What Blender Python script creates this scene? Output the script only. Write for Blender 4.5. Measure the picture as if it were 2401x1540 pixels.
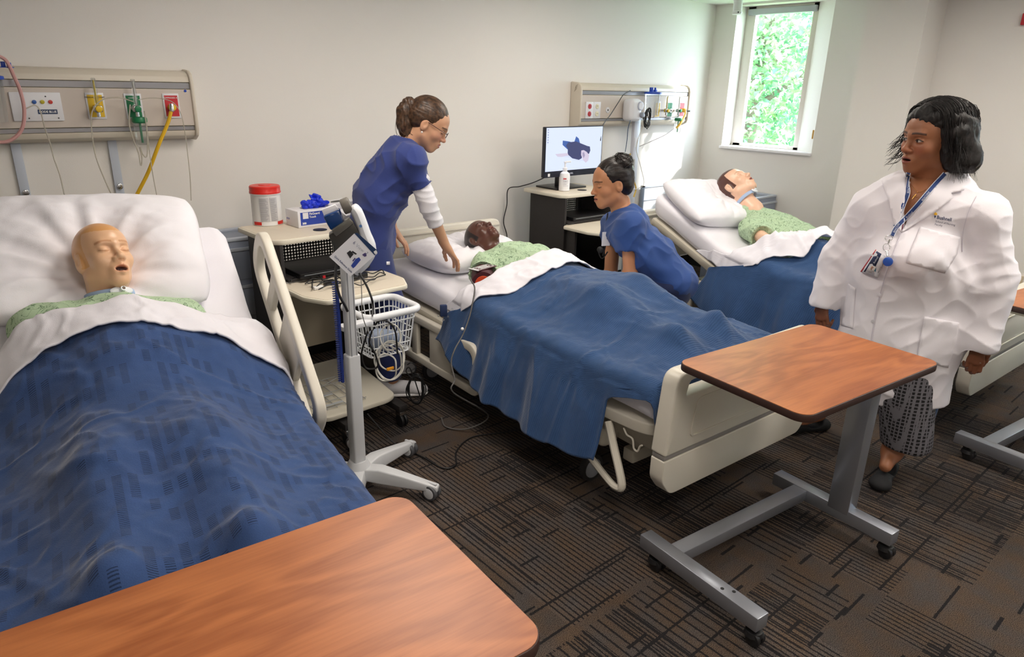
import bpy, bmesh, math, random
import numpy as np
from mathutils import Vector, Matrix, Euler, noise
from mathutils.bvhtree import BVHTree
for _o in list(bpy.data.objects): bpy.data.objects.remove(_o, do_unlink=True)
SC = bpy.context.scene
COL = SC.collection
PI = math.pi
# ------------------------------------------------------------ camera
CAM_H = 1.62
YAW, PITCH, ROLL, FPX = 0.72262618, 0.33805488, -0.02302143, 1615.8
_f = Vector((math.sin(YAW)*math.cos(PITCH), math.cos(YAW)*math.cos(PITCH), -math.sin(PITCH)))
_r = Vector((math.cos(YAW), -math.sin(YAW), 0)); _d = _f.cross(_r)
_c, _s = math.cos(ROLL), math.sin(ROLL)
CR = _c*_r + _s*_d; CD = -_s*_r + _c*_d; CF = _f
cam = bpy.data.objects.new('camera', bpy.data.cameras.new('camera')); COL.objects.link(cam)
cam.matrix_world = Matrix(((CR.x, -CD.x, -CF.x, 0), (CR.y, -CD.y, -CF.y, 0), (CR.z, -CD.z, -CF.z, CAM_H), (0, 0, 0, 1)))
cam.data.sensor_width = 36; cam.data.lens = 36*FPX/2401; cam.data.clip_start = .05
SC.camera = cam
# ------------------------------------------------------------ colour management, sky, sun
SC.view_settings.view_transform = 'Standard'; SC.view_settings.look = 'None'
SC.view_settings.gamma = 1; SC.view_settings.use_curve_mapping = False
SC.view_settings.exposure = 0.14
W = bpy.data.worlds.new('sky'); SC.world = W; W.use_nodes = True
_n = W.node_tree.nodes; _bg = _n['Background']
_bg.inputs[0].default_value = (.73, .87, 1.0, 1); _bg.inputs[1].default_value = 13.0
sun = bpy.data.objects.new('sun', bpy.data.lights.new('sun', 'SUN')); COL.objects.link(sun)
sun.data.energy = 7.; sun.data.angle = math.radians(2.5); sun.data.color = (1., .98, .95)
sun.rotation_euler = Vector((-1.3, 1., -1.0)).to_track_quat('-Z', 'Y').to_euler(); sun.location = (9, 0, 5)
# ceiling lamps (recessed panels, in the ceiling above and behind the photographer)
LAMPS = [(.7, .1), (1.5, 2.2), (3.0, .1), (3.4, 2.4), (-1.5, -1.2), (.9, -2.0), (4.6, .4)]
LAMP_W = 15.5
for i, (x, y) in enumerate(LAMPS):
    L = bpy.data.lights.new('ceiling_lamp_light', 'AREA'); L.shape = 'RECTANGLE'; L.size = .55; L.size_y = 1.15
    L.energy = LAMP_W; L.color = (1.0, .93, .855)
    lo = bpy.data.objects.new('ceiling_lamp_light', L); COL.objects.link(lo); lo.location = (x, y, 2.318)

# ------------------------------------------------------------ helpers
def ray(px, py):
    return CR*((px-1200.5)/FPX) + CD*((py-770)/FPX) + CF
def at(G, px, py, dd=0.):
    """real point seen at px,py on the upright plane through ground point G (facing the camera), dd metres deeper"""
    L = math.hypot(G[0], G[1]); n = (G[0]/L, G[1]/L); v = ray(px, py)
    t = (L+dd)/(v.x*n[0]+v.y*n[1]); return Vector((0, 0, CAM_H)) + v*t
def lin(h):
    h = h.lstrip('#'); c = [int(h[i:i+2], 16)/255 for i in (0, 2, 4)]
    return tuple((x/12.92 if x <= .04045 else ((x+.055)/1.055)**2.4) for x in c) + (1,)
def nd(nt, t, **kw):
    n = nt.nodes.new(t)
    for k, v in kw.items():
        if k.startswith('i_'):
            key = k[2:]; key = int(key) if key.isdigit() else key.replace('_', ' ')
            n.inputs[key].default_value = v
        else: setattr(n, k, v)
    return n
def new_mat(name):
    m = bpy.data.materials.new(name); m.use_nodes = True
    return m, m.node_tree, m.node_tree.nodes['Principled BSDF']
_MC = {}
def M(name, hexc, rough=.5, metal=0., bump=0., bscale=60., vary=0., vscale=6., emit=0., trans=0., alpha=1., spec=.5, sheen=0., coat=0., stretch=None, attr=None, sss=0.):
    if name in _MC: return _MC[name]
    m, nt, b = new_mat(name); _MC[name] = m; L = nt.links
    c = lin(hexc); b.inputs['Base Color'].default_value = c
    b.inputs['Roughness'].default_value = rough; b.inputs['Metallic'].default_value = metal
    b.inputs['Specular IOR Level'].default_value = spec
    if sheen: b.inputs['Sheen Weight'].default_value = sheen; b.inputs['Sheen Roughness'].default_value = .5
    if coat: b.inputs['Coat Weight'].default_value = coat; b.inputs['Coat Roughness'].default_value = .1
    if trans: b.inputs['Transmission Weight'].default_value = trans; b.inputs['IOR'].default_value = 1.4
    if sss:
        b.inputs['Subsurface Weight'].default_value = sss; b.inputs['Subsurface Radius'].default_value = (.02, .008, .004); b.inputs['Subsurface Scale'].default_value = .3
    if alpha < 1: b.inputs['Alpha'].default_value = alpha
    if emit: b.inputs['Emission Color'].default_value = c; b.inputs['Emission Strength'].default_value = emit
    if attr:
        a = nd(nt, 'ShaderNodeVertexColor', layer_name=attr); L.new(a.outputs[0], b.inputs['Base Color'])
    if vary or bump:
        tc = nd(nt, 'ShaderNodeTexCoord'); mp = nd(nt, 'ShaderNodeMapping'); L.new(tc.outputs['Object'], mp.inputs[0])
        if stretch: mp.inputs['Scale'].default_value = stretch
    if vary:
        n1 = nd(nt, 'ShaderNodeTexNoise', i_Scale=vscale, i_Detail=4.); L.new(mp.outputs[0], n1.inputs[0])
        hs = nd(nt, 'ShaderNodeHueSaturation', i_Color=c); mr = nd(nt, 'ShaderNodeMapRange')
        mr.inputs['To Min'].default_value = 1-vary; mr.inputs['To Max'].default_value = 1+vary
        L.new(n1.outputs['Fac'], mr.inputs[0]); L.new(mr.outputs[0], hs.inputs['Value']); L.new(hs.outputs[0], b.inputs['Base Color'])
        if attr: L.new(a.outputs[0], hs.inputs['Color'])
    if bump:
        n2 = nd(nt, 'ShaderNodeTexNoise', i_Scale=bscale, i_Detail=3.); L.new(mp.outputs[0], n2.inputs[0])
        bp = nd(nt, 'ShaderNodeBump', i_Strength=bump, i_Distance=.004); L.new(n2.outputs['Fac'], bp.inputs['Height']); L.new(bp.outputs[0], b.inputs['Normal'])
    return m

def rot(ax, deg): return Matrix.Rotation(math.radians(deg), 4, ax)
def T(x, y, z): return Matrix.Translation((x, y, z))
class MB:
    """collects simple shapes and links them as ONE mesh object"""
    def __init__(s): s.v = []; s.f = []; s.mi = []; s.cur = 0
    def add(s, vs, fs, mx=None):
        o = len(s.v)
        s.v += [tuple((mx @ Vector(p)) if mx is not None else p) for p in vs]
        s.f += [tuple(i+o for i in f) for f in fs]; s.mi += [s.cur]*len(fs); return s
    def box(s, c, d, mx=None, taper=1.):
        x, y, z = c; a, b, h = d[0]/2, d[1]/2, d[2]/2; t = taper
        vs = [(x-a, y-b, z-h), (x+a, y-b, z-h), (x+a, y+b, z-h), (x-a, y+b, z-h), (x-a*t, y-b*t, z+h), (x+a*t, y-b*t, z+h), (x+a*t, y+b*t, z+h), (x-a*t, y+b*t, z+h)]
        return s.add(vs, [(3, 2, 1, 0), (4, 5, 6, 7), (0, 1, 5, 4), (1, 2, 6, 5), (2, 3, 7, 6), (3, 0, 4, 7)], mx)
    def prism(s, poly, h0, h1, axis='z', mx=None):
        n = len(poly)
        def p3(p, h): return {'z': (p[0], p[1], h), 'y': (p[0], h, p[1]), 'x': (h, p[0], p[1])}[axis]
        vs = [p3(p, h0) for p in poly]+[p3(p, h1) for p in poly]
        fs = [tuple(range(n-1, -1, -1)), tuple(range(n, 2*n))]+[(i, (i+1) % n, n+(i+1) % n, n+i) for i in range(n)]
        return s.add(vs, fs, mx)
    def ring(s, outer, inner, h0, h1, axis='z', mx=None):
        n = len(outer)
        def p3(p, h): return {'z': (p[0], p[1], h), 'y': (p[0], h, p[1]), 'x': (h, p[0], p[1])}[axis]
        vs = [p3(p, h) for h in (h0, h1) for p in outer]+[p3(p, h) for h in (h0, h1) for p in inner]
        fs = []
        for i in range(n):
            j = (i+1) % n
            fs += [(i, j, n+j, n+i), (2*n+j, 2*n+i, 3*n+i, 3*n+j), (n+i, n+j, 3*n+j, 3*n+i), (j, i, 2*n+i, 2*n+j)]
        return s.add(vs, fs, mx)
    def lathe(s, prof, seg=24, mx=None, caps=True):
        vs = []; n = len(prof)
        for r, z in prof: vs += [(r*math.cos(2*PI*k/seg), r*math.sin(2*PI*k/seg), z) for k in range(seg)]
        fs = [(i*seg+k, i*seg+(k+1) % seg, (i+1)*seg+(k+1) % seg, (i+1)*seg+k) for i in range(n-1) for k in range(seg)]
        if caps: fs += [tuple(range(seg-1, -1, -1)), tuple((n-1)*seg+k for k in range(seg))]
        return s.add(vs, fs, mx)
    def cyl(s, p, q, r, seg=16, r2=None):
        return s.tube([p, q], r if r2 is None else [r, r2], seg)
    def tube(s, pts, r, seg=8, closed=False, flat=None, up=None, mx=None):
        pts = [Vector(p) for p in pts]; n = len(pts)
        rs = r if isinstance(r, (list, tuple)) else [r]*n
        tg = []
        for i in range(n):
            if closed: t = pts[(i+1) % n]-pts[i-1]
            else: t = pts[min(i+1, n-1)]-pts[max(i-1, 0)]
            tg.append(t.normalized() if t.length > 1e-9 else Vector((0, 0, 1)))
        u = Vector(up) if up else (Vector((0, 0, 1)) if abs(tg[0].z) < .9 else Vector((1, 0, 0)))
        u = (u-tg[0]*u.dot(tg[0])).normalized(); vs = []
        for i in range(n):
            u = (u-tg[i]*u.dot(tg[i]))
            u = u.normalized() if u.length > 1e-6 else tg[i].orthogonal().normalized()
            w = tg[i].cross(u)
            for k in range(seg):
                a = 2*PI*(k+.5)/seg; fx = flat if flat else 1.
                vs.append(pts[i]+u*(math.cos(a)*rs[i]*fx)+w*(math.sin(a)*rs[i]))
        m = n if closed else n-1
        fs = [(i*seg+k, i*seg+(k+1) % seg, ((i+1) % n)*seg+(k+1) % seg, ((i+1) % n)*seg+k) for i in range(m) for k in range(seg)]
        if not closed: fs += [tuple(range(seg-1, -1, -1)), tuple((n-1)*seg+k for k in range(seg))]
        return s.add([tuple(v) for v in vs], fs, mx)
    def sphere(s, c, r, seg=16, rings=10, mx=None):
        rr = r if isinstance(r, (list, tuple)) else (r, r, r)
        prof = [(math.sin(PI*i/rings), -math.cos(PI*i/rings)) for i in range(1, rings)]
        vs = [(c[0]+p*rr[0]*math.cos(2*PI*k/seg), c[1]+p*rr[1]*math.sin(2*PI*k/seg), c[2]+z*rr[2]) for p, z in prof for k in range(seg)]
        n = len(prof); b = len(vs); vs += [(c[0], c[1], c[2]-rr[2]), (c[0], c[1], c[2]+rr[2])]
        fs = [(i*seg+k, i*seg+(k+1) % seg, (i+1)*seg+(k+1) % seg, (i+1)*seg+k) for i in range(n-1) for k in range(seg)]
        fs += [(b, (k+1) % seg, k) for k in range(seg)]+[(b+1, (n-1)*seg+k, (n-1)*seg+(k+1) % seg) for k in range(seg)]
        return s.add(vs, fs, mx)
    def build(s, name, mat, parent=None, bevel=0., bseg=2, smooth=True, angle=38, recalc=True):
        me = bpy.data.meshes.new(name); me.from_pydata(s.v, [], s.f)
        mats = mat if isinstance(mat, (list, tuple)) else [mat]
        for m in mats: me.materials.append(m)
        me.polygons.foreach_set('material_index', s.mi)
        if recalc or bevel:
            bm = bmesh.new(); bm.from_mesh(me)
            bmesh.ops.recalc_face_normals(bm, faces=bm.faces)
            if bevel:
                es = [e for e in bm.edges if len(e.link_faces) == 2 and e.calc_face_angle(0) > .5]
                if es: bmesh.ops.bevel(bm, geom=es, offset=bevel, segments=bseg, profile=.5, affect='EDGES', clamp_overlap=True)
            bm.to_mesh(me); bm.free()
        if smooth: me.shade_smooth(); me.set_sharp_from_angle(angle=math.radians(angle))
        o = bpy.data.objects.new(name, me); COL.objects.link(o)
        if parent is not None: o.parent = parent
        return o
def rrect(x0, y0, x1, y1, r, seg=5):
    out = []
    for cx, cy, a0 in ((x1-r, y1-r, 0), (x0+r, y1-r, 90), (x0+r, y0+r, 180), (x1-r, y0+r, 270)):
        out += [(cx+r*math.cos(math.radians(a0+90*k/seg)), cy+r*math.sin(math.radians(a0+90*k/seg))) for k in range(seg+1)]
    return out
def rpoly(pts, r, seg=4):
    """round the corners of a polygon"""
    out = []; n = len(pts)
    for i in range(n):
        p = Vector(pts[i]); a = Vector(pts[i-1])-p; b = Vector(pts[(i+1) % n])-p
        rr = r[i] if isinstance(r, (list, tuple)) else r
        d = min(rr, a.length*.45, b.length*.45); A = p+a.normalized()*d; B = p+b.normalized()*d
        for k in range(seg+1):
            t = k/seg; q = A*(1-t)**2+p*2*t*(1-t)+B*t*t; out.append(tuple(q))
    return out
def smooth_path(pts, n=8, closed=False):
    """Catmull-Rom through the points"""
    P_ = [Vector(p) for p in pts]; N = len(P_); out = []
    segs = N if closed else N-1
    for i in range(segs):
        a = P_[i-1] if (i > 0 or closed) else P_[0]*2-P_[1]
        b = P_[i]; c = P_[(i+1) % N]; d = P_[(i+2) % N] if (i+2 < N or closed) else c*2-b
        for k in range(n):
            t = k/n
            out.append(.5*((2*b)+(c-a)*t+(2*a-5*b+4*c-d)*t*t+(3*b-a-3*c+d)*t**3))
    if not closed: out.append(P_[-1])
    return out
def tag(o, label=None, cat=None, group=None, kind=None):
    if label: o['label'] = label
    if cat: o['category'] = cat
    if group: o['group'] = group
    if kind: o['kind'] = kind
    return o
def thing(name, label, cat, loc=(0, 0, 0), rz=0, group=None):
    o = bpy.data.objects.new(name, None); COL.objects.link(o); o.location = loc; o.rotation_euler = (0, 0, math.radians(rz)); o.empty_display_size = .1
    return tag(o, label, cat, group)
def dup(o, loc=None, rz=None, label=None, group=None):
    r = o.copy(); COL.objects.link(r)
    if loc is not None: r.location = loc
    if rz is not None: r.rotation_euler = (0, 0, math.radians(rz))
    if label: r['label'] = label
    if group: r['group'] = group
    for ch in [c for c in list(bpy.data.objects) if c.parent == o]:
        c2 = ch.copy(); COL.objects.link(c2); c2.parent = r
        for g in [c for c in list(bpy.data.objects) if c.parent == ch]:
            g2 = g.copy(); COL.objects.link(g2); g2.parent = c2
    return r
def grid_obj(name, fn, nu, nv, mat, parent=None, thick=0., sub=0):
    vs = [tuple(fn(i/(nu-1), j/(nv-1))) for j in range(nv) for i in range(nu)]
    fs = [(j*nu+i, j*nu+i+1, (j+1)*nu+i+1, (j+1)*nu+i) for j in range(nv-1) for i in range(nu-1)]
    me = bpy.data.meshes.new(name); me.from_pydata(vs, [], fs)
    for m in (mat if isinstance(mat, (list, tuple)) else [mat]): me.materials.append(m)
    uv = me.uv_layers.new(name='UVMap'); k = 0; dat = []
    for f in fs:
        for i in f: dat += [(i % nu)/(nu-1), (i//nu)/(nv-1)]
    uv.data.foreach_set('uv', dat); me.shade_smooth()
    o = bpy.data.objects.new(name, me); COL.objects.link(o)
    if parent is not None: o.parent = parent
    if thick:
        s = o.modifiers.new('thickness', 'SOLIDIFY'); s.thickness = thick; s.offset = -1
    return o
def text_mesh(txt, size, mx, mat, name, parent=None, bold=0., ext=.0004, align='LEFT', xs=1., surf=None, off=.001, shear=0.):
    """lettering as thin real geometry; text runs along local x, up along local y of mx; surf = BVH it is laid on"""
    c = bpy.data.curves.new(name, 'FONT'); c.body = txt; c.size = size; c.extrude = ext; c.align_x = align; c.offset = bold; c.resolution_u = 2; c.shear = shear
    t = bpy.data.objects.new('tmp', c); COL.objects.link(t); bpy.context.view_layer.update()
    me = bpy.data.meshes.new_from_object(t.evaluated_get(bpy.context.evaluated_depsgraph_get()))
    bpy.data.objects.remove(t); bpy.data.curves.remove(c)
    me.transform(Matrix.Diagonal((xs, 1, 1, 1)))
    if surf is not None:
        nrm = (mx.to_3x3() @ Vector((0, 0, 1))).normalized()
        for v in me.vertices:
            h = v.co.z; p = mx @ Vector((v.co.x, v.co.y, 0))
            hit = surf.ray_cast(p+nrm*.12, -nrm, .4)
            v.co = (hit[0] if hit[0] is not None else p)+nrm*(off+h)
    else: me.transform(mx)
    me.name = name; me.materials.clear(); me.materials.append(mat)
    o = bpy.data.objects.new(name, me); COL.objects.link(o)
    if parent is not None: o.parent = parent
    return o
def frame(o, x, y):
    """matrix with origin o, x axis, y axis (orthonormalised)"""
    x = Vector(x).normalized(); z = x.cross(Vector(y)).normalized(); y = z.cross(x)
    m = Matrix((x, y, z)).transposed().to_4x4(); m.translation = Vector(o); return m
def fbm(x, y, z=0., oct=3):
    s = 0; a = 1.
    for k in range(oct):
        s += a*noise.noise(Vector((x, y, z+7.3*k))); x *= 2.03; y *= 2.03; a *= .5
    return s
def sst(a, b, x):
    t = min(1, max(0, (x-a)/(b-a))); return t*t*(3-2*t)
# ------------------------------------------------------------ implicit modelling: one continuous skin over rounded bones
def _v(p): return np.array([p[0], p[1], p[2]], dtype=np.float32)
def bone(a, b, r0, r1, k=.03, sq=None, f=1.): return dict(t='c', a=_v(a), b=_v(b), r0=r0, r1=r1, k=k, sq=None if sq is None else _v(sq), f=f, op=1)
def ell(c, r, k=.03, R=None): return dict(t='e', c=_v(c), r=_v(r), k=k, R=None if R is None else np.array(R, dtype=np.float32), op=1)
def cutp(p, n, k=.004): return dict(t='p', a=_v(p), n=_v(Vector(n).normalized()), k=k, op=-1)     # removes the side n points to
def sub(p): p = dict(p); p['op'] = -1; return p
def _bb(p):
    if p['t'] == 'c':
        r = max(p['r0'], p['r1'])/min(1., p['f']); return np.minimum(p['a'], p['b'])-r, np.maximum(p['a'], p['b'])+r
    if p['t'] == 'e': r = float(max(p['r'])); return p['c']-r, p['c']+r
    return None
def _ev(p, X, Y, Z):
    if p['t'] == 'c':
        a, b = p['a'], p['b']; x = X-a[0]; y = Y-a[1]; z = Z-a[2]; ba = b-a
        if p['sq'] is not None:
            s = p['sq']; d = (x*s[0]+y*s[1]+z*s[2])*(p['f']-1); x = x+d*s[0]; y = y+d*s[1]; z = z+d*s[2]
            ba = ba+s*float(ba@s)*(p['f']-1)
        h = np.clip((x*ba[0]+y*ba[1]+z*ba[2])/max(1e-9, float(ba@ba)), 0, 1)
        return np.sqrt((x-h*ba[0])**2+(y-h*ba[1])**2+(z-h*ba[2])**2)-(p['r0']+(p['r1']-p['r0'])*h)
    if p['t'] == 'e':
        c, r = p['c'], p['r']; x = X-c[0]; y = Y-c[1]; z = Z-c[2]
        if p['R'] is not None:
            R = p['R']; x, y, z = (R[0, 0]*x+R[1, 0]*y+R[2, 0]*z, R[0, 1]*x+R[1, 1]*y+R[2, 1]*z, R[0, 2]*x+R[1, 2]*y+R[2, 2]*z)
        k0 = np.sqrt((x/r[0])**2+(y/r[1])**2+(z/r[2])**2); k1 = np.sqrt((x/r[0]**2)**2+(y/r[1]**2)**2+(z/r[2]**2)**2)
        return k0*(k0-1)/np.maximum(k1, 1e-6)
    a, n = p['a'], p['n']; return -((X-a[0])*n[0]+(Y-a[1])*n[1]+(Z-a[2])*n[2])
def sdf_arrays(prims, res, lo=None, hi=None):
    adds = [p for p in prims if p['op'] > 0]
    L = np.min([_bb(p)[0] for p in adds], axis=0)-3*res; H_ = np.max([_bb(p)[1] for p in adds], axis=0)+3*res
    if lo is not None: L = np.maximum(L, np.array(lo, dtype=np.float32)); H_ = np.minimum(H_, np.array(hi, dtype=np.float32))
    n = np.ceil((H_-L)/res).astype(int)+1
    xs = [(L[i]+res*np.arange(n[i])).astype(np.float32) for i in range(3)]
    D = np.full(n, .5, dtype=np.float32)
    for p in prims:
        bb = _bb(p)
        if bb is None: sl = (slice(None),)*3
        else:
            m = p['k']*1.5+4*res
            i0 = np.clip(((bb[0]-m-L)/res).astype(int), 0, n); i1 = np.clip(((bb[1]+m-L)/res).astype(int)+2, 0, n)
            if np.any(i1 <= i0): continue
            sl = tuple(slice(a, b) for a, b in zip(i0, i1))
        X = xs[0][sl[0]][:, None, None]; Y = xs[1][sl[1]][None, :, None]; Z = xs[2][sl[2]][None, None, :]
        d = _ev(p, X, Y, Z); cur = D[sl]; k = p['k']
        if p['op'] > 0: h = np.maximum(k-np.abs(cur-d), 0)/k; D[sl] = np.minimum(cur, d)-h*h*k*.25
        else: d = -d; h = np.maximum(k-np.abs(cur-d), 0)/k; D[sl] = np.maximum(cur, d)+h*h*k*.25
    D[0] = D[-1] = .5; D[:, 0] = D[:, -1] = .5; D[:, :, 0] = D[:, :, -1] = .5
    # surface nets
    S = D < 0; c = S[:-1, :-1, :-1].astype(np.int8)
    for i, j, k in ((1, 0, 0), (0, 1, 0), (0, 0, 1), (1, 1, 0), (1, 0, 1), (0, 1, 1), (1, 1, 1)):
        c = c+S[i:S.shape[0]-1+i, j:S.shape[1]-1+j, k:S.shape[2]-1+k]
    act = (c > 0) & (c < 8); idx = np.argwhere(act); vid = np.full(act.shape, -1, dtype=np.int64); vid[act] = np.arange(len(idx))
    P_ = np.zeros((len(idx), 3), dtype=np.float64); N_ = np.zeros(len(idx))
    cs = [(0, 0, 0), (1, 0, 0), (0, 1, 0), (1, 1, 0), (0, 0, 1), (1, 0, 1), (0, 1, 1), (1, 1, 1)]
    vals = [D[idx[:, 0]+a, idx[:, 1]+b, idx[:, 2]+c_] for a, b, c_ in cs]
    for i, j in ((0, 1), (2, 3), (4, 5), (6, 7), (0, 2), (1, 3), (4, 6), (5, 7), (0, 4), (1, 5), (2, 6), (3, 7)):
        a, b = vals[i], vals[j]; m = (a < 0) != (b < 0); t = np.where(m, a/(np.where(m, a-b, 1)), 0)
        for q in range(3): P_[:, q] += np.where(m, cs[i][q]+t*(cs[j][q]-cs[i][q]), 0)
        N_ += m
    P_ = (P_/N_[:, None]+idx)*res+L
    F = []
    for ax in range(3):
        o = [0, 0, 0]; o[ax] = 1; n0 = S.shape
        A = S[:n0[0]-o[0], :n0[1]-o[1], :n0[2]-o[2]]; B = S[o[0]:, o[1]:, o[2]:]
        e = np.argwhere(A != B); e = e[(e > 0).all(axis=1) & (e < np.array(act.shape)).all(axis=1)]
        u, v = [(1, 2), (2, 0), (0, 1)][ax]; du = np.eye(3, dtype=int)[u]; dv = np.eye(3, dtype=int)[v]
        q = np.stack([vid[tuple((e-a).T)] for a in (0*du, du, du+dv, dv)], axis=1)
        fl = A[tuple(e.T)]; q[~fl] = q[~fl][:, ::-1]; F.append(q)
    F = np.concatenate(F); F = F[(F >= 0).all(axis=1)]
    return P_, F
def normals_of(P_, F):
    n = np.cross(P_[F[:, 2]]-P_[F[:, 0]], P_[F[:, 3]]-P_[F[:, 1]]); N = np.zeros_like(P_)
    for i in range(4): np.add.at(N, F[:, i], n)
    return N/np.maximum(np.linalg.norm(N, axis=1)[:, None], 1e-12)
def relax(P_, F, it=2, lam=.5):
    for _ in range(it):
        A = np.zeros_like(P_); C = np.zeros(len(P_))
        for i in range(4):
            j = F[:, (i+1) % 4]; np.add.at(A, F[:, i], P_[j]); np.add.at(A, j, P_[F[:, i]]); np.add.at(C, F[:, i], 1); np.add.at(C, j, 1)
        P_ = P_+lam*(A/np.maximum(C, 1)[:, None]-P_)
    return P_
def waves(P_, seed, scale, n=7):
    """smooth wrinkle noise, roughly -1..1, vectorised"""
    r = np.random.RandomState(seed); s = 0
    w = P_*scale+.6*np.sin(P_[:, [1, 2, 0]]*scale*.7+seed)
    for _ in range(n):
        d = r.normal(size=3); d /= np.linalg.norm(d); s = s+np.sin(w@d*r.uniform(.7, 1.8)+r.uniform(0, 6.3))
    return s/math.sqrt(n)/1.2
def ridged(P_, seed, scale): return 1-2*np.abs(waves(P_, seed, scale))**.7
def mesh_np(name, P_, F, mat, parent=None, off=(0, 0, 0), cols=None):
    me = bpy.data.meshes.new(name); me.vertices.add(len(P_)); me.vertices.foreach_set('co', (P_-np.array(off)).astype(np.float32).ravel())
    me.loops.add(F.size); me.loops.foreach_set('vertex_index', F.astype(np.int32).ravel())
    me.polygons.add(len(F)); me.polygons.foreach_set('loop_start', np.arange(0, F.size, 4, dtype=np.int32)); me.polygons.foreach_set('loop_total', np.full(len(F), 4, dtype=np.int32))
    me.update(calc_edges=True); me.validate(); me.shade_smooth()
    if cols is not None:
        a = me.color_attributes.new('Col', 'FLOAT_COLOR', 'POINT'); a.data.foreach_set('color', cols.astype(np.float32).ravel())
    for m in (mat if isinstance(mat, (list, tuple)) else [mat]): me.materials.append(m)
    o = bpy.data.objects.new(name, me); COL.objects.link(o)
    if parent is not None: o.parent = parent
    return o
def dirs(G):
    L = math.hypot(*G); n = Vector((G[0]/L, G[1]/L, 0)); return Vector((n.y, -n.x, 0)), n, Vector((0, 0, 1))
def wm(o):
    if o is None: return Matrix.Identity(4)
    return wm(o.parent) @ Matrix.LocRotScale(o.location, o.rotation_euler, o.scale)
def sdf_obj(name, prims, res, mat, parent=None, wr=None, rel=1, cols=None, lo=None, hi=None):
    P_, F = sdf_arrays(prims, res, lo, hi)
    if rel: P_ = relax(P_, F, rel)
    if wr is not None:
        N = normals_of(P_, F); P_ = P_+N*wr(P_, N)[:, None]
    off = tuple(wm(parent).translation)
    return mesh_np(name, P_, F, mat, parent, off, cols(P_) if cols else None)
def fold(P_, c, d, wl, amp, rad, ph=0., bend=0.):
    """soft parallel creases round point c, running across direction d"""
    q = P_-np.array(c); d = np.array(Vector(d).normalized()); r2 = (q**2).sum(1)
    return amp*np.sin(2*PI*(q@d)/wl+ph+bend*np.sqrt(r2)/rad)*np.exp(-r2/rad**2)
def bvh_of(*objs):
    vs = []; fs = []
    for o in objs:
        mw = wm(o)
        k = len(vs); vs += [mw @ v.co for v in o.data.vertices]; fs += [tuple(i+k for i in p.vertices) for p in o.data.polygons]
    return BVHTree.FromPolygons(vs, fs)
from mathutils.geometry import delaunay_2d_cdt
CAMP = Vector((0, 0, CAM_H))
def lay(px, py, bv, off, fb=None):
    v = ray(px, py).normalized(); h = bv.ray_cast(CAMP, v)
    if h[0] is None:
        h = bv.find_nearest(CAMP+v*(fb or 3.)); p = h[0]; return p-v*off
    return h[0]-v*off
def patch(name, poly, bv, mat, parent, off=.003, thick=.002, step=6., fbd=None, puff=0.):
    """thin piece of cloth or card laid on a surface; outline traced along that surface"""
    P2 = []; n = len(poly)
    for i in range(n):
        a = Vector(poly[i]); b = Vector(poly[(i+1) % n]); m = max(1, int((b-a).length/step))
        P2 += [a.lerp(b, k/m) for k in range(m)]
    nb = len(P2); E_ = [(i, (i+1) % nb) for i in range(nb)]
    x0 = min(p.x for p in P2); x1 = max(p.x for p in P2); y0 = min(p.y for p in P2); y1 = max(p.y for p in P2)
    def inside(x, y):
        c = False
        for i in range(nb):
            a, b = P2[i], P2[(i+1) % nb]
            if (a.y > y) != (b.y > y) and x < (b.x-a.x)*(y-a.y)/(b.y-a.y)+a.x: c = not c
        return c
    y = y0+step
    while y < y1:
        x = x0+step
        while x < x1:
            if inside(x, y) and min((p-Vector((x, y))).length for p in P2) > step*.5: P2.append(Vector((x, y)))
            x += step
        y += step
    vs, es, fs, *_ = delaunay_2d_cdt(P2, E_, [], 1, 1e-4)
    V = [lay(v[0], v[1], bv, off, fbd) for v in vs]
    pm = wm(parent); of = pm.translation; rzm = pm.to_3x3().inverted()
    me = bpy.data.meshes.new(name); me.from_pydata([tuple((rzm @ (p-of)) if rzm else p) for p in V], [], [tuple(f) for f in fs]); me.materials.append(mat); me.shade_smooth()
    o = bpy.data.objects.new(name, me); COL.objects.link(o); o.parent = parent
    s = o.modifiers.new('thickness', 'SOLIDIFY'); s.thickness = thick; s.offset = 1
    # solidify outward = towards the viewer side
    bm = bmesh.new(); bm.from_mesh(me); bm.normal_update()
    if sum((f.normal.dot(((rzm @ (CAMP-of)) if rzm else CAMP)-f.calc_center_median()) for f in bm.faces)) < 0: bmesh.ops.reverse_faces(bm, faces=bm.faces)
    bm.to_mesh(me); bm.free()
    return o
def print_on(name, txt, size, org, ang, bv, mat, parent, off=.0015, xs=1., shear=0., bold=0., vdir=None):
    """lettering laid on a surface: size and origin along the surface as seen, real thin geometry"""
    c = bpy.data.curves.new(name, 'FONT'); c.body = txt; c.size = size; c.resolution_u = 2; c.shear = shear; c.offset = bold
    t = bpy.data.objects.new('tmp', c); COL.objects.link(t); bpy.context.view_layer.update()
    me = bpy.data.meshes.new_from_object(t.evaluated_get(bpy.context.evaluated_depsgraph_get())); bpy.data.objects.remove(t); bpy.data.curves.remove(c)
    a = math.radians(ang); ux = (math.cos(a), math.sin(a)); uy = vdir or (math.sin(a), -math.cos(a))
    pm = wm(parent); of = pm.translation; rzm = pm.to_3x3().inverted()
    for v in me.vertices:
        x = v.co.x*xs; y = v.co.y; px = org[0]+ux[0]*x+uy[0]*y; py = org[1]+ux[1]*x+uy[1]*y
        v.co = rzm @ (lay(px, py, bv, off)-of)
    me.name = name; me.materials.clear(); me.materials.append(mat); me.validate()
    o = bpy.data.objects.new(name, me); COL.objects.link(o); o.parent = parent
    return o
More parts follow.
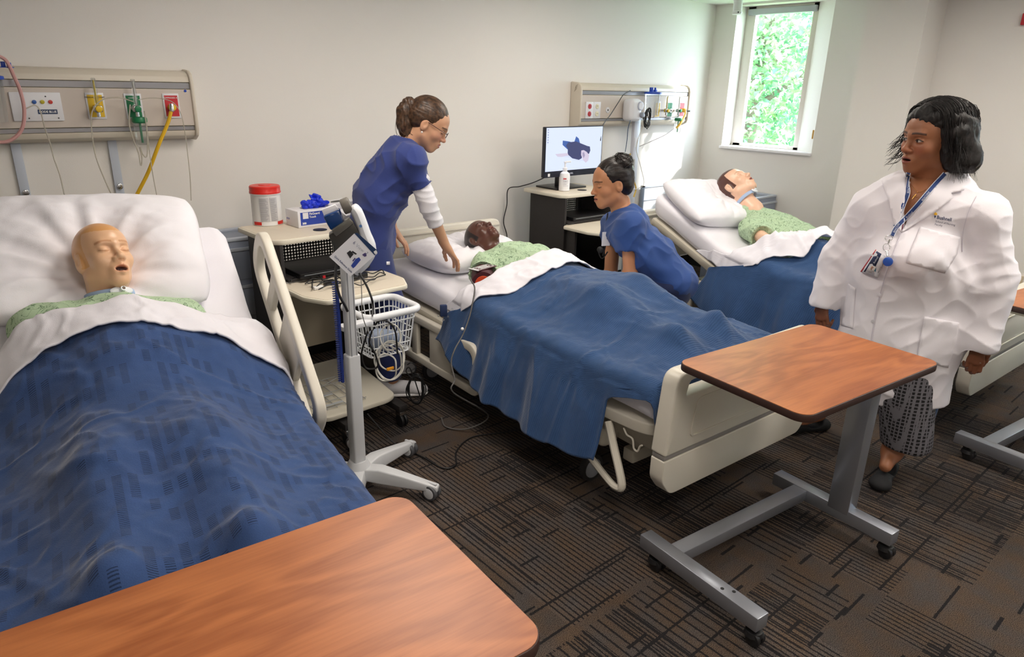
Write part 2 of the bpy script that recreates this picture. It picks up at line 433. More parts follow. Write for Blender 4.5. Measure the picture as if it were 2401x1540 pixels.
# ------------------------------------------------------------ heads and hands
def head_prims(s=1., mouth=0., female=True, smooth_lid=True, neck=True, wide=1.):
    j = .93 if female else 1.04; w = wide
    P = [ell((0, .014, .034), (.074*w, .093, .088), .02), ell((0, -.030, -.022), (.060*w, .060, .082), .03),
         ell((0, -.020, .040), (.064*w, .072, .062), .02),
         bone((-.050*j*w, -.002, -.062), (0, -.062, -.094), .016*j, .017, .03), bone((.050*j*w, -.002, -.062), (0, -.062, -.094), .016*j, .017, .03),
         ell((0, -.070, -.097), (.021*j, .017, .016), .018)]
    for q in (-1, 1): P += [ell((q*.036*w, -.056, -.026), (.024, .024, .022), .02), ell((q*.072*w, .012, -.010), (.010, .018, .03), .012)]
    if neck: P += [bone((0, .026, -.06), (0, .045, -.19), .048 if female else .056, .056 if female else .064, .035)]
    P += [bone((-.034, -.078, .022), (-.006, -.086, .017), .009, .009, .018), bone((.034, -.078, .022), (.006, -.086, .017), .009, .009, .018)]
    for q in (-1, 1): P += [sub(ell((q*.031, -.094, .003), (.019, .014, .012), .014))]
    P += [bone((0, -.084, .012), (0, -.106, -.028), .0065, .0095, .013), ell((0, -.106, -.031), (.0105, .011, .009), .008)]
    for q in (-1, 1): P += [ell((q*.0125, -.096, -.034), (.008, .009, .007), .007), ell((q*.031, -.0755, .001), (.0155, .0125, .0115), .005)]
    for q in (-1, 1): P += [sub(ell((q*.006, -.103, -.0395), (.0035, .006, .003), .003))]
    m = mouth
    P += [ell((0, -.081, -.066), (.026, .018, .02), .02)]
    P += [bone((-.020, -.086, -.061), (0, -.0975, -.0575), .0035, .0055, .006), bone((.020, -.086, -.061), (0, -.0975, -.0575), .0035, .0055, .006)]
    P += [bone((-.018, -.086, -.067-m), (0, -.0955, -.070-m), .0035, .0065, .007), bone((.018, -.086, -.067-m), (0, -.0955, -.070-m), .0035, .0065, .007)]
    P += [sub(ell((0, -.098, -.0635-m*.5), (.021, .016, .0012+m*.75), .003))]
    for q in (-1, 1): P += [sub(ell((q*.083*w, .006, -.006), (.007, .009, .014), .006))]
    out = []
    for p in P:
        p = dict(p); p['k'] = p['k']*s
        if p['t'] == 'c': p['a'] = p['a']*s; p['b'] = p['b']*s; p['r0'] *= s; p['r1'] *= s
        else: p['c'] = p['c']*s; p['r'] = p['r']*s
        out.append(p)
    return out
def place_prims(prims, mx):
    R = np.array(mx.to_3x3(), dtype=np.float32); t = np.array(mx.translation, dtype=np.float32); out = []
    for p in prims:
        p = dict(p)
        if p['t'] == 'c': p['a'] = R@p['a']+t; p['b'] = R@p['b']+t; p['sq'] = None if p['sq'] is None else R@p['sq']
        elif p['t'] == 'e': p['c'] = R@p['c']+t; p['R'] = R@(p['R'] if p['R'] is not None else np.eye(3, dtype=np.float32))
        else: p['a'] = R@p['a']+t; p['n'] = R@p['n']
        out.append(p)
    return out
def head_frame(c, face, up):
    """matrix of a head at c looking along face"""
    y = -Vector(face).normalized(); x = y.cross(Vector(up)).normalized(); z = x.cross(y); m = Matrix((x, y, z)).transposed().to_4x4(); m.translation = Vector(c); return m
def face_cols(mx, s, skin, lip, brow, mouth=0., lash='#2a1a14', hair=None, hairf=None, blush=None, eyes=0.):
    inv = np.array(mx.inverted(), dtype=np.float64); sk, lp, br, ls = [np.array(lin(c)) for c in (skin, lip, brow, lash)]
    bl = np.array(lin(blush)) if blush else sk; hr = np.array(lin(hair)) if hair else sk
    def f(P_):
        q = (P_@inv[:3, :3].T+inv[:3, 3])/s; C = np.tile(sk, (len(P_), 1)); x, y, z = q[:, 0], q[:, 1], q[:, 2]; ax = np.abs(x)
        def mix(m, c): m = np.clip(m, 0, 1)[:, None]; C[:] = C*(1-m)+c*m
        fr = (y < -.04)
        if blush: mix(.6*np.exp(-((ax-.038)/.022)**2-((z+.028)/.02)**2)*fr, bl); mix(.4*np.exp(-(x/.014)**2-((z+.03)/.014)**2)*fr, bl)
        m = mouth; mix(fr*(1.25-((x/.0225)**2+((z+.0635+m*.5)/(.0105+m*.5))**2)**2), lp)
        if m: mix(fr*(1.3-((x/.020)**2+((z+.0635+m*.5)/(.002+m*.62))**2)**2)*(y > -.0915), np.array(lin('#3a1512')))
        mix(.85*fr*np.clip(1.6-(np.abs(z-(.0265-(ax-.03)**2*7))/.0035)**2, 0, 1)*(ax > .011)*(ax < .052), br)
        if eyes:
            mix(fr*(1.4-((ax-.031)/.0135)**2-((z-.0005)/.0042)**2), np.array(lin('#b9aca4')))
            for e in (-1, 1): mix(fr*(1.8-((x-e*.031-eyes)/.0052)**2-((z-.001)/.0048)**2), np.array(lin('#1a100c')))
            mix(fr*(y < -.055)*np.clip(1.5-(np.abs(z-(.0058-(ax-.031)**2*22))/.0018)**2, 0, 1)*(ax > .016)*(ax < .047), ls)
        else: mix(fr*(y < -.055)*np.clip(1.3-(np.abs(z-(-.0045+(ax-.031)**2*16))/.0016)**2, 0, 1)*(ax > .016)*(ax < .047), ls)
        if hairf is not None: mix(hairf(x, y, z), hr)
        return C
    return f
def hand_prims(wrist, direc, palm_n, s=1., curl=.5, spread=.06, side=1, curls=None):
    """palm and five separate bent fingers; direc along the hand, palm_n out of the palm, side=+1: thumb towards cross(direc, palm_n)"""
    d = Vector(direc).normalized(); n = Vector(palm_n); n = (n-d*n.dot(d)).normalized(); t = d.cross(n)*side; w = Vector(wrist); P = []
    def W(a, b, c): return w+(d*a+t*b+n*c)*s
    P += [bone(W(-.03, 0, 0), W(.01, 0, 0), .026*s, .025*s, .02*s, n, 1.35)]
    P += [bone(W(.02, .0, 0), W(.075, .022, .004), .022*s, .0135*s, .012*s, n, 1.25), bone(W(.02, 0, 0), W(.078, .003, .0), .022*s, .0135*s, .012*s, n, 1.25), bone(W(.02, -.004, 0), W(.072, -.018, .003), .022*s, .013*s, .012*s, n, 1.25)]
    F = [(.080, .027, .041, .0088, 1.), (.084, .009, .046, .009, 1.05), (.080, -.009, .043, .0085, 1.1), (.072, -.026, .034, .0075, 1.15)]
    for k, (a, b, L, r, cf) in enumerate(F):
        c = (curls[k] if curls else curl)*cf; an = .25*c; p = (a-.008, b*.9, .002); sp = spread*(1.5-k)
        segs = (L, L*.62, L*.5); ps = [W(*p)]
        for i, l in enumerate(segs):
            p = (p[0]+l*math.cos(an)*math.cos(sp), p[1]+l*math.sin(sp)*math.cos(an), p[2]+l*math.sin(an)); ps.append(W(*p)); an += c*(1.15 if i == 0 else .8)
        for i in range(3): P += [bone(ps[i], ps[i+1], r*s*(1.04-.07*i), r*s*(.97-.08*i), .0035*s)]
    c = curl*.6; q = [W(.018, .018, .006), W(.046, .042, .014+.012*c), W(.072, .052-.012*c, .022+.020*c), W(.094, .055-.024*c, .028+.026*c)]
    for i, r in enumerate((.0125, .0105, .0095)): P += [bone(q[i], q[i+1], r*s, r*s*.93, .006*s)]
    return P
def skin_mat(name, rough=.5, sss=.08):
    return M(name, '#a07050', rough, bump=.06, bscale=400, attr='Col', sss=sss)
def strands(name, roots, mat, parent, r=.0014, kind='stuff', seg=4):
    """locks of hair as fine tapered tubes"""
    b = MB()
    for pts in roots:
        n = len(pts); b.tube(pts, [r*(1-.75*(i/(n-1))**2) for i in range(n)], seg)
    o = b.build(name, mat, parent, recalc=False)
    if parent is not None:
        iv = wm(parent).inverted()
        for v in o.data.vertices: v.co = iv @ v.co
    if kind: o['kind'] = kind
    return o
# ============================================================ the room
XR, YB, ZC = 5.70, 3.85, 2.33
wallm = M('wall_paint', '#e9e5df', .75, bump=.12, bscale=260, vary=.012, vscale=1.5)
def struct(o): o['kind'] = 'structure'; return o
# carpet: brown grey loop with dark corded lines and short cross bars
def carpet():
    m, nt, b = new_mat('carpet'); L = nt.links
    tc = nd(nt, 'ShaderNodeTexCoord'); sp = nd(nt, 'ShaderNodeSeparateXYZ'); L.new(tc.outputs['Object'], sp.inputs[0])
    def math_(op, a, b_=None, c=None):
        n = nd(nt, 'ShaderNodeMath', operation=op)
        for i, q in enumerate((a, b_, c)):
            if q is None: continue
            if isinstance(q, (int, float)): n.inputs[i].default_value = q
            else: L.new(q, n.inputs[i])
        return n.outputs[0]
    def cells(sx, sy, ox=0., oy=0.):
        cx = math_('FLOOR', math_('MULTIPLY_ADD', sp.outputs[0], sx, ox)); cy = math_('FLOOR', math_('MULTIPLY_ADD', sp.outputs[1], sy, oy))
        cb = nd(nt, 'ShaderNodeCombineXYZ'); L.new(cx, cb.inputs[0]); L.new(cy, cb.inputs[1])
        wn = nd(nt, 'ShaderNodeTexWhiteNoise', noise_dimensions='3D'); L.new(cb.outputs[0], wn.inputs[0]); return wn.outputs['Value']
    # jitter so the cords look hand tufted
    nj = nd(nt, 'ShaderNodeTexNoise', i_Scale=110., i_Detail=1.); L.new(tc.outputs['Object'], nj.inputs[0])
    jx = math_('MULTIPLY_ADD', nj.outputs['Fac'], .006, -.003)
    X = math_('ADD', sp.outputs[0], jx)
    # fine cords along y, in strips whose pitch differs, present only in some cells
    def cords(pitch, duty, mask):
        fr = math_('FRACT', math_('MULTIPLY', X, 1/pitch)); return math_('MULTIPLY', math_('LESS_THAN', fr, duty), mask)
    c1 = cells(5.3, 1.7); c2 = cells(2.6, 4.1, .4, .3); c3 = cells(11., 2.9, .2, .7)
    m1 = math_('GREATER_THAN', c1, .42); m2 = math_('GREATER_THAN', c2, .5); m3 = math_('GREATER_THAN', c3, .55)
    l1 = cords(.0205, .30, m1); l2 = cords(.036, .20, m2); l3 = cords(.0137, .38, math_('MULTIPLY', m3, m2))
    ln = math_('MAXIMUM', math_('MAXIMUM', l1, l2), l3)
    # cross bars along x: thick short dark strokes
    Y = math_('ADD', sp.outputs[1], jx)
    def bars(px, py, ox, oy, duty, th):
        cc = cells(px, py, ox, oy); fy = math_('FRACT', math_('MULTIPLY_ADD', Y, py, oy))
        return math_('MULTIPLY', math_('LESS_THAN', fy, duty), math_('GREATER_THAN', cc, th))
    bb = math_('MAXIMUM', bars(6.3, 9.1, .1, .2, .085, .66), bars(4.1, 5.7, .7, .5, .05, .55))
    bb = math_('MAXIMUM', bb, bars(11.3, 14.1, .3, .9, .16, .86))
    fac = math_('MAXIMUM', ln, bb)
    n1 = nd(nt, 'ShaderNodeTexNoise', i_Scale=420., i_Detail=2.); L.new(tc.outputs['Object'], n1.inputs[0])
    n2 = nd(nt, 'ShaderNodeTexNoise', i_Scale=9., i_Detail=3.); L.new(tc.outputs['Object'], n2.inputs[0])
    cr = nd(nt, 'ShaderNodeValToRGB'); e = cr.color_ramp.elements
    e[0].position = .34; e[0].color = lin('#242120'); e[1].position = .68; e[1].color = lin('#91857b')
    L.new(n1.outputs['Fac'], cr.inputs[0])
    tint = nd(nt, 'ShaderNodeValToRGB'); e = tint.color_ramp.elements
    e[0].position = .35; e[0].color = lin('#c9cbd2'); e[1].position = .65; e[1].color = lin('#dccab8'); L.new(n2.outputs['Fac'], tint.inputs[0])
    mx = nd(nt, 'ShaderNodeMix', data_type='RGBA', blend_type='MULTIPLY'); mx.inputs[0].default_value = 1
    L.new(cr.outputs[0], mx.inputs[6]); L.new(tint.outputs[0], mx.inputs[7])
    # block tone
    bt = math_('MULTIPLY_ADD', c1, .35, .8); hs = nd(nt, 'ShaderNodeHueSaturation'); L.new(mx.outputs[2], hs.inputs['Color']); L.new(bt, hs.inputs['Value'])
    m2_ = nd(nt, 'ShaderNodeMix', data_type='RGBA'); L.new(math_('MULTIPLY', fac, .9), m2_.inputs[0]); L.new(hs.outputs[0], m2_.inputs[6]); m2_.inputs[7].default_value = lin('#1b1b1e')
    L.new(m2_.outputs[2], b.inputs['Base Color']); b.inputs['Roughness'].default_value = .95; b.inputs['Specular IOR Level'].default_value = .15
    hgt = math_('SUBTRACT', n1.outputs['Fac'], math_('MULTIPLY', fac, .8))
    bp = nd(nt, 'ShaderNodeBump', i_Strength=.6, i_Distance=.004); L.new(hgt, bp.inputs['Height']); L.new(bp.outputs[0], b.inputs['Normal'])
    return m
XL, YF = -3.4, -3.2
struct(MB().box(((XR+XL)/2, (YB+YF)/2, -.05), (XR-XL+.4, YB-YF+.4, .1)).build('floor', carpet(), smooth=False))
ceil_m = M('ceiling_paint', '#e9e8e4', .8, bump=.2, bscale=90)
struct(MB().box(((XR+XL)/2, (YB+YF)/2, ZC+.05), (XR-XL+.6, YB-YF+.6, .1)).build('ceiling', ceil_m, smooth=False))
struct(MB().box(((XR+XL)/2, YB+.06, ZC/2), (XR-XL+.4, .12, ZC)).build('wall_back', wallm, smooth=False))
struct(MB().box((XL-.06, (YB+YF)/2, ZC/2), (.12, YB-YF, ZC)).build('wall_left', wallm, smooth=False))
struct(MB().box(((XR+XL)/2, YF-.06, ZC/2), (XR-XL+.4, .12, ZC)).build('wall_front', wallm, smooth=False))
# window wall with a splayed opening and the column
WY0, WY1, WZ0, WZ1 = 2.785, 3.635, 1.15, 2.312      # opening at the wall face
GX = XR+.15; GY0, GY1 = 2.985, 3.62                  # glazing plane
b = MB()
OPN = [(-2.75, -1.35), (-.95, .45)]
ye = WY0
for y0, y1 in OPN[::-1]:
    b.box((XR+.1, (ye+y1)/2, ZC/2), (.2, ye-y1, ZC)); b.box((XR+.1, (y0+y1)/2, .45), (.2, y1-y0, .9)); b.box((XR+.1, (y0+y1)/2, (ZC+WZ1)/2), (.2, y1-y0, ZC-WZ1)); ye = y0
b.box((XR+.1, (ye+YF)/2, ZC/2), (.2, ye-YF, ZC)); b.box((XR+.1, (YB+WY1)/2, ZC/2), (.2, YB-WY1, ZC))
b.box((XR+.1, (WY0+WY1)/2, WZ0/2), (.2, WY1-WY0, WZ0)); b.box((XR+.1, (WY0+WY1)/2, (ZC+WZ1)/2), (.2, WY1-WY0, ZC-WZ1))
b.prism([(XR, WY0), (XR+.2, WY0), (XR+.2, GY0), (GX, GY0)], WZ0, WZ1)
struct(b.build('wall_right', wallm, smooth=False))
struct(MB().box((5.535, 2.188, ZC/2), (.33, .396, ZC)).build('wall_right_column', wallm, smooth=False))
bs = M('black_vinyl_base', '#141414', .6)
struct(MB().box(((XR+XL)/2, YB-.004, .05), (XR-XL, .008, .10)).build('baseboard_back', bs, smooth=False))
struct(MB().box((XR-.004, (YB+YF)/2, .05), (.008, YB-YF, .10)).build('baseboard_right', bs, smooth=False))
# window: sill, frame, pane, blind cassette
win = bpy.data.objects.new('window_1', None); COL.objects.link(win); struct(win)
fm = M('window_frame_paint', '#e6dfd6', .45)
MB().box((XR+.06, (WY0+WY1)/2-.0, WZ0-.008), (.19, WY1-WY0+.01, .022)).build('window_sill', M('sill_white', '#f3f1f4', .4), win, bevel=.003)
b = MB(); gz0, gz1 = WZ0+.003, WZ1
yl = 3.545
for y0, y1 in ((GY0-.02, GY0+.045), (yl, GY1+.015)): b.box((GX+.025, (y0+y1)/2, (gz0+gz1)/2), (.05, y1-y0, gz1-gz0))
b.box((GX+.025, (GY0+GY1)/2, gz0+.012), (.05, GY1-GY0, .024)); b.box((GX+.025, (GY0+GY1)/2, gz1-.03), (.05, GY1-GY0, .06))
b.build('window_frame', fm, win, bevel=.003)
MB().box((GX+.0, (GY0+GY1)/2+.0, gz1-.045), (.05, GY1-GY0-.02, .05)).build('blind_cassette', M('cassette', '#b9bcc4', .5), win, bevel=.008)
MB().box((XR+.012, WY0+.012, 1.30), (.012, .02, .07)).build('frame_clip', M('brass_clip', '#c89a4a', .5), win, bevel=.002)
gl, nt, bb = new_mat('window_glass'); bb.inputs['Base Color'].default_value = (.97, 1, .99, 1); bb.inputs['Roughness'].default_value = 0
tp_ = nt.nodes.new('ShaderNodeBsdfTransparent'); gs_ = nt.nodes.new('ShaderNodeBsdfGlossy'); gs_.inputs['Roughness'].default_value = .02; mx_ = nt.nodes.new('ShaderNodeMixShader'); mx_.inputs[0].default_value = .05
nt.links.new(tp_.outputs[0], mx_.inputs[1]); nt.links.new(gs_.outputs[0], mx_.inputs[2]); nt.links.new(mx_.outputs[0], nt.nodes['Material Output'].inputs[0])
MB().box((GX+.03, (GY0+yl)/2, (gz0+gz1)/2), (.004, yl-GY0, gz1-gz0-.02)).build('pane', gl, win, smooth=False)
diffuser_m, nt, bb = new_mat('sun_diffuser_fabric'); tl = nt.nodes.new('ShaderNodeBsdfTranslucent'); tl.inputs[0].default_value = (.8, .82, .85, 1); mx_ = nt.nodes.new('ShaderNodeMixShader'); mx_.inputs[0].default_value = .6  # translucent sheet material that turns direct sun into soft light
bb.inputs['Base Color'].default_value = (.8, .8, .8, 1); nt.links.new(bb.outputs[0], mx_.inputs[1]); nt.links.new(tl.outputs[0], mx_.inputs[2]); nt.links.new(mx_.outputs[0], nt.nodes['Material Output'].inputs[0])
for k, (y0, y1) in enumerate(OPN):
    w2 = bpy.data.objects.new('window_%d' % (k+2), None); COL.objects.link(w2); struct(w2)
    b = MB()
    for y in (y0+.025, (y0+y1)/2, y1-.025): b.box((GX+.025, y, (.9+WZ1)/2), (.05, .05, WZ1-.9))
    for z in (.925, WZ1-.025): b.box((GX+.025, (y0+y1)/2, z), (.05, y1-y0, .05))
    MB().box((GX-.03, (y0+y1)/2, (.92+WZ1)/2), (.003, y1-y0-.03, WZ1-.93)).build('added_sun_diffuser', diffuser_m, w2, smooth=False)  # unseen sheet, added to keep sun patches out and soften the light
    b.build('window_frame', fm, w2, bevel=.003); MB().box((GX+.03, (y0+y1)/2, (.9+WZ1)/2), (.004, y1-y0-.05, WZ1-.95)).build('pane', gl, w2, smooth=False)
# ceiling lamps: recessed panels with glowing diffusers
dif = M('lamp_diffuser', '#fff0dc', .6, emit=2.5); frm = M('lamp_trim', '#dddddb', .5)
cl = None
for i, (x, y) in enumerate(LAMPS):
    if cl is None:
        cl = thing('ceiling_light', 'recessed rectangular ceiling light panel', 'ceiling light', (x, y, ZC), group='recessed ceiling light panels')
        MB().ring(rrect(-.31, -.61, .31, .61, .01, 2), rrect(-.28, -.58, .28, .58, .01, 2), -.006, 0).build('lamp_frame', frm, cl)
        MB().box((0, 0, -.002), (.56, 1.16, .003)).build('diffuser', dif, cl, smooth=False)
    else: dup(cl, (x, y, ZC))
# trees outside the window
rnd = random.Random(5)
leaf_m, nt, bb = new_mat('tree_leaves'); Lk = nt.links
oi = nd(nt, 'ShaderNodeTexCoord'); nn = nd(nt, 'ShaderNodeTexNoise', i_Scale=3.2, i_Detail=5.); Lk.new(oi.outputs['Object'], nn.inputs[0])
cr = nd(nt, 'ShaderNodeValToRGB'); cr.color_ramp.elements[0].color = lin('#548c68'); cr.color_ramp.elements[0].position = .38; cr.color_ramp.elements[1].color = lin('#a4cc8c'); cr.color_ramp.elements[1].position = .6
Lk.new(nn.outputs['Fac'], cr.inputs[0]); Lk.new(cr.outputs[0], bb.inputs['Base Color']); bb.inputs['Roughness'].default_value = .5
tr = nd(nt, 'ShaderNodeBsdfTranslucent'); Lk.new(cr.outputs[0], tr.inputs[0]); ms = nd(nt, 'ShaderNodeMixShader'); ms.inputs[0].default_value = .55
Lk.new(bb.outputs[0], ms.inputs[1]); Lk.new(tr.outputs[0], ms.inputs[2]); Lk.new(ms.outputs[0], nt.nodes['Material Output'].inputs[0])
def leaf_cloud(name, cx, cy, cz, rx, ry, rz_, n, label, group=None):
    t = thing(name, label, 'tree', (cx, cy, -3.0))
    vs = []; fs = []
    cl_ = [(rnd.gauss(0, .45), rnd.gauss(0, .45), rnd.gauss(0, .45)) for _ in range(60)]
    for _ in range(n):
        c = rnd.choice(cl_); k = .24
        p = Vector(((c[0]+rnd.gauss(0, k))*rx, (c[1]+rnd.gauss(0, k))*ry, (c[2]+rnd.gauss(0, k))*rz_+cz+3.0))
        m = Euler((rnd.uniform(-1, 1), rnd.uniform(-1, 1), rnd.uniform(0, 6.3))).to_matrix(); l = rnd.uniform(.07, .14); w = l*.33
        q = [m @ Vector(a) for a in ((0, 0, 0), (l*.4, w, .01), (l, 0, -.02), (l*.4, -w, .01))]
        o = len(vs); vs += [tuple(p+a) for a in q]; fs.append((o, o+1, o+2, o+3))
    me = bpy.data.meshes.new('foliage'); me.from_pydata(vs, [], fs); me.materials.append(leaf_m)
    o = bpy.data.objects.new('foliage', me); COL.objects.link(o); o.parent = t; o['kind'] = 'stuff'
    bk = M('bark', '#6b5f52', .9, bump=.6, bscale=30)
    b = MB(); b.tube(smooth_path([(0, 0, 0), (.1, .05, 2), (0, .1, 3.5), (.05, 0, cz+3.+rz_*.6)], 6), [.16-.0045*i for i in range(19)], 10)
    for k in range(9):
        z = 2.6+k*.45; a = rnd.uniform(0, 6.3); b.tube(smooth_path([(0.02, .05, z), (math.cos(a)*rx*.4, math.sin(a)*ry*.4, z+.4), (math.cos(a)*rx*.8, math.sin(a)*ry*.8, z+.7)], 4), [.05-.004*i for i in range(9)], 6)
    b.build('trunk', bk, t)
leaf_cloud('tree', 9.6, 5.6, 1.9, 1.5, 1.7, 1.9, 15000, 'leafy green tree close outside the window, on the right of the pane')
leaf_cloud('tree', 10.8, 7.6, 1.6, 1.6, 1.6, 1.9, 7000, 'paler leafy tree further outside, on the left of the pane')
MB().box((14, 3, -3.05), (16, 30, .1)).build('ground_outside', M('lawn', '#6f9a58', .9, vary=.2), smooth=False)['kind'] = 'structure'
# small things on the right wall and ceiling
cm = thing('ceiling_camera', 'small white dome camera on the ceiling beside the window head', 'camera', (5.36, 3.42, ZC))
MB().lathe([(.045, -.0), (.045, -.02), (.036, -.025), (.036, -.10), (.04, -.105), (.038, -.125), (.0, -.128)], 20, caps=False).build('housing', M('white_plastic', '#eeeef0', .4), cm)
for s in (-1, 1): MB().sphere((s*.016-.02, -.034, -.112), .006, 10, 6).build('lens', M('dark_glass', '#30323a', .2), cm)
# ============================================================ beds
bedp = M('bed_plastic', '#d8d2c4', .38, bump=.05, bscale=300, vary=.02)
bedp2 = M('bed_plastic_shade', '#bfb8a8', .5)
dark = M('dark_rubber', '#2b2a2a', .7); blackp = M('black_plastic', '#1a1a1c', .45); steel = M('brushed_steel', '#a9adb6', .34, metal=.75)
greyr = M('grey_wheel', '#8d8f94', .55)
sheet_m = M('white_sheet', '#e9e7ee', .8, bump=.25, bscale=500, sheen=.1)
pillow_m = M('white_pillowcase', '#eeecf2', .8, bump=.2, bscale=450, sheen=.1)
def footboard(par, name='footboard', y0=-.035, y1=.035, z0=.20, z1=.69, slot=True, recess=True):
    # upper shell with handle slot, dark bumper groove, lower shell; shape tapers to the top
    zb = .375
    up = rpoly([(-.485, zb), (.485, zb), (.455, z1), (-.455, z1)], [.012, .012, .05, .05], 5)
    b = MB()
    fb = None
    if slot:
        sl = rpoly([(-.40, z1-.095), (.40, z1-.095), (.385, z1-.038), (-.385, z1-.038)], .018, 5)
        n = len(up); assert len(sl) == n
        b.ring(up, sl, y0, y1, 'y')
    else: b.prism(up, y0, y1, 'y')
    fb = b.build(name, bedp, par, bevel=.009, bseg=3)
    lo = rpoly([(-.43, z0), (.43, z0), (.482, z0+.07), (.482, zb-.02), (-.482, zb-.02), (-.482, z0+.07)], [.03, .03, .02, .006, .006, .02], 4)
    MB().prism(lo, y0+.003, y1-.003, 'y').build('lower_shell', bedp, fb, bevel=.008, bseg=3)
    MB().box((0, (y0+y1)/2, zb-.009), (.96, y1-y0-.012, .02)).build('bumper_groove', M('bumper_grey', '#8e8a86', .5), fb, bevel=.003)
    if recess:
        for yy in (y0-.0015, y1+.0015):
            MB().ring(rpoly([(-.36, zb+.045), (.36, zb+.045), (.335, z1-.115), (-.335, z1-.115)], .03, 6), rpoly([(-.353, zb+.052), (.353, zb+.052), (.328, z1-.122), (-.328, z1-.122)], .025, 6), yy-.003, yy+.003, 'y').build('panel_bead', bedp, fb, bevel=.001)
    return fb
def siderail(par, mx, L_=.80, H_=.27, labels=True):
    """moulded rail: rounded loop with posts and a control panel; local x along, z up, thickness y"""
    b = MB(); out = rpoly([(0, 0), (L_, 0), (L_, H_), (.0, H_)], [.06, .10, .12, .09], 7); inn = rpoly([(.05, .045), (L_-.05, .045), (L_-.05, H_-.045), (.05, H_-.045)], [.03, .06, .08, .05], 7)
    b.ring(out, inn, -.018, .018, 'y', mx)
    for x0, x1 in ((L_*.30, L_*.30+.20), (L_*.68, L_*.68+.06)): b.box(((x0+x1)/2, 0, H_/2), (x1-x0, .026, H_-.06), mx)
    r = b.build('side_rail', bedp, par, bevel=.008, bseg=3)
    if labels:
        x0 = L_*.30+.03
        MB().box((x0+.07, -.0145, H_*.5), (.15, .004, .11), mx).build('control_panel', M('control_panel_grey', '#a9a59c', .5), r, bevel=.003)
        for k, c in enumerate(('#2f6f62', '#3f3f44', '#2f6f62')): MB().box((x0+.02+.045*k, -.0175, H_*.56), (.022, .003, .03), mx).build('button', M('button'+c, c, .5), r)
    return r
def caster(par, x, y, r=.062):
    c = thing('caster', None, None); c.parent = par; c.location = (x, y, 0)
    MB().tube([(0, -.014, r), (0, .014, r)], r, 24).build('wheel_tyre', dark, c, bevel=.006)
    MB().tube([(0, -.016, r), (0, .016, r)], r*.72, 20).build('wheel_hub', greyr, c, bevel=.002)
    return c
def make_bed(key, label, ox, oy, rz, back=0., head=True):
    t = thing('hospital_bed', label, 'bed', (ox, oy, 0), rz)
    footboard(t)
    b = MB()                                                   # under frame
    for s in (-1, 1): b.box((s*.30, 1.08, .30), (.05, 2.0, .07))
    for y in (.25, .75, 1.35, 1.9): b.box((0, y, .30), (.62, .06, .05))
    b.box((0, .30, .17), (.60, .06, .06)); b.box((0, 1.85, .17), (.60, .06, .06))
    for s in (-1, 1): b.box((s*.27, .5, .235), (.04, .5, .04), T(0, 0, 0)); b.box((s*.27, 1.6, .235), (.04, .5, .04))
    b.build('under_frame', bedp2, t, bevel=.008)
    b = MB()                                                   # sleeping deck: thigh and foot sections
    b.prism(rpoly([(-.43, .05), (.43, .05), (.46, .42), (.46, HINGE[key]-.03), (-.46, HINGE[key]-.03), (-.46, .42)], [.12, .12, .05, .01, .01, .05], 6), .385, .435)
    b.build('deck', bedp, t, bevel=.014, bseg=3)
    hg = HINGE[key]-.02; mx = T(0, hg, .41) @ rot('X', back)
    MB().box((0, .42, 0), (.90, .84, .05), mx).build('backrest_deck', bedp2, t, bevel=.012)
    # foot end caster guards: bent flat loops
    for s in (-1, 1):
        pts = smooth_path([(s*.445, .29, .375), (s*.46, .24, .30), (s*.475, .165, .165), (s*.475, .19, .135), (s*.47, .26, .15), (s*.44, .47, .22), (s*.42, .55, .25)], 5)
        MB().tube(pts, .017, 8, flat=.8).build('corner_guard', bedp, t)
        MB().box((s*.36, .40, .255), (.10, .12, .09)).build('leg_cover', bedp, t, bevel=.03, bseg=3)
        MB().tube(smooth_path([(s*.43, .22, .372), (s*.43, .20, .35), (s*.43, .17, .345), (s*.43, .16, .31), (s*.43, .14, .305), (s*.43, .13, .33), (s*.43, .12, .34)], 4), .004, 6).build('drain_hook', bedp, t)
    for x in (-.36, .36):
        for y in (.45, 1.78): caster(t, x, y)
    if head:
        hb = MB().prism(rpoly([(-.44, .42), (.44, .42), (.43, .80), (-.43, .80)], [.02, .02, .05, .05], 5), 2.20, 2.245, 'y').build('headboard', M('headboard_plastic', '#dedacd', .4), t, bevel=.01, bseg=3)
        MB().box((0, 2.197, .765), (.84, .012, .012)).build('headboard_rib', bedp, hb, bevel=.003)
        MB().box((0, 2.197, .70), (.80, .01, .006)).build('headboard_rib', bedp, hb, bevel=.002)
    return t
HINGE = {1: 1.11, 2: 1.36, 3: 1.36}
BEDS = {1: (.270, 1.205, -8.5, 33.), 2: (2.345, 1.27, -3.5, 3.), 3: (4.25, .86, -3.0, 24.)}
bed = {}
bed[1] = make_bed(1, 'beige hospital bed nearest the camera with raised backrest, at the left edge', *BEDS[1])
bed[2] = make_bed(2, 'beige hospital bed in the middle, lying almost flat, with full footboard in view', *BEDS[2])
bed[3] = make_bed(3, 'beige hospital bed furthest right, by the window wall behind the white coat', *BEDS[3])
